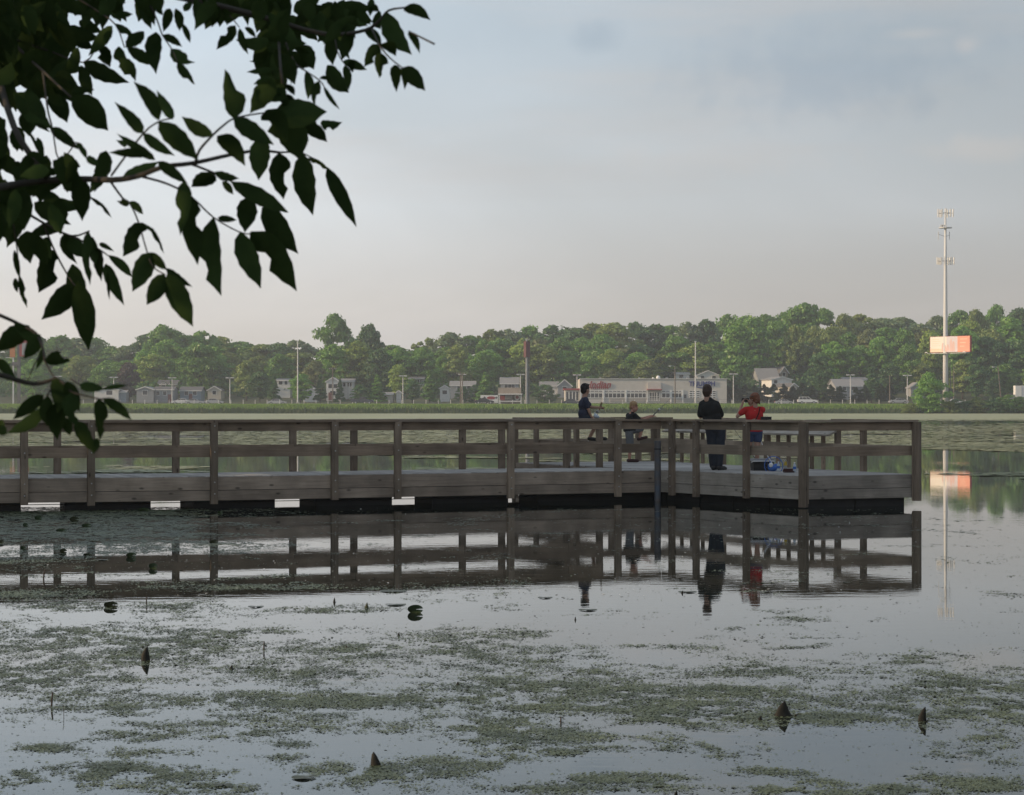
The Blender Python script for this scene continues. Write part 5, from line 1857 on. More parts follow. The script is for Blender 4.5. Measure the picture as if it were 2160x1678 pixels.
# leaflets as they hang: base column, row -> tip column, row, width (picture units of the survey)
LEAVES = [
 (143, -6, 134, 34, 22), (236, 55, 186, 118, 28), (243, 50, 282, 82, 18), (303, 66, 264, 101, 28), (268, 101, 326, 138, 26), (250, 98, 262, 152, 26), (254, 122, 286, 172, 30), (205, 96, 232, 142, 32), (176, 131, 273, 175, 36),
 (328, 68, 329, 157, 36), (342, 74, 384, 99, 17), (360, 103, 412, 132, 28), (374, 131, 411, 179, 20), (327, 14, 343, 33, 13), (240, 32, 280, 30, 15), (190, 24, 206, 44, 16), (358, 18, 344, 68, 22), (370, 18, 378, 66, 20), (383, 48, 401, 91, 13), (404, 4, 387, 24, 16),
 (411, -4, 417, 56, 22), (428, -4, 432, 58, 22), (446, -4, 449, 56, 22), (470, 18, 479, 54, 20), (496, 54, 456, 105, 27), (305, -4, 319, 62, 24), (318, 0, 326, 55, 18), (170, 138, 194, 202, 27), (150, 205, 228, 276, 56), (120, 152, 172, 202, 32), (72, 261, 106, 280, 9), (57, 276, 78, 320, 7), (78, 290, 91, 346, 15), (105, 270, 166, 316, 24),
 (335, 254, 281, 172, 32), (364, 252, 330, 190, 23), (301, 281, 241, 215, 27), (335, 258, 418, 338, 44), (448, 286, 383, 246, 30), (302, 283, 369, 329, 24), (327, 338, 246, 282, 20), (317, 325, 228, 322, 21), (268, 306, 244, 296, 16), (167, 306, 182, 336, 13), (187, 328, 204, 352, 19), (175, 318, 160, 300, 12),
 (259, 374, 336, 341, 26), (333, 341, 396, 388, 24), (388, 382, 380, 497, 34), (404, 416, 417, 560, 47), (450, 460, 467, 625, 52), (459, 460, 500, 465, 15), (520, 418, 516, 491, 44), (508, 489, 550, 609, 46), (528, 490, 626, 615, 60), (553, 438, 629, 536, 50), (488, 384, 609, 449, 36), (453, 369, 403, 395, 34), (453, 363, 505, 377, 19), (469, 383, 492, 411, 16),
 (588, 323, 598, 421, 48), (638, 324, 660, 455, 48), (690, 353, 752, 480, 32), (649, 334, 694, 358, 13), (458, 287, 517, 351, 38), (493, 251, 578, 306, 38), (556, 284, 545, 381, 44), (495, 251, 474, 146, 46), (578, 238, 690, 236, 62), (598, 250, 632, 338, 64), (562, 232, 604, 302, 54), (676, 262, 722, 258, 24), (640, 262, 690, 300, 30), (610, 228, 668, 262, 50),
 (578, 168, 527, 239, 46), (600, 198, 622, 242, 17), (596, 176, 560, 215, 40), (652, 3, 655, 48, 30), (852, 16, 908, 43, 26), (815, 26, 869, 116, 42), (862, 68, 885, 113, 16), (785, -4, 780, 35, 16), (778, 18, 800, 24, 16), (797, 93, 768, 141, 30), (803, 112, 800, 165, 30), (806, 92, 835, 119, 26), (832, 137, 836, 195, 23), (846, 144, 853, 190, 14), (849, 143, 897, 192, 34),
 (722, 130, 774, 148, 20), (741, 128, 744, 154, 16), (690, 138, 736, 196, 36), (727, 138, 735, 191, 18), (645, 151, 649, 210, 21), (673, 171, 662, 224, 20), (674, 165, 703, 173, 10), (683, 182, 717, 232, 10), (637, 94, 662, 147, 36), (632, 100, 640, 146, 28), (578, 147, 520, 152, 14), (562, 130, 524, 129, 6), (582, 168, 534, 178, 17), (610, 104, 614, 178, 22), (505, 60, 523, 115, 16), (516, 58, 540, 80, 12), (455, 8, 446, 58, 22),
 (600, 178, 621, 202, 15), (588, 198, 617, 242, 18), (752, 25, 783, 52, 17), (738, 22, 760, 58, 16), (797, 24, 803, 62, 22), (770, 60, 805, 96, 22), (740, 62, 720, 128, 28), (705, 74, 702, 138, 30), (690, 40, 712, 90, 24), (672, 30, 690, 76, 24),
 (165, 372, 173, 467, 42), (190, 416, 236, 461, 10), (272, 431, 246, 424, 15), (274, 425, 302, 453, 16), (303, 471, 259, 542, 43), (296, 470, 326, 484, 14), (318, 481, 346, 536, 10), (318, 533, 279, 616, 43), (316, 533, 352, 570, 20), (350, 566, 406, 606, 17), (346, 579, 309, 644, 38), (353, 578, 407, 690, 47), (209, 514, 241, 531, 11), (205, 524, 214, 594, 23), (228, 539, 279, 586, 20), (222, 557, 262, 645, 27), (227, 573, 231, 634, 7), (186, 488, 190, 602, 24), (135, 493, 163, 558, 30), (150, 500, 178, 545, 34),
 (112, 528, 81, 618, 50), (155, 602, 87, 675, 47), (164, 594, 187, 740, 48), (152, 558, 182, 660, 42), (56, 488, 64, 557, 40), (30, 528, 42, 590, 13), (40, 580, 57, 650, 14), (30, 588, 37, 618, 12), (70, 495, 100, 560, 34), (96, 500, 108, 548, 24), (195, 500, 200, 560, 22),
 (62, 688, -6, 742, 44), (30, 682, 92, 738, 26), (85, 706, 49, 758, 32), (91, 736, 76, 781, 14), (95, 760, 149, 763, 31), (168, 811, 222, 822, 22), (215, 821, 270, 813, 11), (92, 834, 27, 886, 30), (93, 862, 12, 916, 30), (120, 799, 121, 872, 40), (128, 848, 121, 930, 44), (150, 828, 162, 902, 36), (208, 841, 210, 931, 29), (217, 841, 278, 888, 23), (160, 889, 201, 957, 30), (-4, 758, 36, 801, 22), (205, 925, 196, 958, 20), (115, 810, 150, 830, 24), (100, 835, 100, 900, 30), (135, 880, 148, 920, 22), (10, 898, -12, 900, 26), (-6, 905, 16, 915, 22), (140, 805, 168, 870, 30)]
count = 0
def add_leaf(bx, by, tx, ty, w, extra=0.0, tilt=None):
    global count
    d0 = depth_at(bx, by) + extra
    b_ = at(bx, by, d0) - AO
    d1 = d0 + LR.uniform(-0.02, 0.05)
    t_ = at(tx, ty, d1) - AO
    wm = w / FPX * d0
    tl = LR.uniform(-0.75, 0.75) if tilt is None else tilt
    vs, fs = leaf_mesh(b_, t_, wm, tl, LR.uniform(-.12, .12), LR.uniform(-.25, .45), LR.uniform(0.02, 0.06))
    MB().add(vs, fs).build("leaf", M_LEAF, ash, smooth=True)
    count += 1
for lf in LEAVES:
    add_leaf(*lf)
# the crowded inner sprays
FILL = [((0, 0, 130, 70), 26), ((0, 60, 150, 150), 26), ((0, 140, 150, 235), 22), ((120, 60, 190, 140), 9), ((0, 340, 160, 440), 18), ((0, 430, 150, 510), 9), ((555, 10, 640, 90), 12), ((640, 20, 760, 90), 12), ((555, 80, 606, 170), 9), ((180, 0, 300, 26), 8), ((450, 0, 560, 40), 10), ((-10, 250, 60, 350), 8), ((120, 340, 240, 385), 7)]
tot_fill = sum(k for _, k in FILL)
room = 299 - count
for (x0, y0, x1, y1), k in FILL:
    for _ in range(int(round(k * room / tot_fill))):
        if count >= 299:
            break
        bx, by = LR.uniform(x0, x1), LR.uniform(y0 - 25, y1 - 35)
        a = LR.gauss(math.pi / 2, 0.75)
        l = LR.uniform(48, 92)
        add_leaf(bx, by, bx + math.cos(a) * l, by + math.sin(a) * l, LR.uniform(24, 40), LR.uniform(-0.25, 0.6))
# beyond these the leaves of the inner sprays stay one part
mass = MB()
for (x0, y0, x1, y1), k in (((-20, -10, 128, 70), 60), ((-20, 50, 140, 160), 60), ((-20, 140, 125, 225), 36), ((-20, 335, 150, 430), 26), ((-10, 420, 130, 495), 10), ((555, 15, 620, 95), 16), ((620, 25, 760, 85), 22), ((560, 85, 604, 160), 14), ((180, -10, 330, 15), 14), ((440, -5, 560, 30), 14), ((-20, 255, 25, 335), 10)):
    for _ in range(int(k * .72)):
        bx, by = LR.uniform(x0, x1), LR.uniform(y0 - 25, y1 - 35)
        a = LR.gauss(math.pi / 2, 0.8)
        l = LR.uniform(45, 85)
        d0 = depth_at(bx, by) + LR.uniform(-.1, .8)
        vs, fs = leaf_mesh(at(bx, by, d0) - AO, at(bx + math.cos(a) * l, by + math.sin(a) * l, d0 + .03) - AO, LR.uniform(24, 40) / FPX * d0, LR.uniform(-.7, .7), LR.uniform(-.12, .12), LR.uniform(-.2, .4), .04)
        mass.add(vs, fs)
mo = mass.build("inner_leaves", M_LEAF, ash, smooth=True)
mo["kind"] = "stuff"
# twigs and leaf stalks
TWIGS = [
 ([(-420, 560), (-200, 470), (-60, 410), (60, 385), (160, 378), (235, 380), (290, 372), (345, 352), (410, 344), (490, 326), (545, 318), (590, 322)], 12, 3),
 ([(235, 370), (299, 285), (335, 257), (364, 250)], 2.6, 1.4), ([(412, 344), (420, 318), (448, 286), (470, 266), (494, 250), (545, 240), (600, 236)], 3.4, 1.6),
 ([(405, 347), (453, 366), (490, 385), (520, 417), (556, 436), (604, 448)], 3, 1.4), ([(300, 373), (355, 389), (404, 416), (450, 459), (505, 490), (530, 494)], 3, 1.4),
 ([(232, 382), (258, 418), (274, 430), (292, 470), (308, 525), (322, 562), (348, 580)], 2.8, 1.4), ([(590, 322), (640, 324), (695, 358)], 2.6, 1.3), ([(600, 236), (600, 200), (592, 150), (588, 90)], 2.4, 3.2),
 ([(-60, 410), (20, 430), (90, 470), (150, 498), (188, 488)], 5, 2), ([(90, 470), (120, 540), (155, 600), (164, 596)], 3, 1.6), ([(150, 498), (205, 524), (228, 540)], 2.6, 1.4), ([(20, 430), (35, 520), (40, 580)], 2.6, 1.3),
 ([(-300, -120), (-60, -60), (120, -30), (300, -20), (440, 8), (560, 38), (640, 62), (705, 73), (770, 64), (800, 44), (820, 22), (855, 16)], 14, 2), ([(785, 62), (800, 95), (822, 122), (850, 144)], 2.6, 1.4), ([(590, 60), (620, 130), (645, 150), (674, 170), (684, 184)], 2.6, 1.2),
 ([(862, 66), (890, 80), (916, 93)], 1.6, 2.2), ([(705, 73), (712, 110), (722, 130)], 2, 1.2), ([(300, -20), (330, 40), (342, 74), (362, 104), (374, 132)], 2.6, 1.2), ([(120, -30), (200, 20), (243, 52), (262, 100)], 3, 1.4), ([(-60, -60), (20, 80), (90, 150), (150, 206)], 6, 2.4), ([(20, 80), (110, 110), (175, 132), (205, 98)], 3, 1.5), ([(90, 150), (100, 230), (110, 270), (125, 340), (160, 300)], 3, 1.4), ([(-60, -60), (-10, 140), (30, 270), (70, 335), (100, 378)], 10, 6),
 ([(-420, 700), (-160, 760), (-20, 786), (57, 808), (90, 808), (122, 800), (150, 826)], 9, 2.4), ([(-120, 620), (-10, 662), (40, 684), (76, 704), (91, 738), (94, 762)], 5, 2.4), ([(94, 762), (110, 790), (122, 800)], 2, 1.6), ([(150, 800), (168, 812)], 1.6, 1.2), ([(150, 828), (208, 842), (218, 841)], 2, 1.4), ([(122, 800), (100, 835), (93, 862)], 2, 1.4), ([(150, 830), (158, 888)], 2, 1.4), ([(57, 808), (70, 775), (84, 748)], 1.6, 1.2), ([(494, 250), (520, 250), (556, 284)], 1.6, 1.2), ([(440, 8), (470, 18), (505, 58)], 2, 1.2), ([(410, -2), (404, 10)], 1.5, 1.2)]
for pts, r0, r1 in TWIGS:
    P3 = [tp(px, py, 0.012) for px, py in pts]
    # smooth the line
    Q = []
    for i in range(len(P3) - 1):
        p0, p1, p2, p3 = P3[max(i - 1, 0)], P3[i], P3[i + 1], P3[min(i + 2, len(P3) - 1)]
        for k in range(3):
            t = k / 3
            Q.append(0.5 * ((2 * p1) + (-p0 + p2) * t + (2 * p0 - 5 * p1 + 4 * p2 - p3) * t * t + (-p0 + 3 * p1 - 3 * p2 + p3) * t ** 3))
    Q.append(P3[-1])
    rr = [(r0 + (r1 - r0) * (i / (len(Q) - 1)) ** 0.6) / FPX * 4.5 for i in range(len(Q))]
    MB().tube(Q, rr, 7).build("branch" if r0 > 8 else "twig", M_TWIG, ash, smooth=True)
# trunk and limbs outside the picture carry those branches
tk = MB()
tk.tube([(0, 0, -0.6), (0, 0, 0.2), (0.05, 0.0, 1.4), (0.0, -0.1, 3.0), (-0.2, -0.2, 5.5), (-0.1, -0.3, 8.5)], [0.26, 0.19, 0.16, 0.14, 0.10, 0.04], 12)
tk.build("trunk", M_ASHBARK, ash, smooth=True)
lb_ = MB()
for z0, end in ((1.3, tp(-420, 560)), (1.25, tp(-420, 700)), (1.1, tp(-120, 620)), (2.0, tp(-300, -120))):
    p0 = Vector((0.03, 0, z0 - 0.35))
    lb_.tube([p0, p0.lerp(end, .5) + Vector((0, 0, .06)), end], [0.05, 0.03, 0.017], 8)
for k in range(14):
    a = k * 2.4
    z0 = 2.4 + k * 0.4
    q = 2.6 - k * 0.08
    lb_.tube([(0, 0, z0), (math.cos(a) * q * .5, math.sin(a) * q * .5, z0 + .5), (math.cos(a) * q, math.sin(a) * q, z0 + .7)], [.05, .03, .01], 6)
lb_.build("limb", M_ASHBARK, ash, smooth=True)
# the crown above and behind the view
n = 24000
u = rng.normal(size=(n, 3))
u /= np.linalg.norm(u, axis=1)[:, None]
rr = rng.random(n) ** 0.45
c = np.stack([u[:, 0] * rr * 3.4 - 0.6, u[:, 1] * rr * 3.6 - 1.6, 5.4 + u[:, 2] * rr * 3.0], 1)
k2 = n // 2
c[:k2] = np.stack([u[:k2, 0] * rr[:k2] * 2.6 - 3.6, u[:k2, 1] * rr[:k2] * 4.5 - 0.3, 3.0 + u[:k2, 2] * rr[:k2] * 3.2], 1)  # extra leaf cluster added left, out of view, shading the hanging leaves
c[:, 2] = np.maximum(c[:, 2], 0.2)
wx, wy, wz = c[:, 0] + AO.x, c[:, 1] + AO.y, c[:, 2] + AO.z
inview = (wy > -0.6) & (np.abs(wx) < 0.30 * wy + 0.55) & (wz < CAM_H + 0.24 * wy + 0.6)
c = c[~inview]
n = len(c)
d = rng.normal(size=(n, 3)) * np.array([.5, .5, .4]) + np.array([0, 0, -.6])
d /= np.linalg.norm(d, axis=1)[:, None]
s_ = np.cross(d, rng.normal(size=(n, 3)))
s_ /= np.linalg.norm(s_, axis=1)[:, None]
ln_, wd_ = rng.uniform(.07, .12, (n, 1)), rng.uniform(.018, .03, (n, 1))
v = np.empty((n, 4, 3))
v[:, 0], v[:, 1], v[:, 2], v[:, 3] = c, c + d * ln_ * .45 - s_ * wd_, c + d * ln_, c + d * ln_ * .45 + s_ * wd_
ol = link("upper_leaves", np_mesh("upper_leaves", v.reshape(-1, 3), np.arange(4 * n), 4, M_LEAF), ash)
ol["kind"] = "stuff"

# trees standing on the left bank keep the evening sun off the pier
for x, y, h, col, shp, lab in [(-25, 41, 15, "green", "spread", "nearest broad green tree on the left bank beside the pier"), (-29, 51, 16, "dark green", "round", "dark round tree on the left bank beyond the pier's landing"), (-33, 61, 17, "green", "spread", "tall broad tree furthest along the left bank"), (-24, 32, 15, "olive", "round", "olive round tree on the left bank short of the pier"), (-36, 44, 19, "green", "spread", "broad tallest tree standing back from the left bank"), (-40, 55, 19, "dark green", "round", "dark tree standing furthest back from the left bank")]:
    cm, tm = random.choice(VARIANTS[shp])
    z0 = float(ground_z(x, y))
    t = thing("tree", lab, "tree", (x, y, z0), random.uniform(0, 6.28), "trees on the left bank")
    k = h / 16
    link("crown", cm, t, scale=(k * 1.1, k * 1.1, k), material=T_COL[col])
    link("trunk", tm, t, scale=(k, k, k))
# ------------------------------------------------------------------ people on the pier
def capsule(b, p0, p1, r0, r1, n=14):
    """closed tapered capsule added to a mesh builder"""
    p0, p1 = Vector(p0), Vector(p1)
    ax = (p1 - p0)
    ln_ = ax.length
    if ln_ < 1e-6:
        return b.ell(p0, r0, n, 8)
    ax.normalize()
    q = ax.to_track_quat('Z', 'Y')
    rings = []
    for t in (-90, -60, -30, 0):
        rings.append((math.sin(R(t)) * r0, math.cos(R(t)) * r0))
    for t in (0, 30, 60, 90):
        rings.append((ln_ + math.sin(R(t)) * r1, math.cos(R(t)) * r1))
    base = len(b.v)
    for z, r in rings[1:-1]:
        for k in range(n):
            a = 2 * math.pi * k / n
            b.v.append(tuple(p0 + q @ Vector((math.cos(a) * r, math.sin(a) * r, z))))
    b.v.append(tuple(p0 + q @ Vector((0, 0, rings[0][0]))))
    bot = len(b.v) - 1
    b.v.append(tuple(p0 + q @ Vector((0, 0, rings[-1][0]))))
    top = len(b.v) - 1
    m = len(rings) - 2
    for i in range(m - 1):
        for k in range(n):
            k2 = (k + 1) % n
            b.f.append((base + i * n + k, base + i * n + k2, base + (i + 1) * n + k2, base + (i + 1) * n + k))
    for k in range(n):
        k2 = (k + 1) % n
        b.f.append((bot, base + k2, base + k))
        b.f.append((top, base + (m - 1) * n + k, base + (m - 1) * n + k2))
    return b

def blob(name, prims, voxel, material, parent, smooth_it=3):
    """union of capsules and ellipsoids grown into ONE continuous skin"""
    b = MB()
    for p in prims:
        if p[0] == 'c':
            capsule(b, *p[1:])
        else:
            b.ell(p[1], p[2], 16, 10, p[3] if len(p) > 3 else None)
    me = b.mesh(name)
    o = bpy.data.objects.new(name, me)
    COL.objects.link(o)
    m = o.modifiers.new("skin", 'REMESH')
    m.mode = 'VOXEL'
    m.voxel_size = voxel
    s = o.modifiers.new("soft", 'SMOOTH')
    s.iterations = smooth_it
    s.factor = 0.5
    dg = bpy.context.evaluated_depsgraph_get()
    dg.update()
    me2 = bpy.data.meshes.new_from_object(o.evaluated_get(dg))
    bpy.data.objects.remove(o)
    me2.name = name
    me2.materials.clear()
    me2.materials.append(material)
    me2.polygons.foreach_set("use_smooth", [True] * len(me2.polygons))
    return link(name, me2, parent)

M_SKIN = pmat("skin", (0.36, 0.215, 0.155), (0.32, 0.19, 0.135), scale=6, rough=0.55)
M_SKIN2 = pmat("skin_sunburnt", (0.38, 0.20, 0.145), (0.34, 0.175, 0.125), scale=6, rough=0.55)
def cloth(name, c, k=0.75):
    return pmat(name, c, tuple(v * k for v in c), scale=7, rough=0.9, bump=0.012, bscale=9)
M_BLACKT = cloth("black_cotton", (0.012, 0.013, 0.013))
M_NAVY = cloth("navy_cotton", (0.030, 0.035, 0.060))
M_REDT = cloth("red_cotton", (0.42, 0.022, 0.022))
M_JEANS = cloth("dark_denim", (0.022, 0.028, 0.040))
M_BLUES = cloth("blue_denim", (0.042, 0.062, 0.125))
M_GREYS = cloth("grey_denim", (0.125, 0.130, 0.135))
M_SHOE = pmat("black_shoe", (0.012, 0.012, 0.013), (0.02, 0.02, 0.02), rough=0.6)
M_SHOE_R = pmat("dark_red_shoe", (0.055, 0.016, 0.016), (0.03, 0.012, 0.012), rough=0.6)
M_HAIR_D = pmat("dark_hair", (0.010, 0.008, 0.007), (0.018, 0.014, 0.012), scale=30, rough=0.6, bump=0.01, stretch=(1, 1, .3))
M_HAIR_B = pmat("brown_hair", (0.032, 0.018, 0.012), (0.05, 0.028, 0.018), scale=30, rough=0.6, bump=0.01, stretch=(1, 1, .3))
M_HAIR_R = pmat("auburn_hair", (0.12, 0.042, 0.022), (0.19, 0.075, 0.04), scale=30, rough=0.6, bump=0.01, stretch=(1, 1, .3))
M_HAIR_BL = pmat("blond_hair", (0.34, 0.22, 0.11), (0.26, 0.16, 0.08), scale=30, rough=0.6, bump=0.01, stretch=(1, 1, .3))
M_EYE = pmat("eye_dark", (0.02, 0.015, 0.012), (0.02, 0.015, 0.012), rough=0.3)
M_LIP = pmat("lip", (0.25, 0.09, 0.08), (0.22, 0.08, 0.07), rough=0.5)

def head_prims(c, face, sc=1.0):
    """skull, jaw, nose, ears; face: unit direction of the gaze in plan"""
    c = Vector(c)
    f = Vector((face[0], face[1], face[2] if len(face) > 2 else 0)).normalized()
    s = f.cross(Vector((0, 0, 1))).normalized()
    u = s.cross(f).normalized()
    r = Matrix((s, f, u)).transposed()
    P = lambda a, b, h: c + (s * a + f * b + u * h) * sc
    pr = [('e', P(0, -.012, .025), (.076 * sc, .095 * sc, .098 * sc), r), ('e', P(0, .02, -.055), (.058 * sc, .072 * sc, .07 * sc), r),
          ('e', P(0, .055, -.098), (.03 * sc, .028 * sc, .025 * sc), r),
          ('c', P(0, .085, .005), P(0, .108, -.03), .011 * sc, .016 * sc), ('e', P(0, .095, -.065), (.026 * sc, .012 * sc, .012 * sc), r),
          ('e', P(.077, -.01, -.012), (.013 * sc, .025 * sc, .034 * sc), r), ('e', P(-.077, -.01, -.012), (.013 * sc, .025 * sc, .034 * sc), r),
          ('c', P(0, -.02, -.06), P(0, -.035, -.17), .052 * sc, .056 * sc)]
    return pr, P, r

def face_parts(P, r, parent, sc=1.0):
    e = MB()
    for a in (-.032, .032):
        e.ell(P(a, .083, .012), (.013 * sc, .009 * sc, .008 * sc), 8, 6, r)
    e.build("eyes", M_EYE, parent, smooth=True)
    br = MB()
    for a in (-1, 1):
        br.tube([P(a * .018, .09, .034), P(a * .034, .088, .039), P(a * .05, .078, .034)], .005 * sc, 6)
    br.build("eyebrows", M_HAIR_B, parent)
    MB().ell(P(0, .1, -.067), (.022 * sc, .007 * sc, .007 * sc), 10, 6, r).build("lips", M_LIP, parent, smooth=True)

def hand_prims(w, d, nrm, sc=1.0, curl=0.6, thumb=1):
    """wrist point, pointing direction, palm normal: palm, four bent fingers of unequal length, thumb from the side"""
    w, d, nrm = Vector(w), Vector(d).normalized(), Vector(nrm).normalized()
    s = d.cross(nrm).normalized()
    nrm = s.cross(d).normalized()
    pr = [('c', w, w + d * .045 * sc, .026 * sc, .03 * sc), ('c', w + d * .03 * sc + s * .022 * sc, w + d * .08 * sc + s * .026 * sc, .017 * sc, .016 * sc), ('c', w + d * .03 * sc - s * .022 * sc, w + d * .078 * sc - s * .026 * sc, .017 * sc, .015 * sc), ('c', w + d * .04 * sc, w + d * .085 * sc, .02 * sc, .016 * sc)]
    for k, (off, ln_) in enumerate(((.031, .068), (.011, .078), (-.010, .072), (-.030, .056))):
        off *= thumb
        k0 = w + d * .085 * sc + s * off * sc
        d1 = (d * math.cos(curl * .5) + nrm * math.sin(curl * .5))
        k1 = k0 + d1 * ln_ * .5 * sc
        d2 = (d * math.cos(curl * 1.4) + nrm * math.sin(curl * 1.4))
        k2 = k1 + d2 * ln_ * .5 * sc
        pr += [('c', k0, k1, .0105 * sc, .0095 * sc, 8), ('c', k1, k2, .0095 * sc, .008 * sc, 8)]
    t0 = w + d * .025 * sc + s * .03 * thumb * sc
    t1 = t0 + (d * .6 + s * .7 * thumb + nrm * .25).normalized() * .036 * sc
    t2 = t1 + (d * .85 + s * .15 * thumb + nrm * .5).normalized() * .032 * sc
    pr += [('c', t0, t1, .014 * sc, .0115 * sc, 8), ('c', t1, t2, .0115 * sc, .009 * sc, 8)]
    return pr

def person(name, label, origin):
    return thing("person", label, "person", origin)

VOX = 0.0085
# --- man in black T-shirt and dark jeans, seen from behind, arms folded
PXS = 100.0
man = person("person", "man in black T-shirt and dark jeans standing with folded arms, seen from behind", (4.28, 48.0, DECK))
hp, Pm, rm = head_prims((-.155, .02, 1.665), (0.35, 0.93, -.05), 1.15)
nk = Vector((-.14, 0, 1.47))
body = hp + [('c', nk, (-.13, 0, 1.42), .062, .08), ('c', (-.22, 0, 1.375), (-.02, 0, 1.375), .06, .06), ('c', (-.09, 0, 1.30), (-.02, .0, 1.0), .13, .13),
        ('c', (-.09, .0, .92), (-.055, .0, .5), .10, .07), ('c', (-.055, 0, .5), (-.03, .01, .1), .065, .045), ('c', (.10, .0, .92), (.10, -.03, .5), .10, .07), ('c', (.10, -.03, .5), (.075, -.03, .1), .065, .045),
        ('c', (-.265, 0, 1.36), (-.30, .06, 1.12), .05, .042), ('c', (-.30, .06, 1.12), (-.10, .21, 1.14), .045, .032), ('c', (.03, 0, 1.36), (.14, .07, 1.13), .05, .042), ('c', (.14, .07, 1.13), (-.07, .25, 1.09), .045, .032)]
body += hand_prims((-.10, .21, 1.14), (.95, .15, .1), (0, -1, 0), 1.0, .5, 1) + hand_prims((-.07, .25, 1.09), (-.9, -.05, .3), (0, -1, 0), 1.0, .5, -1)
blob("body", body, VOX, M_SKIN, man)
face_parts(Pm, rm, man, 1.08)
blob("hair", [('e', Pm(0, -.022, .035), (.104, .122, .112), rm), ('e', Pm(0, -.06, -.01), (.096, .075, .10), rm), ('e', Pm(0, -.06, -.075), (.07, .05, .05), rm)], .01, M_HAIR_B, man, 5)
blob("shirt", [('c', (-.245, 0, 1.39), (-.01, 0, 1.39), .085, .085), ('c', (-.235, 0, 1.41), (-.135, 0, 1.475), .07, .07), ('c', (-.02, 0, 1.41), (-.135, 0, 1.475), .07, .07), ('e', (-.11, -.01, 1.27), (.225, .18, .20)), ('c', (-.18, -.01, 1.30), (-.02, -.01, 1.30), .15, .15), ('e', (-.06, -.01, 1.05), (.205, .175, .24)), ('e', (-.02, .0, .90), (.215, .155, .12)),
               ('c', (-.265, 0, 1.385), (-.305, .05, 1.17), .08, .07), ('c', (.03, 0, 1.385), (.13, .06, 1.17), .08, .07), ('c', (-.13, 0, 1.42), (-.135, 0, 1.475), .10, .082)], .012, M_BLACKT, man)
blob("jeans", [('e', (.0, .0, .88), (.205, .15, .14)), ('c', (-.085, .0, .88), (-.06, .0, .5), .125, .098), ('c', (-.06, 0, .5), (-.03, .01, .10), .098, .085), ('c', (.105, .0, .88), (.105, -.03, .5), .125, .098), ('c', (.105, -.03, .5), (.075, -.03, .10), .098, .085)], .012, M_JEANS, man)
for x_, y_, dx_ in ((-.04, 0.0, .06), (.075, -.04, .13)):
    blob("shoe", [('c', (x_, y_ - .06, .045), (x_ + dx_, y_ + .14, .04), .05, .045), ('c', (x_, y_ - .06, .03), (x_ + dx_ * 1.2, y_ + .17, .03), .042, .04)], .009, M_SHOE, man)

# --- woman in red T-shirt and blue shorts, holding a camera up to her face
wom = person("person", "woman in red T-shirt and blue shorts holding a camera to her face", (5.08, 48.0, DECK))
hp, Pw, rw = head_prims((.02, .0, 1.50), (-.80, .60, 0), 1.0)
body = hp + [('c', (.04, 0, 1.36), (.03, 0, 1.30), .05, .07), ('c', (-.11, 0, 1.28), (.17, 0, 1.28), .055, .055), ('c', (.03, 0, 1.2), (.02, 0, .9), .12, .12),
        ('c', (-.07, 0, .84), (-.08, -.0, .45), .088, .058), ('c', (-.08, 0, .45), (-.12, .0, .09), .055, .036), ('c', (.10, 0, .84), (.09, 0, .45), .088, .058), ('c', (.09, 0, .45), (.09, .02, .09), .055, .036),
        ('c', (-.12, 0, .09), (-.145, .13, .035), .037, .03), ('c', (.09, .02, .09), (.08, .15, .035), .037, .03), ('c', (-.12, -.02, .06), (-.12, -.03, .04), .037, .035), ('c', (.09, 0, .06), (.09, -.01, .04), .037, .035),
        ('c', (-.145, 0, 1.27), (-.32, .06, 1.13), .046, .038), ('c', (-.32, .06, 1.13), (-.205, .13, 1.40), .037, .026), ('c', (.20, 0, 1.27), (.12, .24, 1.16), .046, .038), ('c', (.12, .24, 1.16), (-.05, .20, 1.40), .037, .026)]
body += hand_prims((-.205, .13, 1.40), (.25, .1, .95), (.95, 0, -.2), .88, .9, -1) + hand_prims((-.05, .20, 1.40), (-.35, .05, .95), (-.9, 0, -.3), .88, .9, 1)
blob("body", body, VOX, M_SKIN, wom)
face_parts(Pw, rw, wom)
HR = random.Random(4)
blob("hair", [('e', Pw(0, -.03, .04), (.095, .112, .100), rw), ('e', Pw(0, -.085, -.02), (.08, .065, .085), rw)] +
     [('c', Pw(HR.uniform(-.07, .07), HR.uniform(-.09, .02), HR.uniform(-.02, .10)), Pw(HR.uniform(-.12, .12), HR.uniform(-.13, .04), HR.uniform(-.10, .118)), .035, .018, 8) for _ in range(26)], .009, M_HAIR_R, wom, 2)
MB().tube([Pw(-.082, .06, .045), Pw(-.10, 0, .05), Pw(-.1, -.06, .045)], .006, 6).build("sunglasses", M_EYE, wom)
blob("shirt", [('c', (-.12, 0, 1.275), (.18, 0, 1.275), .068, .068), ('e', (.03, 0, 1.15), (.195, .13, .18)), ('e', (.02, 0, .95), (.19, .135, .17)), ('e', (.02, 0, .83), (.195, .14, .08)),
               ('c', (-.15, 0, 1.27), (-.245, .035, 1.20), .07, .062), ('c', (.20, 0, 1.27), (.165, .11, 1.22), .07, .062), ('c', (.035, 0, 1.30), (.035, 0, 1.335), .08, .062)], .011, M_REDT, wom)
blob("shorts", [('e', (.015, 0, .80), (.185, .135, .10)), ('c', (-.072, 0, .80), (-.08, 0, .655), .112, .10), ('c', (.10, 0, .80), (.10, 0, .655), .112, .10)], .011, M_BLUES, wom)
for x_, y_ in ((-.13, .03), (.085, .05)):
    MB().box((x_, y_ + .02, .012), (.095, .25, .024)).build("sandal", M_NAVY, wom)
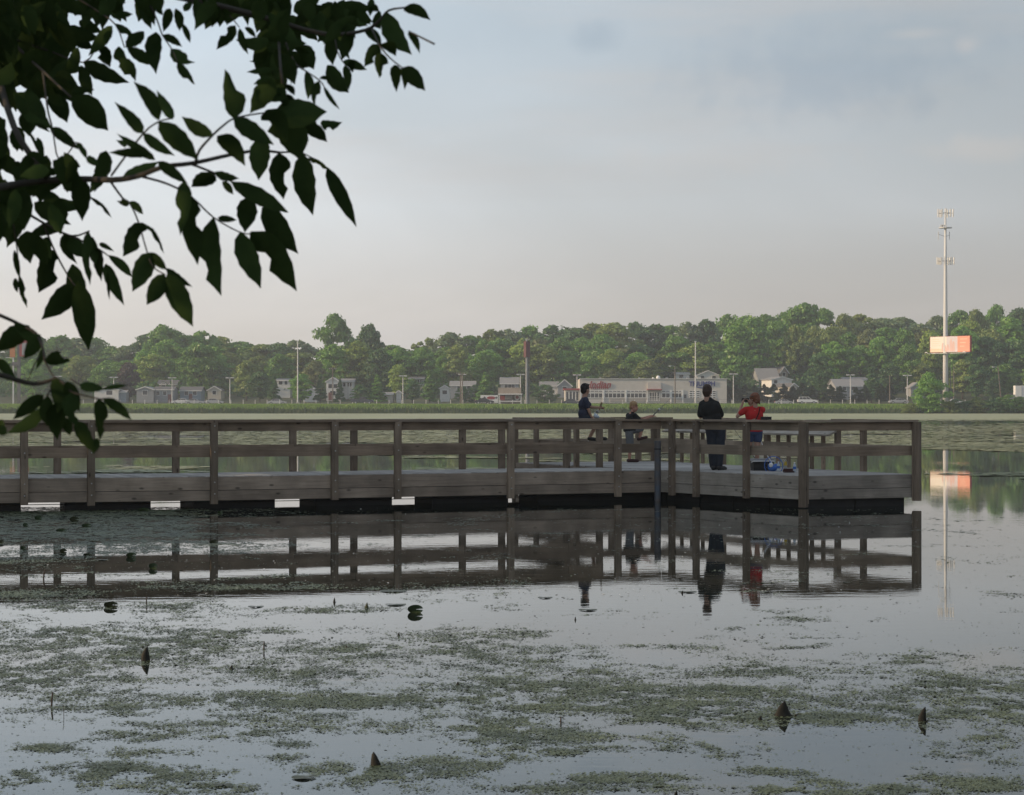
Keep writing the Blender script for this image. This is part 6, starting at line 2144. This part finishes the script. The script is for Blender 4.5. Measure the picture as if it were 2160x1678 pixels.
MB().tube([(.14, -.10, 1.33), (.11, -.145, 1.2), (.03, -.152, 1.02), (-.10, -.13, .84)], .011, 6).build("camera_strap", M_BLACKT, wom)
cam_t = thing("camera_body", "black compact camera held up by the woman in red", "camera", (5.08 - .135, 48.0 + .215, DECK + 1.475), R(38))
cb = MB()
cb.box((0, 0, 0), (.15, .06, .085))
cb.build("housing", M_SHOE, cam_t)
MB().tube([(-.01, .03, 0), (-.01, .075, 0)], .033, 14).build("lens", M_SHOE, cam_t)
MB().box((0, -.031, 0), (.085, .003, .06)).build("screen", M_CARGLASS, cam_t)

# --- boy in black T-shirt and grey shorts leaning on the far rail, one foot up
BX, BY = 2.86, 54.45
boy = person("person", "blond boy in black T-shirt and grey shorts leaning on the rail, one foot raised", (BX, BY, DECK))
hp, Pb, rb_ = head_prims((.06, .0, 1.335), (.80, -.60, -.05), 0.98)
body = hp + [('c', (.02, 0, 1.20), (.0, 0, 1.15), .046, .065), ('c', (-.06, .1, 1.12), (.06, -.1, 1.12), .05, .05), ('c', (.0, 0, 1.05), (-.04, 0, .82), .105, .105),
        ('c', (-.06, -.05, .78), (-.035, -.05, .42), .082, .056), ('c', (-.035, -.05, .42), (-.05, -.05, .09), .052, .036), ('c', (-.02, .07, .78), (.24, .07, .80), .082, .058), ('c', (.24, .07, .80), (.20, .06, .585), .05, .036),
        ('c', (.08, -.12, 1.11), (.22, -.1, .98), .042, .036), ('c', (.22, -.1, .98), (.47, -.03, 1.10), .034, .024), ('c', (-.04, .12, 1.11), (.18, .16, 1.02), .042, .036), ('c', (.18, .16, 1.02), (.46, .06, 1.11), .034, .024)]
body += hand_prims((.47, -.03, 1.10), (.95, .15, .1), (0, .2, -1), .85, .5, 1) + hand_prims((.46, .06, 1.11), (.95, -.1, .1), (0, -.3, -1), .85, .7, -1)
blob("body", body, VOX, M_SKIN2, boy)
face_parts(Pb, rb_, boy, .98)
blob("hair", [('e', Pb(0, -.022, .052), (.088, .104, .088), rb_), ('e', Pb(0, -.07, -.01), (.076, .05, .07), rb_)], .01, M_HAIR_BL, boy)
blob("shirt", [('c', (-.07, .11, 1.115), (.07, -.11, 1.115), .068, .068), ('e', (-.0, 0, 1.02), (.155, .17, .15)), ('e', (-.035, 0, .85), (.155, .165, .15)), ('e', (-.05, 0, .77), (.155, .165, .07)), ('c', (.08, -.12, 1.11), (.16, -.11, 1.035), .066, .06), ('c', (-.04, .12, 1.11), (.10, .15, 1.055), .066, .06), ('c', (.01, 0, 1.14), (.015, 0, 1.175), .07, .058)], .011, M_BLACKT, boy)
blob("shorts", [('e', (-.04, 0, .76), (.14, .16, .09)), ('c', (-.06, -.05, .76), (-.035, -.05, .40), .105, .092), ('c', (-.02, .07, .77), (.22, .07, .80), .105, .085)], .011, M_GREYS, boy)
blob("shoe", [('c', (-.08, -.05, .045), (.14, -.06, .04), .045, .04)], .009, M_SHOE_R, boy)
blob("shoe", [('c', (.17, .06, .555), (.36, .05, .60), .042, .036)], .009, M_SHOE_R, boy)

# --- teenager in navy T-shirt sitting on the rail, feet on the middle rail
seat = on_line(1238, E, F)
teen = person("person", "dark haired teenager in navy T-shirt sitting on the pier rail", (seat[0], seat[1], 1.71))
hp, Pt, rt_ = head_prims((-.03, .0, .635), (.75, .66, 0), 0.98)
body = hp + [('c', (-.03, 0, .50), (-.05, 0, .45), .046, .065), ('c', (-.06, .12, .41), (-.03, -.13, .41), .05, .05), ('c', (-.06, 0, .34), (-.06, 0, .04), .11, .11),
        ('c', (-.04, .08, .0), (.32, .04, -.10), .08, .058), ('c', (.32, .04, -.10), (.24, .04, -.42), .052, .036), ('c', (-.04, -.08, .0), (.22, -.10, -.12), .08, .058), ('c', (.22, -.10, -.12), (.06, -.10, -.42), .052, .036),
        ('c', (-.03, -.15, .40), (.03, -.16, .19), .042, .036), ('c', (.03, -.16, .19), (.095, -.14, .03), .034, .025), ('c', (-.06, .14, .40), (.10, .18, .24), .042, .036), ('c', (.10, .18, .24), (.29, .16, .235), .034, .025)]
body += hand_prims((.095, -.14, .03), (.8, 0, -.45), (-.2, 0, -1), .85, .6, 1) + hand_prims((.29, .16, .235), (.95, -.1, -.1), (0, -.7, -.6), .85, 1.1, -1)
blob("body", body, VOX, M_SKIN, teen)
face_parts(Pt, rt_, teen, .98)
blob("hair", [('e', Pt(0, -.025, .05), (.092, .108, .10), rt_), ('e', Pt(0, -.07, -.02), (.08, .055, .08), rt_)] + [('c', Pt(HR.uniform(-.05, .05), HR.uniform(-.07, .05), .09), Pt(HR.uniform(-.09, .09), HR.uniform(-.1, .09), HR.uniform(.10, .13)), .03, .015, 8) for _ in range(10)], .009, M_HAIR_D, teen, 2)
blob("shirt", [('c', (-.07, .13, .405), (-.03, -.14, .405), .068, .068), ('e', (-.06, 0, .29), (.135, .18, .16)), ('e', (-.065, 0, .10), (.135, .17, .16)), ('c', (-.03, -.15, .40), (.01, -.16, .26), .068, .06), ('c', (-.06, .14, .40), (.05, .17, .30), .068, .06), ('c', (-.05, 0, .44), (-.045, 0, .475), .072, .06)], .011, M_NAVY, teen)
blob("shorts", [('e', (-.05, 0, .0), (.145, .165, .08)), ('c', (-.04, .08, .0), (.28, .045, -.09), .096, .082), ('c', (-.04, -.08, .0), (.19, -.10, -.10), .096, .082)], .011, M_JEANS, teen)
blob("shoe", [('c', (.05, -.10, -.455), (.20, -.11, -.475), .046, .04)], .009, M_SHOE, teen)
blob("shoe", [('c', (.24, .04, -.455), (.42, .03, -.46), .046, .038)], .009, M_SHOE, teen)

# ------------------------------------------------------------------ fishing gear and things left on the deck
M_ROD_W = pmat("white_rod", (0.62, 0.62, 0.60), (0.56, 0.56, 0.55), rough=0.35)
M_ROD_D = pmat("dark_rod", (0.03, 0.028, 0.026), (0.04, 0.036, 0.034), rough=0.4)
M_CORK = pmat("cork_grip", (0.24, 0.17, 0.10), (0.2, 0.14, 0.085), rough=0.9)
M_LTBLUE = pmat("blue_plastic", (0.04, 0.13, 0.42), (0.035, 0.11, 0.36), rough=0.45)
M_CLEAR = pmat("pale_bottle", (0.42, 0.48, 0.54), (0.38, 0.44, 0.5), rough=0.15, spec=0.5)
def rod(label, p0, p1, mt, reel=True, grip=0.35, r=0.008):
    p0, p1 = Vector(p0), Vector(p1)
    t = thing("fishing_rod", label, "fishing rod", p0, 0, "fishing rods on the pier")
    d = p1 - p0
    MB().tube([d * 0, d * .4, d], [r, r * .7, r * .35], 8).build("blank", mt, t)
    u = d.normalized()
    MB().tube([u * -.02, u * grip], [r * 1.9, r * 1.7], 10).build("grip", M_CORK if mt is M_ROD_W else M_ROD_D, t)
    if reel:
        c = u * (grip + .05) + u.orthogonal().normalized() * .05
        MB().tube([c - u * .03, c + u * .03], .028, 12).build("reel", M_STEEL, t)
    g = MB()
    for f in (.45, .65, .82, .97):
        c = d * f + u.orthogonal().normalized() * .012
        g.ell(c, (.011, .011, .011), 8, 6)
    g.build("line_guides", M_STEEL, t)
    return t
def near(px, py, d):
    return at(px, py, d)
hand_t = Vector((seat[0] + .33, seat[1] + .14, 1.71 + .235))
rod("white fishing rod held by the seated teenager", Vector((seat[0] + .33, seat[1] + .13, 1.71 + .33)), at(1236, 944, seat[1] + .45), M_ROD_W, True, .16, .010)
rod("dark fishing rod leaning between the man and the woman", at(1608, 989, 48.9), at(1548, 905, 49.6), M_ROD_D, True, .3)
rod("pale fishing rod leaning beside the woman's shorts", at(1612, 950, 48.6), at(1594, 899, 48.9), M_ROD_W, False, .12, .010)
rod("short dark fishing rod resting on the rail in the boy's hands", Vector((BX + .52, BY - .02, DECK + 1.125)), Vector((BX + 1.0, BY + .75, DECK + 1.55)), M_ROD_D, True, .2)

# landing net leaning over the blue bag
net = thing("landing_net", "landing net with blue hoop and long white handle near the woman", "landing net", (5.55, 47.2, DECK))
q0 = at(1640, 998, 47.2) - Vector((5.55, 47.2, DECK))
q1 = at(1612, 950, 47.35) - Vector((5.55, 47.2, DECK))
MB().tube([q0 + (q1 - q0) * .3, q1], .012, 8).build("handle", M_ROD_W, net)
hoop = [q0 + Vector((math.cos(a) * .19, .05 * math.sin(a), .17 + math.sin(a) * .19)) - Vector((.08, 0, .02)) for a in np.linspace(0, 2 * math.pi, 22)]
MB().tube(hoop, .009, 6, False).build("hoop", M_LTBLUE, net)
ntb = MB()
for k in range(10):
    a = 2 * math.pi * k / 10
    e0 = q0 + Vector((math.cos(a) * .19, .05 * math.sin(a), .17 + math.sin(a) * .19)) - Vector((.08, 0, .02))
    e1 = q0 + Vector((-.08 + .05 * math.cos(a), .2, .10 + .05 * math.sin(a)))
    ntb.tube([e0, e0.lerp(e1, .5) - Vector((0, 0, .03)), e1], .003, 5)
nb = ntb.build("netting", M_LTBLUE, net)
nb["kind"] = "stuff"

cooler = thing("cooler_box", "grey lidded cooler box on the deck behind the blue bag", "cooler", (*[at(1607, 999, 47.6)[i] for i in (0, 1)], DECK), R(8))
MB().box((0, 0, .10), (.42, .28, .20), taper=(1.04, 1.04)).build("tub", M_SHOE, cooler)
MB().box((0, 0, .225), (.46, .31, .05), taper=(.95, .93)).build("lid", pmat("grey_plastic", (0.22, 0.22, 0.23), (0.2, 0.2, 0.21), rough=0.5), cooler)
MB().tube([(-.225, 0, .17), (-.225, -.17, .2), (.225, -.17, .2), (.225, 0, .17)], .012, 6).build("carry_handle", M_ROD_W, cooler)
bagp = at(1630, 1000, 47.1)
bag = thing("plastic_bag", "crumpled blue and white plastic bag in the landing net hoop", "bag", (bagp.x, bagp.y, DECK))
blob("bag_body", [('e', (0, 0, .06), (.10, .07, .065)), ('e', (.07, .02, .09), (.06, .05, .07)), ('e', (-.06, 0, .10), (.05, .04, .06)), ('c', (-.02, 0, .12), (-.06, .02, .21), .03, .015)], .011, M_LTBLUE, bag)
blob("white_patch", [('e', (-.045, -.055, .13), (.045, .03, .05))], .01, M_TRIM, bag)
def bottle(px, dep, label):
    p = at(px, 1000, dep)
    t = thing("water_bottle", label, "bottle", (p.x, p.y, DECK), 0, "water bottles on the deck")
    prof = [(0, .001), (.031, .001), (.034, .01), (.034, .05), (.031, .055), (.034, .06), (.034, .125), (.028, .155), (.014, .175), (.014, .19)]
    b = MB()
    n_ = 14
    for r_, z_ in prof[1:]:
        for k in range(n_):
            a = 2 * math.pi * k / n_
            b.v.append((math.cos(a) * r_, math.sin(a) * r_, z_))
    for i in range(len(prof) - 2):
        for k in range(n_):
            k2 = (k + 1) % n_
            b.f.append((i * n_ + k, i * n_ + k2, (i + 1) * n_ + k2, (i + 1) * n_ + k))
    b.f.append(tuple(range(n_))[::-1])
    b.f.append(tuple((len(prof) - 2) * n_ + k for k in range(n_)))
    b.build("bottle_body", M_CLEAR, t, smooth=True)
    MB().tube([(0, 0, .065), (0, 0, .115)], .0352, 14, False).build("label_band", M_LTBLUE, t)
    MB().tube([(0, 0, .188), (0, 0, .205)], .017, 12).build("cap", M_TRIM, t)
bottle(1642, 46.9, "water bottle with blue band standing against the blue bag")
bottle(1676, 46.4, "water bottle with blue band standing alone to the right")
lp = at(1657, 1000, 46.7)
lan = thing("bait_lantern", "yellow topped lantern with dark red base between the bottles", "lantern", (lp.x, lp.y, DECK))
MB().tube([(0, 0, 0), (0, 0, .045)], [.06, .055], 14).build("base", M_SHOE_R, lan)
MB().tube([(0, 0, .045), (0, 0, .13)], [.03, .03], 12).build("chimney", M_GREY, lan)
MB().tube([(0, 0, .13), (0, 0, .21)], [.035, .02], 12).build("top", pmat("yellow_paint", (0.45, 0.32, 0.03), (0.4, 0.28, 0.03), rough=0.5), lan)
MB().tube([(-.035, 0, .14), (-.045, 0, .2), (0, 0, .25), (.045, 0, .2), (.035, 0, .14)], .004, 6).build("wire_handle", M_STEEL, lan)
tr_ = at(1685, 1001, 46.7)
tray = thing("tackle_tray", "low dark red tackle tray on the deck by the lantern", "tackle tray", (at(1664, 1000, 46.2).x, 46.2, DECK), R(10))
MB().box((0, 0, .015), (.2, .12, .03)).build("tray", M_SHOE_R, tray)
MB().box((0, .05, .05), (.2, .012, .06)).build("lid", M_SHOE_R, tray)
# tackle box on the railing
rp = on_line(1616, A, B)
tbx = thing("tackle_box", "small dark tackle box lying on the rail right of the woman", "tackle box", (rp[0], rp[1], 1.708), R(-55))
MB().box((0, 0, .025), (.20, .11, .05)).build("case", M_SHOE, tbx)
MB().box((0, 0, .056), (.205, .115, .012)).build("lid", M_ROD_D, tbx)
MB().tube([(-.04, 0, .062), (-.03, 0, .08), (.03, 0, .08), (.04, 0, .062)], .004, 6).build("handle", M_STEEL, tbx)
# bait bag on the rail by the teenager
bp_ = Vector((seat[0] + .19, seat[1] - .1, 1.71))
bb_ = thing("bait_bag", "small white bait bag on the rail beside the teenager's hand", "bag", bp_)
blob("bag_body", [('e', (0, 0, .05), (.05, .04, .05)), ('c', (0, 0, .08), (-.03, .01, .13), .02, .008), ('e', (.05, .02, .03), (.04, .03, .03))], .008, M_CLEAR, bb_)
# ------------------------------------------------------------------ stubs, sticks and lily leaves standing in the near water
M_STUB = pmat("rotting_stalk", (0.009, 0.009, 0.007), (0.018, 0.017, 0.011), scale=14, rough=0.7)
M_PAD = pmat("lily_leaf", (0.032, 0.058, 0.022), (0.05, 0.072, 0.028), scale=8, rough=0.45, spec=0.5)
M_PADB = pmat("lily_leaf_old", (0.045, 0.052, 0.022), (0.03, 0.036, 0.018), scale=8, rough=0.5)
M_STICK = pmat("dead_reed", (0.035, 0.026, 0.022), (0.05, 0.038, 0.03), scale=10, rough=0.8)

def folded_leaf(px, py_top, py_base, w_px, label, lean=0.2, cat="lily leaf", mt=M_STUB, seed=0):
    """a young leaf rolled to a dark cone, standing out of the water"""
    p = water_at(px, py_base)
    s = p.y / FPX
    h, w = (py_base - py_top) * s, w_px * s
    r = random.Random(seed)
    t = thing("rolled_leaf", label, cat, p, 0, "dark rolled leaves standing in the near water")
    b = MB()
    n_, m_ = 10, 6
    for i in range(m_ + 1):
        f = i / m_
        rad = (w / 2) * ((1 - f) ** 0.9 if w_px > 1.1 * (py_base - py_top) * 0.9 else (1 - f ** 2.2) ** 0.7 * (1 - .25 * f)) + 0.0015
        cx = lean * w * f * f - 0.12 * w * math.sin(f * 3)
        for k in range(n_):
            a = 2 * math.pi * k / n_
            rr = rad * (1 + .18 * math.sin(a * 2 + seed) + r.uniform(-.08, .08))
            b.v.append((cx + math.cos(a) * rr, math.sin(a) * rr * .45, -0.03 + f * (h + .03)))
    for i in range(m_):
        for k in range(n_):
            k2 = (k + 1) % n_
            b.f.append((i * n_ + k, i * n_ + k2, (i + 1) * n_ + k2, (i + 1) * n_ + k))
    b.f.append(tuple(m_ * n_ + k for k in range(n_)))
    b.build("blade", mt, t, smooth=True)
    f_ = MB()
    f_.tube([(w * .40, 0.0, -.02), (w * .5, -.01, h * .12), (w * .62, -.01, h * .16)], [w * .06, w * .05, w * .015], 6)
    f_.build("ragged_edge", mt, t)
    return t
folded_leaf(1656, 1478, 1512, 44, "largest dark rolled leaf, broad triangle in the weed at right", .0, seed=1)
folded_leaf(1605, 1510, 1520, 16, "tiny dark rolled leaf just left of the largest triangle", 0, seed=2)
folded_leaf(1946, 1491, 1522, 19, "slim upright dark stub furthest right in the near water", .3, seed=3)
folded_leaf(797, 1586, 1616, 28, "dark shark fin shaped leaf nearest the bottom edge", -.3, seed=4)
folded_leaf(309, 1364, 1394, 25, "thick dark stub standing in open water at left", .1, seed=5)
folded_leaf(490, 1403, 1412, 14, "small dark stub right of the thick stub", 0, seed=6)
folded_leaf(842, 1334, 1342, 8, "small dark bud below the round upright lily leaf", 0, seed=7)
folded_leaf(968, 1438, 1446, 11, "small dark stub in the middle of the weed", -.2, seed=8)
folded_leaf(775, 1271, 1283, 12, "small green folded leaf left of the round lily leaf", 0, mt=M_PADB, seed=9)
folded_leaf(706, 1261, 1271, 6, "thin dark tip beside the flat pads", 0, seed=10)
folded_leaf(1214, 1301, 1308, 5, "tiny dark bud alone in the open water", 0, seed=11)
folded_leaf(2113, 1493, 1500, 9, "tiny dark stub at the far right of the weed", 0, seed=12)
folded_leaf(1440, 1246, 1252, 8, "tiny dark knob on the small raft of weed", 0, seed=13)
folded_leaf(1427, 1668, 1676, 12, "dark nub cut by the bottom edge", 0, seed=14)

def stick(px, py_top, py_base, lean_px, label, r=0.006):
    p = water_at(px, py_base)
    s = p.y / FPX
    h = (py_base - py_top) * s
    t = thing("dead_reed", label, "reed stem", p, 0, "dead reed stems in the water")
    MB().tube([(0, 0, -.1), (lean_px * s * .4, 0, h * .5), (lean_px * s, .01, h)], [r * 1.1, r, r * .8], 7).build("stem", M_STICK, t)
    MB().tube([(lean_px * s, .01, h), (lean_px * s * 1.25, .01, h * 1.06)], [r * .9, r * .3], 6).build("broken_tip", M_STICK, t)
stick(109, 1462, 1490, 2, "straight dark reed stem at the lower left", .0065)
stick(136, 1490, 1515, -3, "hair thin bent reed stem beside the straight one", .0018)
stick(91, 1203, 1222, 5, "leaning dark stick in front of the pier at left", .009)
stick(309, 1257, 1274, 1, "thin stick right of the upright oval leaf", .006)
stick(557, 1354, 1372, 0, "short dark stem in the weed left of centre", .006)
stick(1183, 1513, 1527, 0, "short dark stem standing near the lower centre", .005)
stick(730, 1362, 1368, 1, "tiny stem poking out of the middle weed", .005)

def lily(px, py, w_px, h_px, label, tilt=55, turn=0, mt=M_PAD, stalk=True, flat=False):
    p = water_at(px, py + (0 if flat else h_px / 2 + 2))
    s = p.y / FPX
    r = w_px * s / 2
    t = thing("lily_pad", label, "lily pad", p, 0, "lily leaves near the pier")
    b = MB()
    n_ = 18
    if flat:
        b.v.append((0, 0, .009))
        for k in range(n_ + 1):
            a = R(12) + (2 * math.pi - R(24)) * k / n_ + R(turn)
            b.v.append((math.cos(a) * r, math.sin(a) * r, .007 + .003 * math.sin(a * 3)))
        for k in range(n_):
            b.f.append((0, k + 1, k + 2))
    else:
        hh = h_px * s
        b.v.append((0, 0, hh * .5 - .012))
        for k in range(n_ + 1):
            a = R(8) + (2 * math.pi - R(16)) * k / n_
            x_, z_ = math.cos(a) * r, math.sin(a) * hh * .5
            b.v.append((x_, -z_ * math.tan(R(90 - tilt)) * .6 + .02 * math.sin(a * 2), hh * .5 - .012 + z_))
        for k in range(n_):
            b.f.append((0, k + 1, k + 2))
    b.build("blade", mt, t, rot=(0, 0, 0), smooth=True)
    if stalk and not flat:
        MB().tube([(0, .02, -.25), (0.01, .015, 0), (0, .005, hh * .5)], .006, 6).build("stalk", M_STICK, t)
    return t
lily(876, 1281, 33, 20, "round green lily leaf standing upright in open water")
lily(234, 1272, 30, 15, "oval upright lily leaf at left in front of the pier", mt=M_PADB)
lily(323, 1191, 19, 14, "small round lily leaf upright among the pier's reflections")
lily(277, 1168, 22, 12, "upright lily leaf left of the small round one")
lily(134, 1160, 15, 13, "dark curled lily leaf above the leaning stick", mt=M_PADB)
lily(49, 1153, 12, 9, "small lily leaf at the left edge in the dense weed")
lily(185, 1167, 18, 7, "low bent lily leaf in front of the post's reflection", mt=M_PADB)
lily(81, 1090, 16, 11, "upright lily leaf in the weed below the first white gap")
lily(157, 1093, 20, 13, "dark upright lily leaf below the second post", mt=M_PADB)
lily(54, 1105, 11, 10, "small lily leaf left of the upright pair")
lily(183, 1106, 22, 10, "pale green lily leaf right of the dark one")
lily(130, 1116, 24, 8, "low lily leaf in the middle of the dense weed")
lily(451, 1140, 20, 9, "lily leaf at the tip of the dense weed under the tall post", mt=M_PADB)
lily(3, 1140, 12, 9, "lily leaf cut by the left edge", mt=M_PADB)
lily(464, 1078, 12, 6, "small lily leaf close under the pier's fascia")
lily(303, 1073, 26, 10, "pale lily leaf leaning against the second white gap", 40)
for px, py, w, lab in ((215, 1182, 26, "flat lily pad below the bent leaf"), (540, 1281, 34, "flat lily pad with raised rim left of centre"), (835, 1277, 44, "flat lily pads edge on beside the round upright leaf"), (642, 1642, 54, "large flat half sunken pad at the bottom"), (1450, 1250, 40, "flat pad carrying the dark knob"), (470, 1658, 40, "flat pad near the bottom left"), (1240, 1288, 40, "thin flat pad in open water right of centre"), (1150, 1262, 32, "thin flat pad nearest the pier's reflection"), (830, 1248, 60, "long flat pad behind the round upright leaf")):
    lily(px, py, w, 4, lab, flat=True, turn=random.uniform(0, 360), mt=M_PADB)
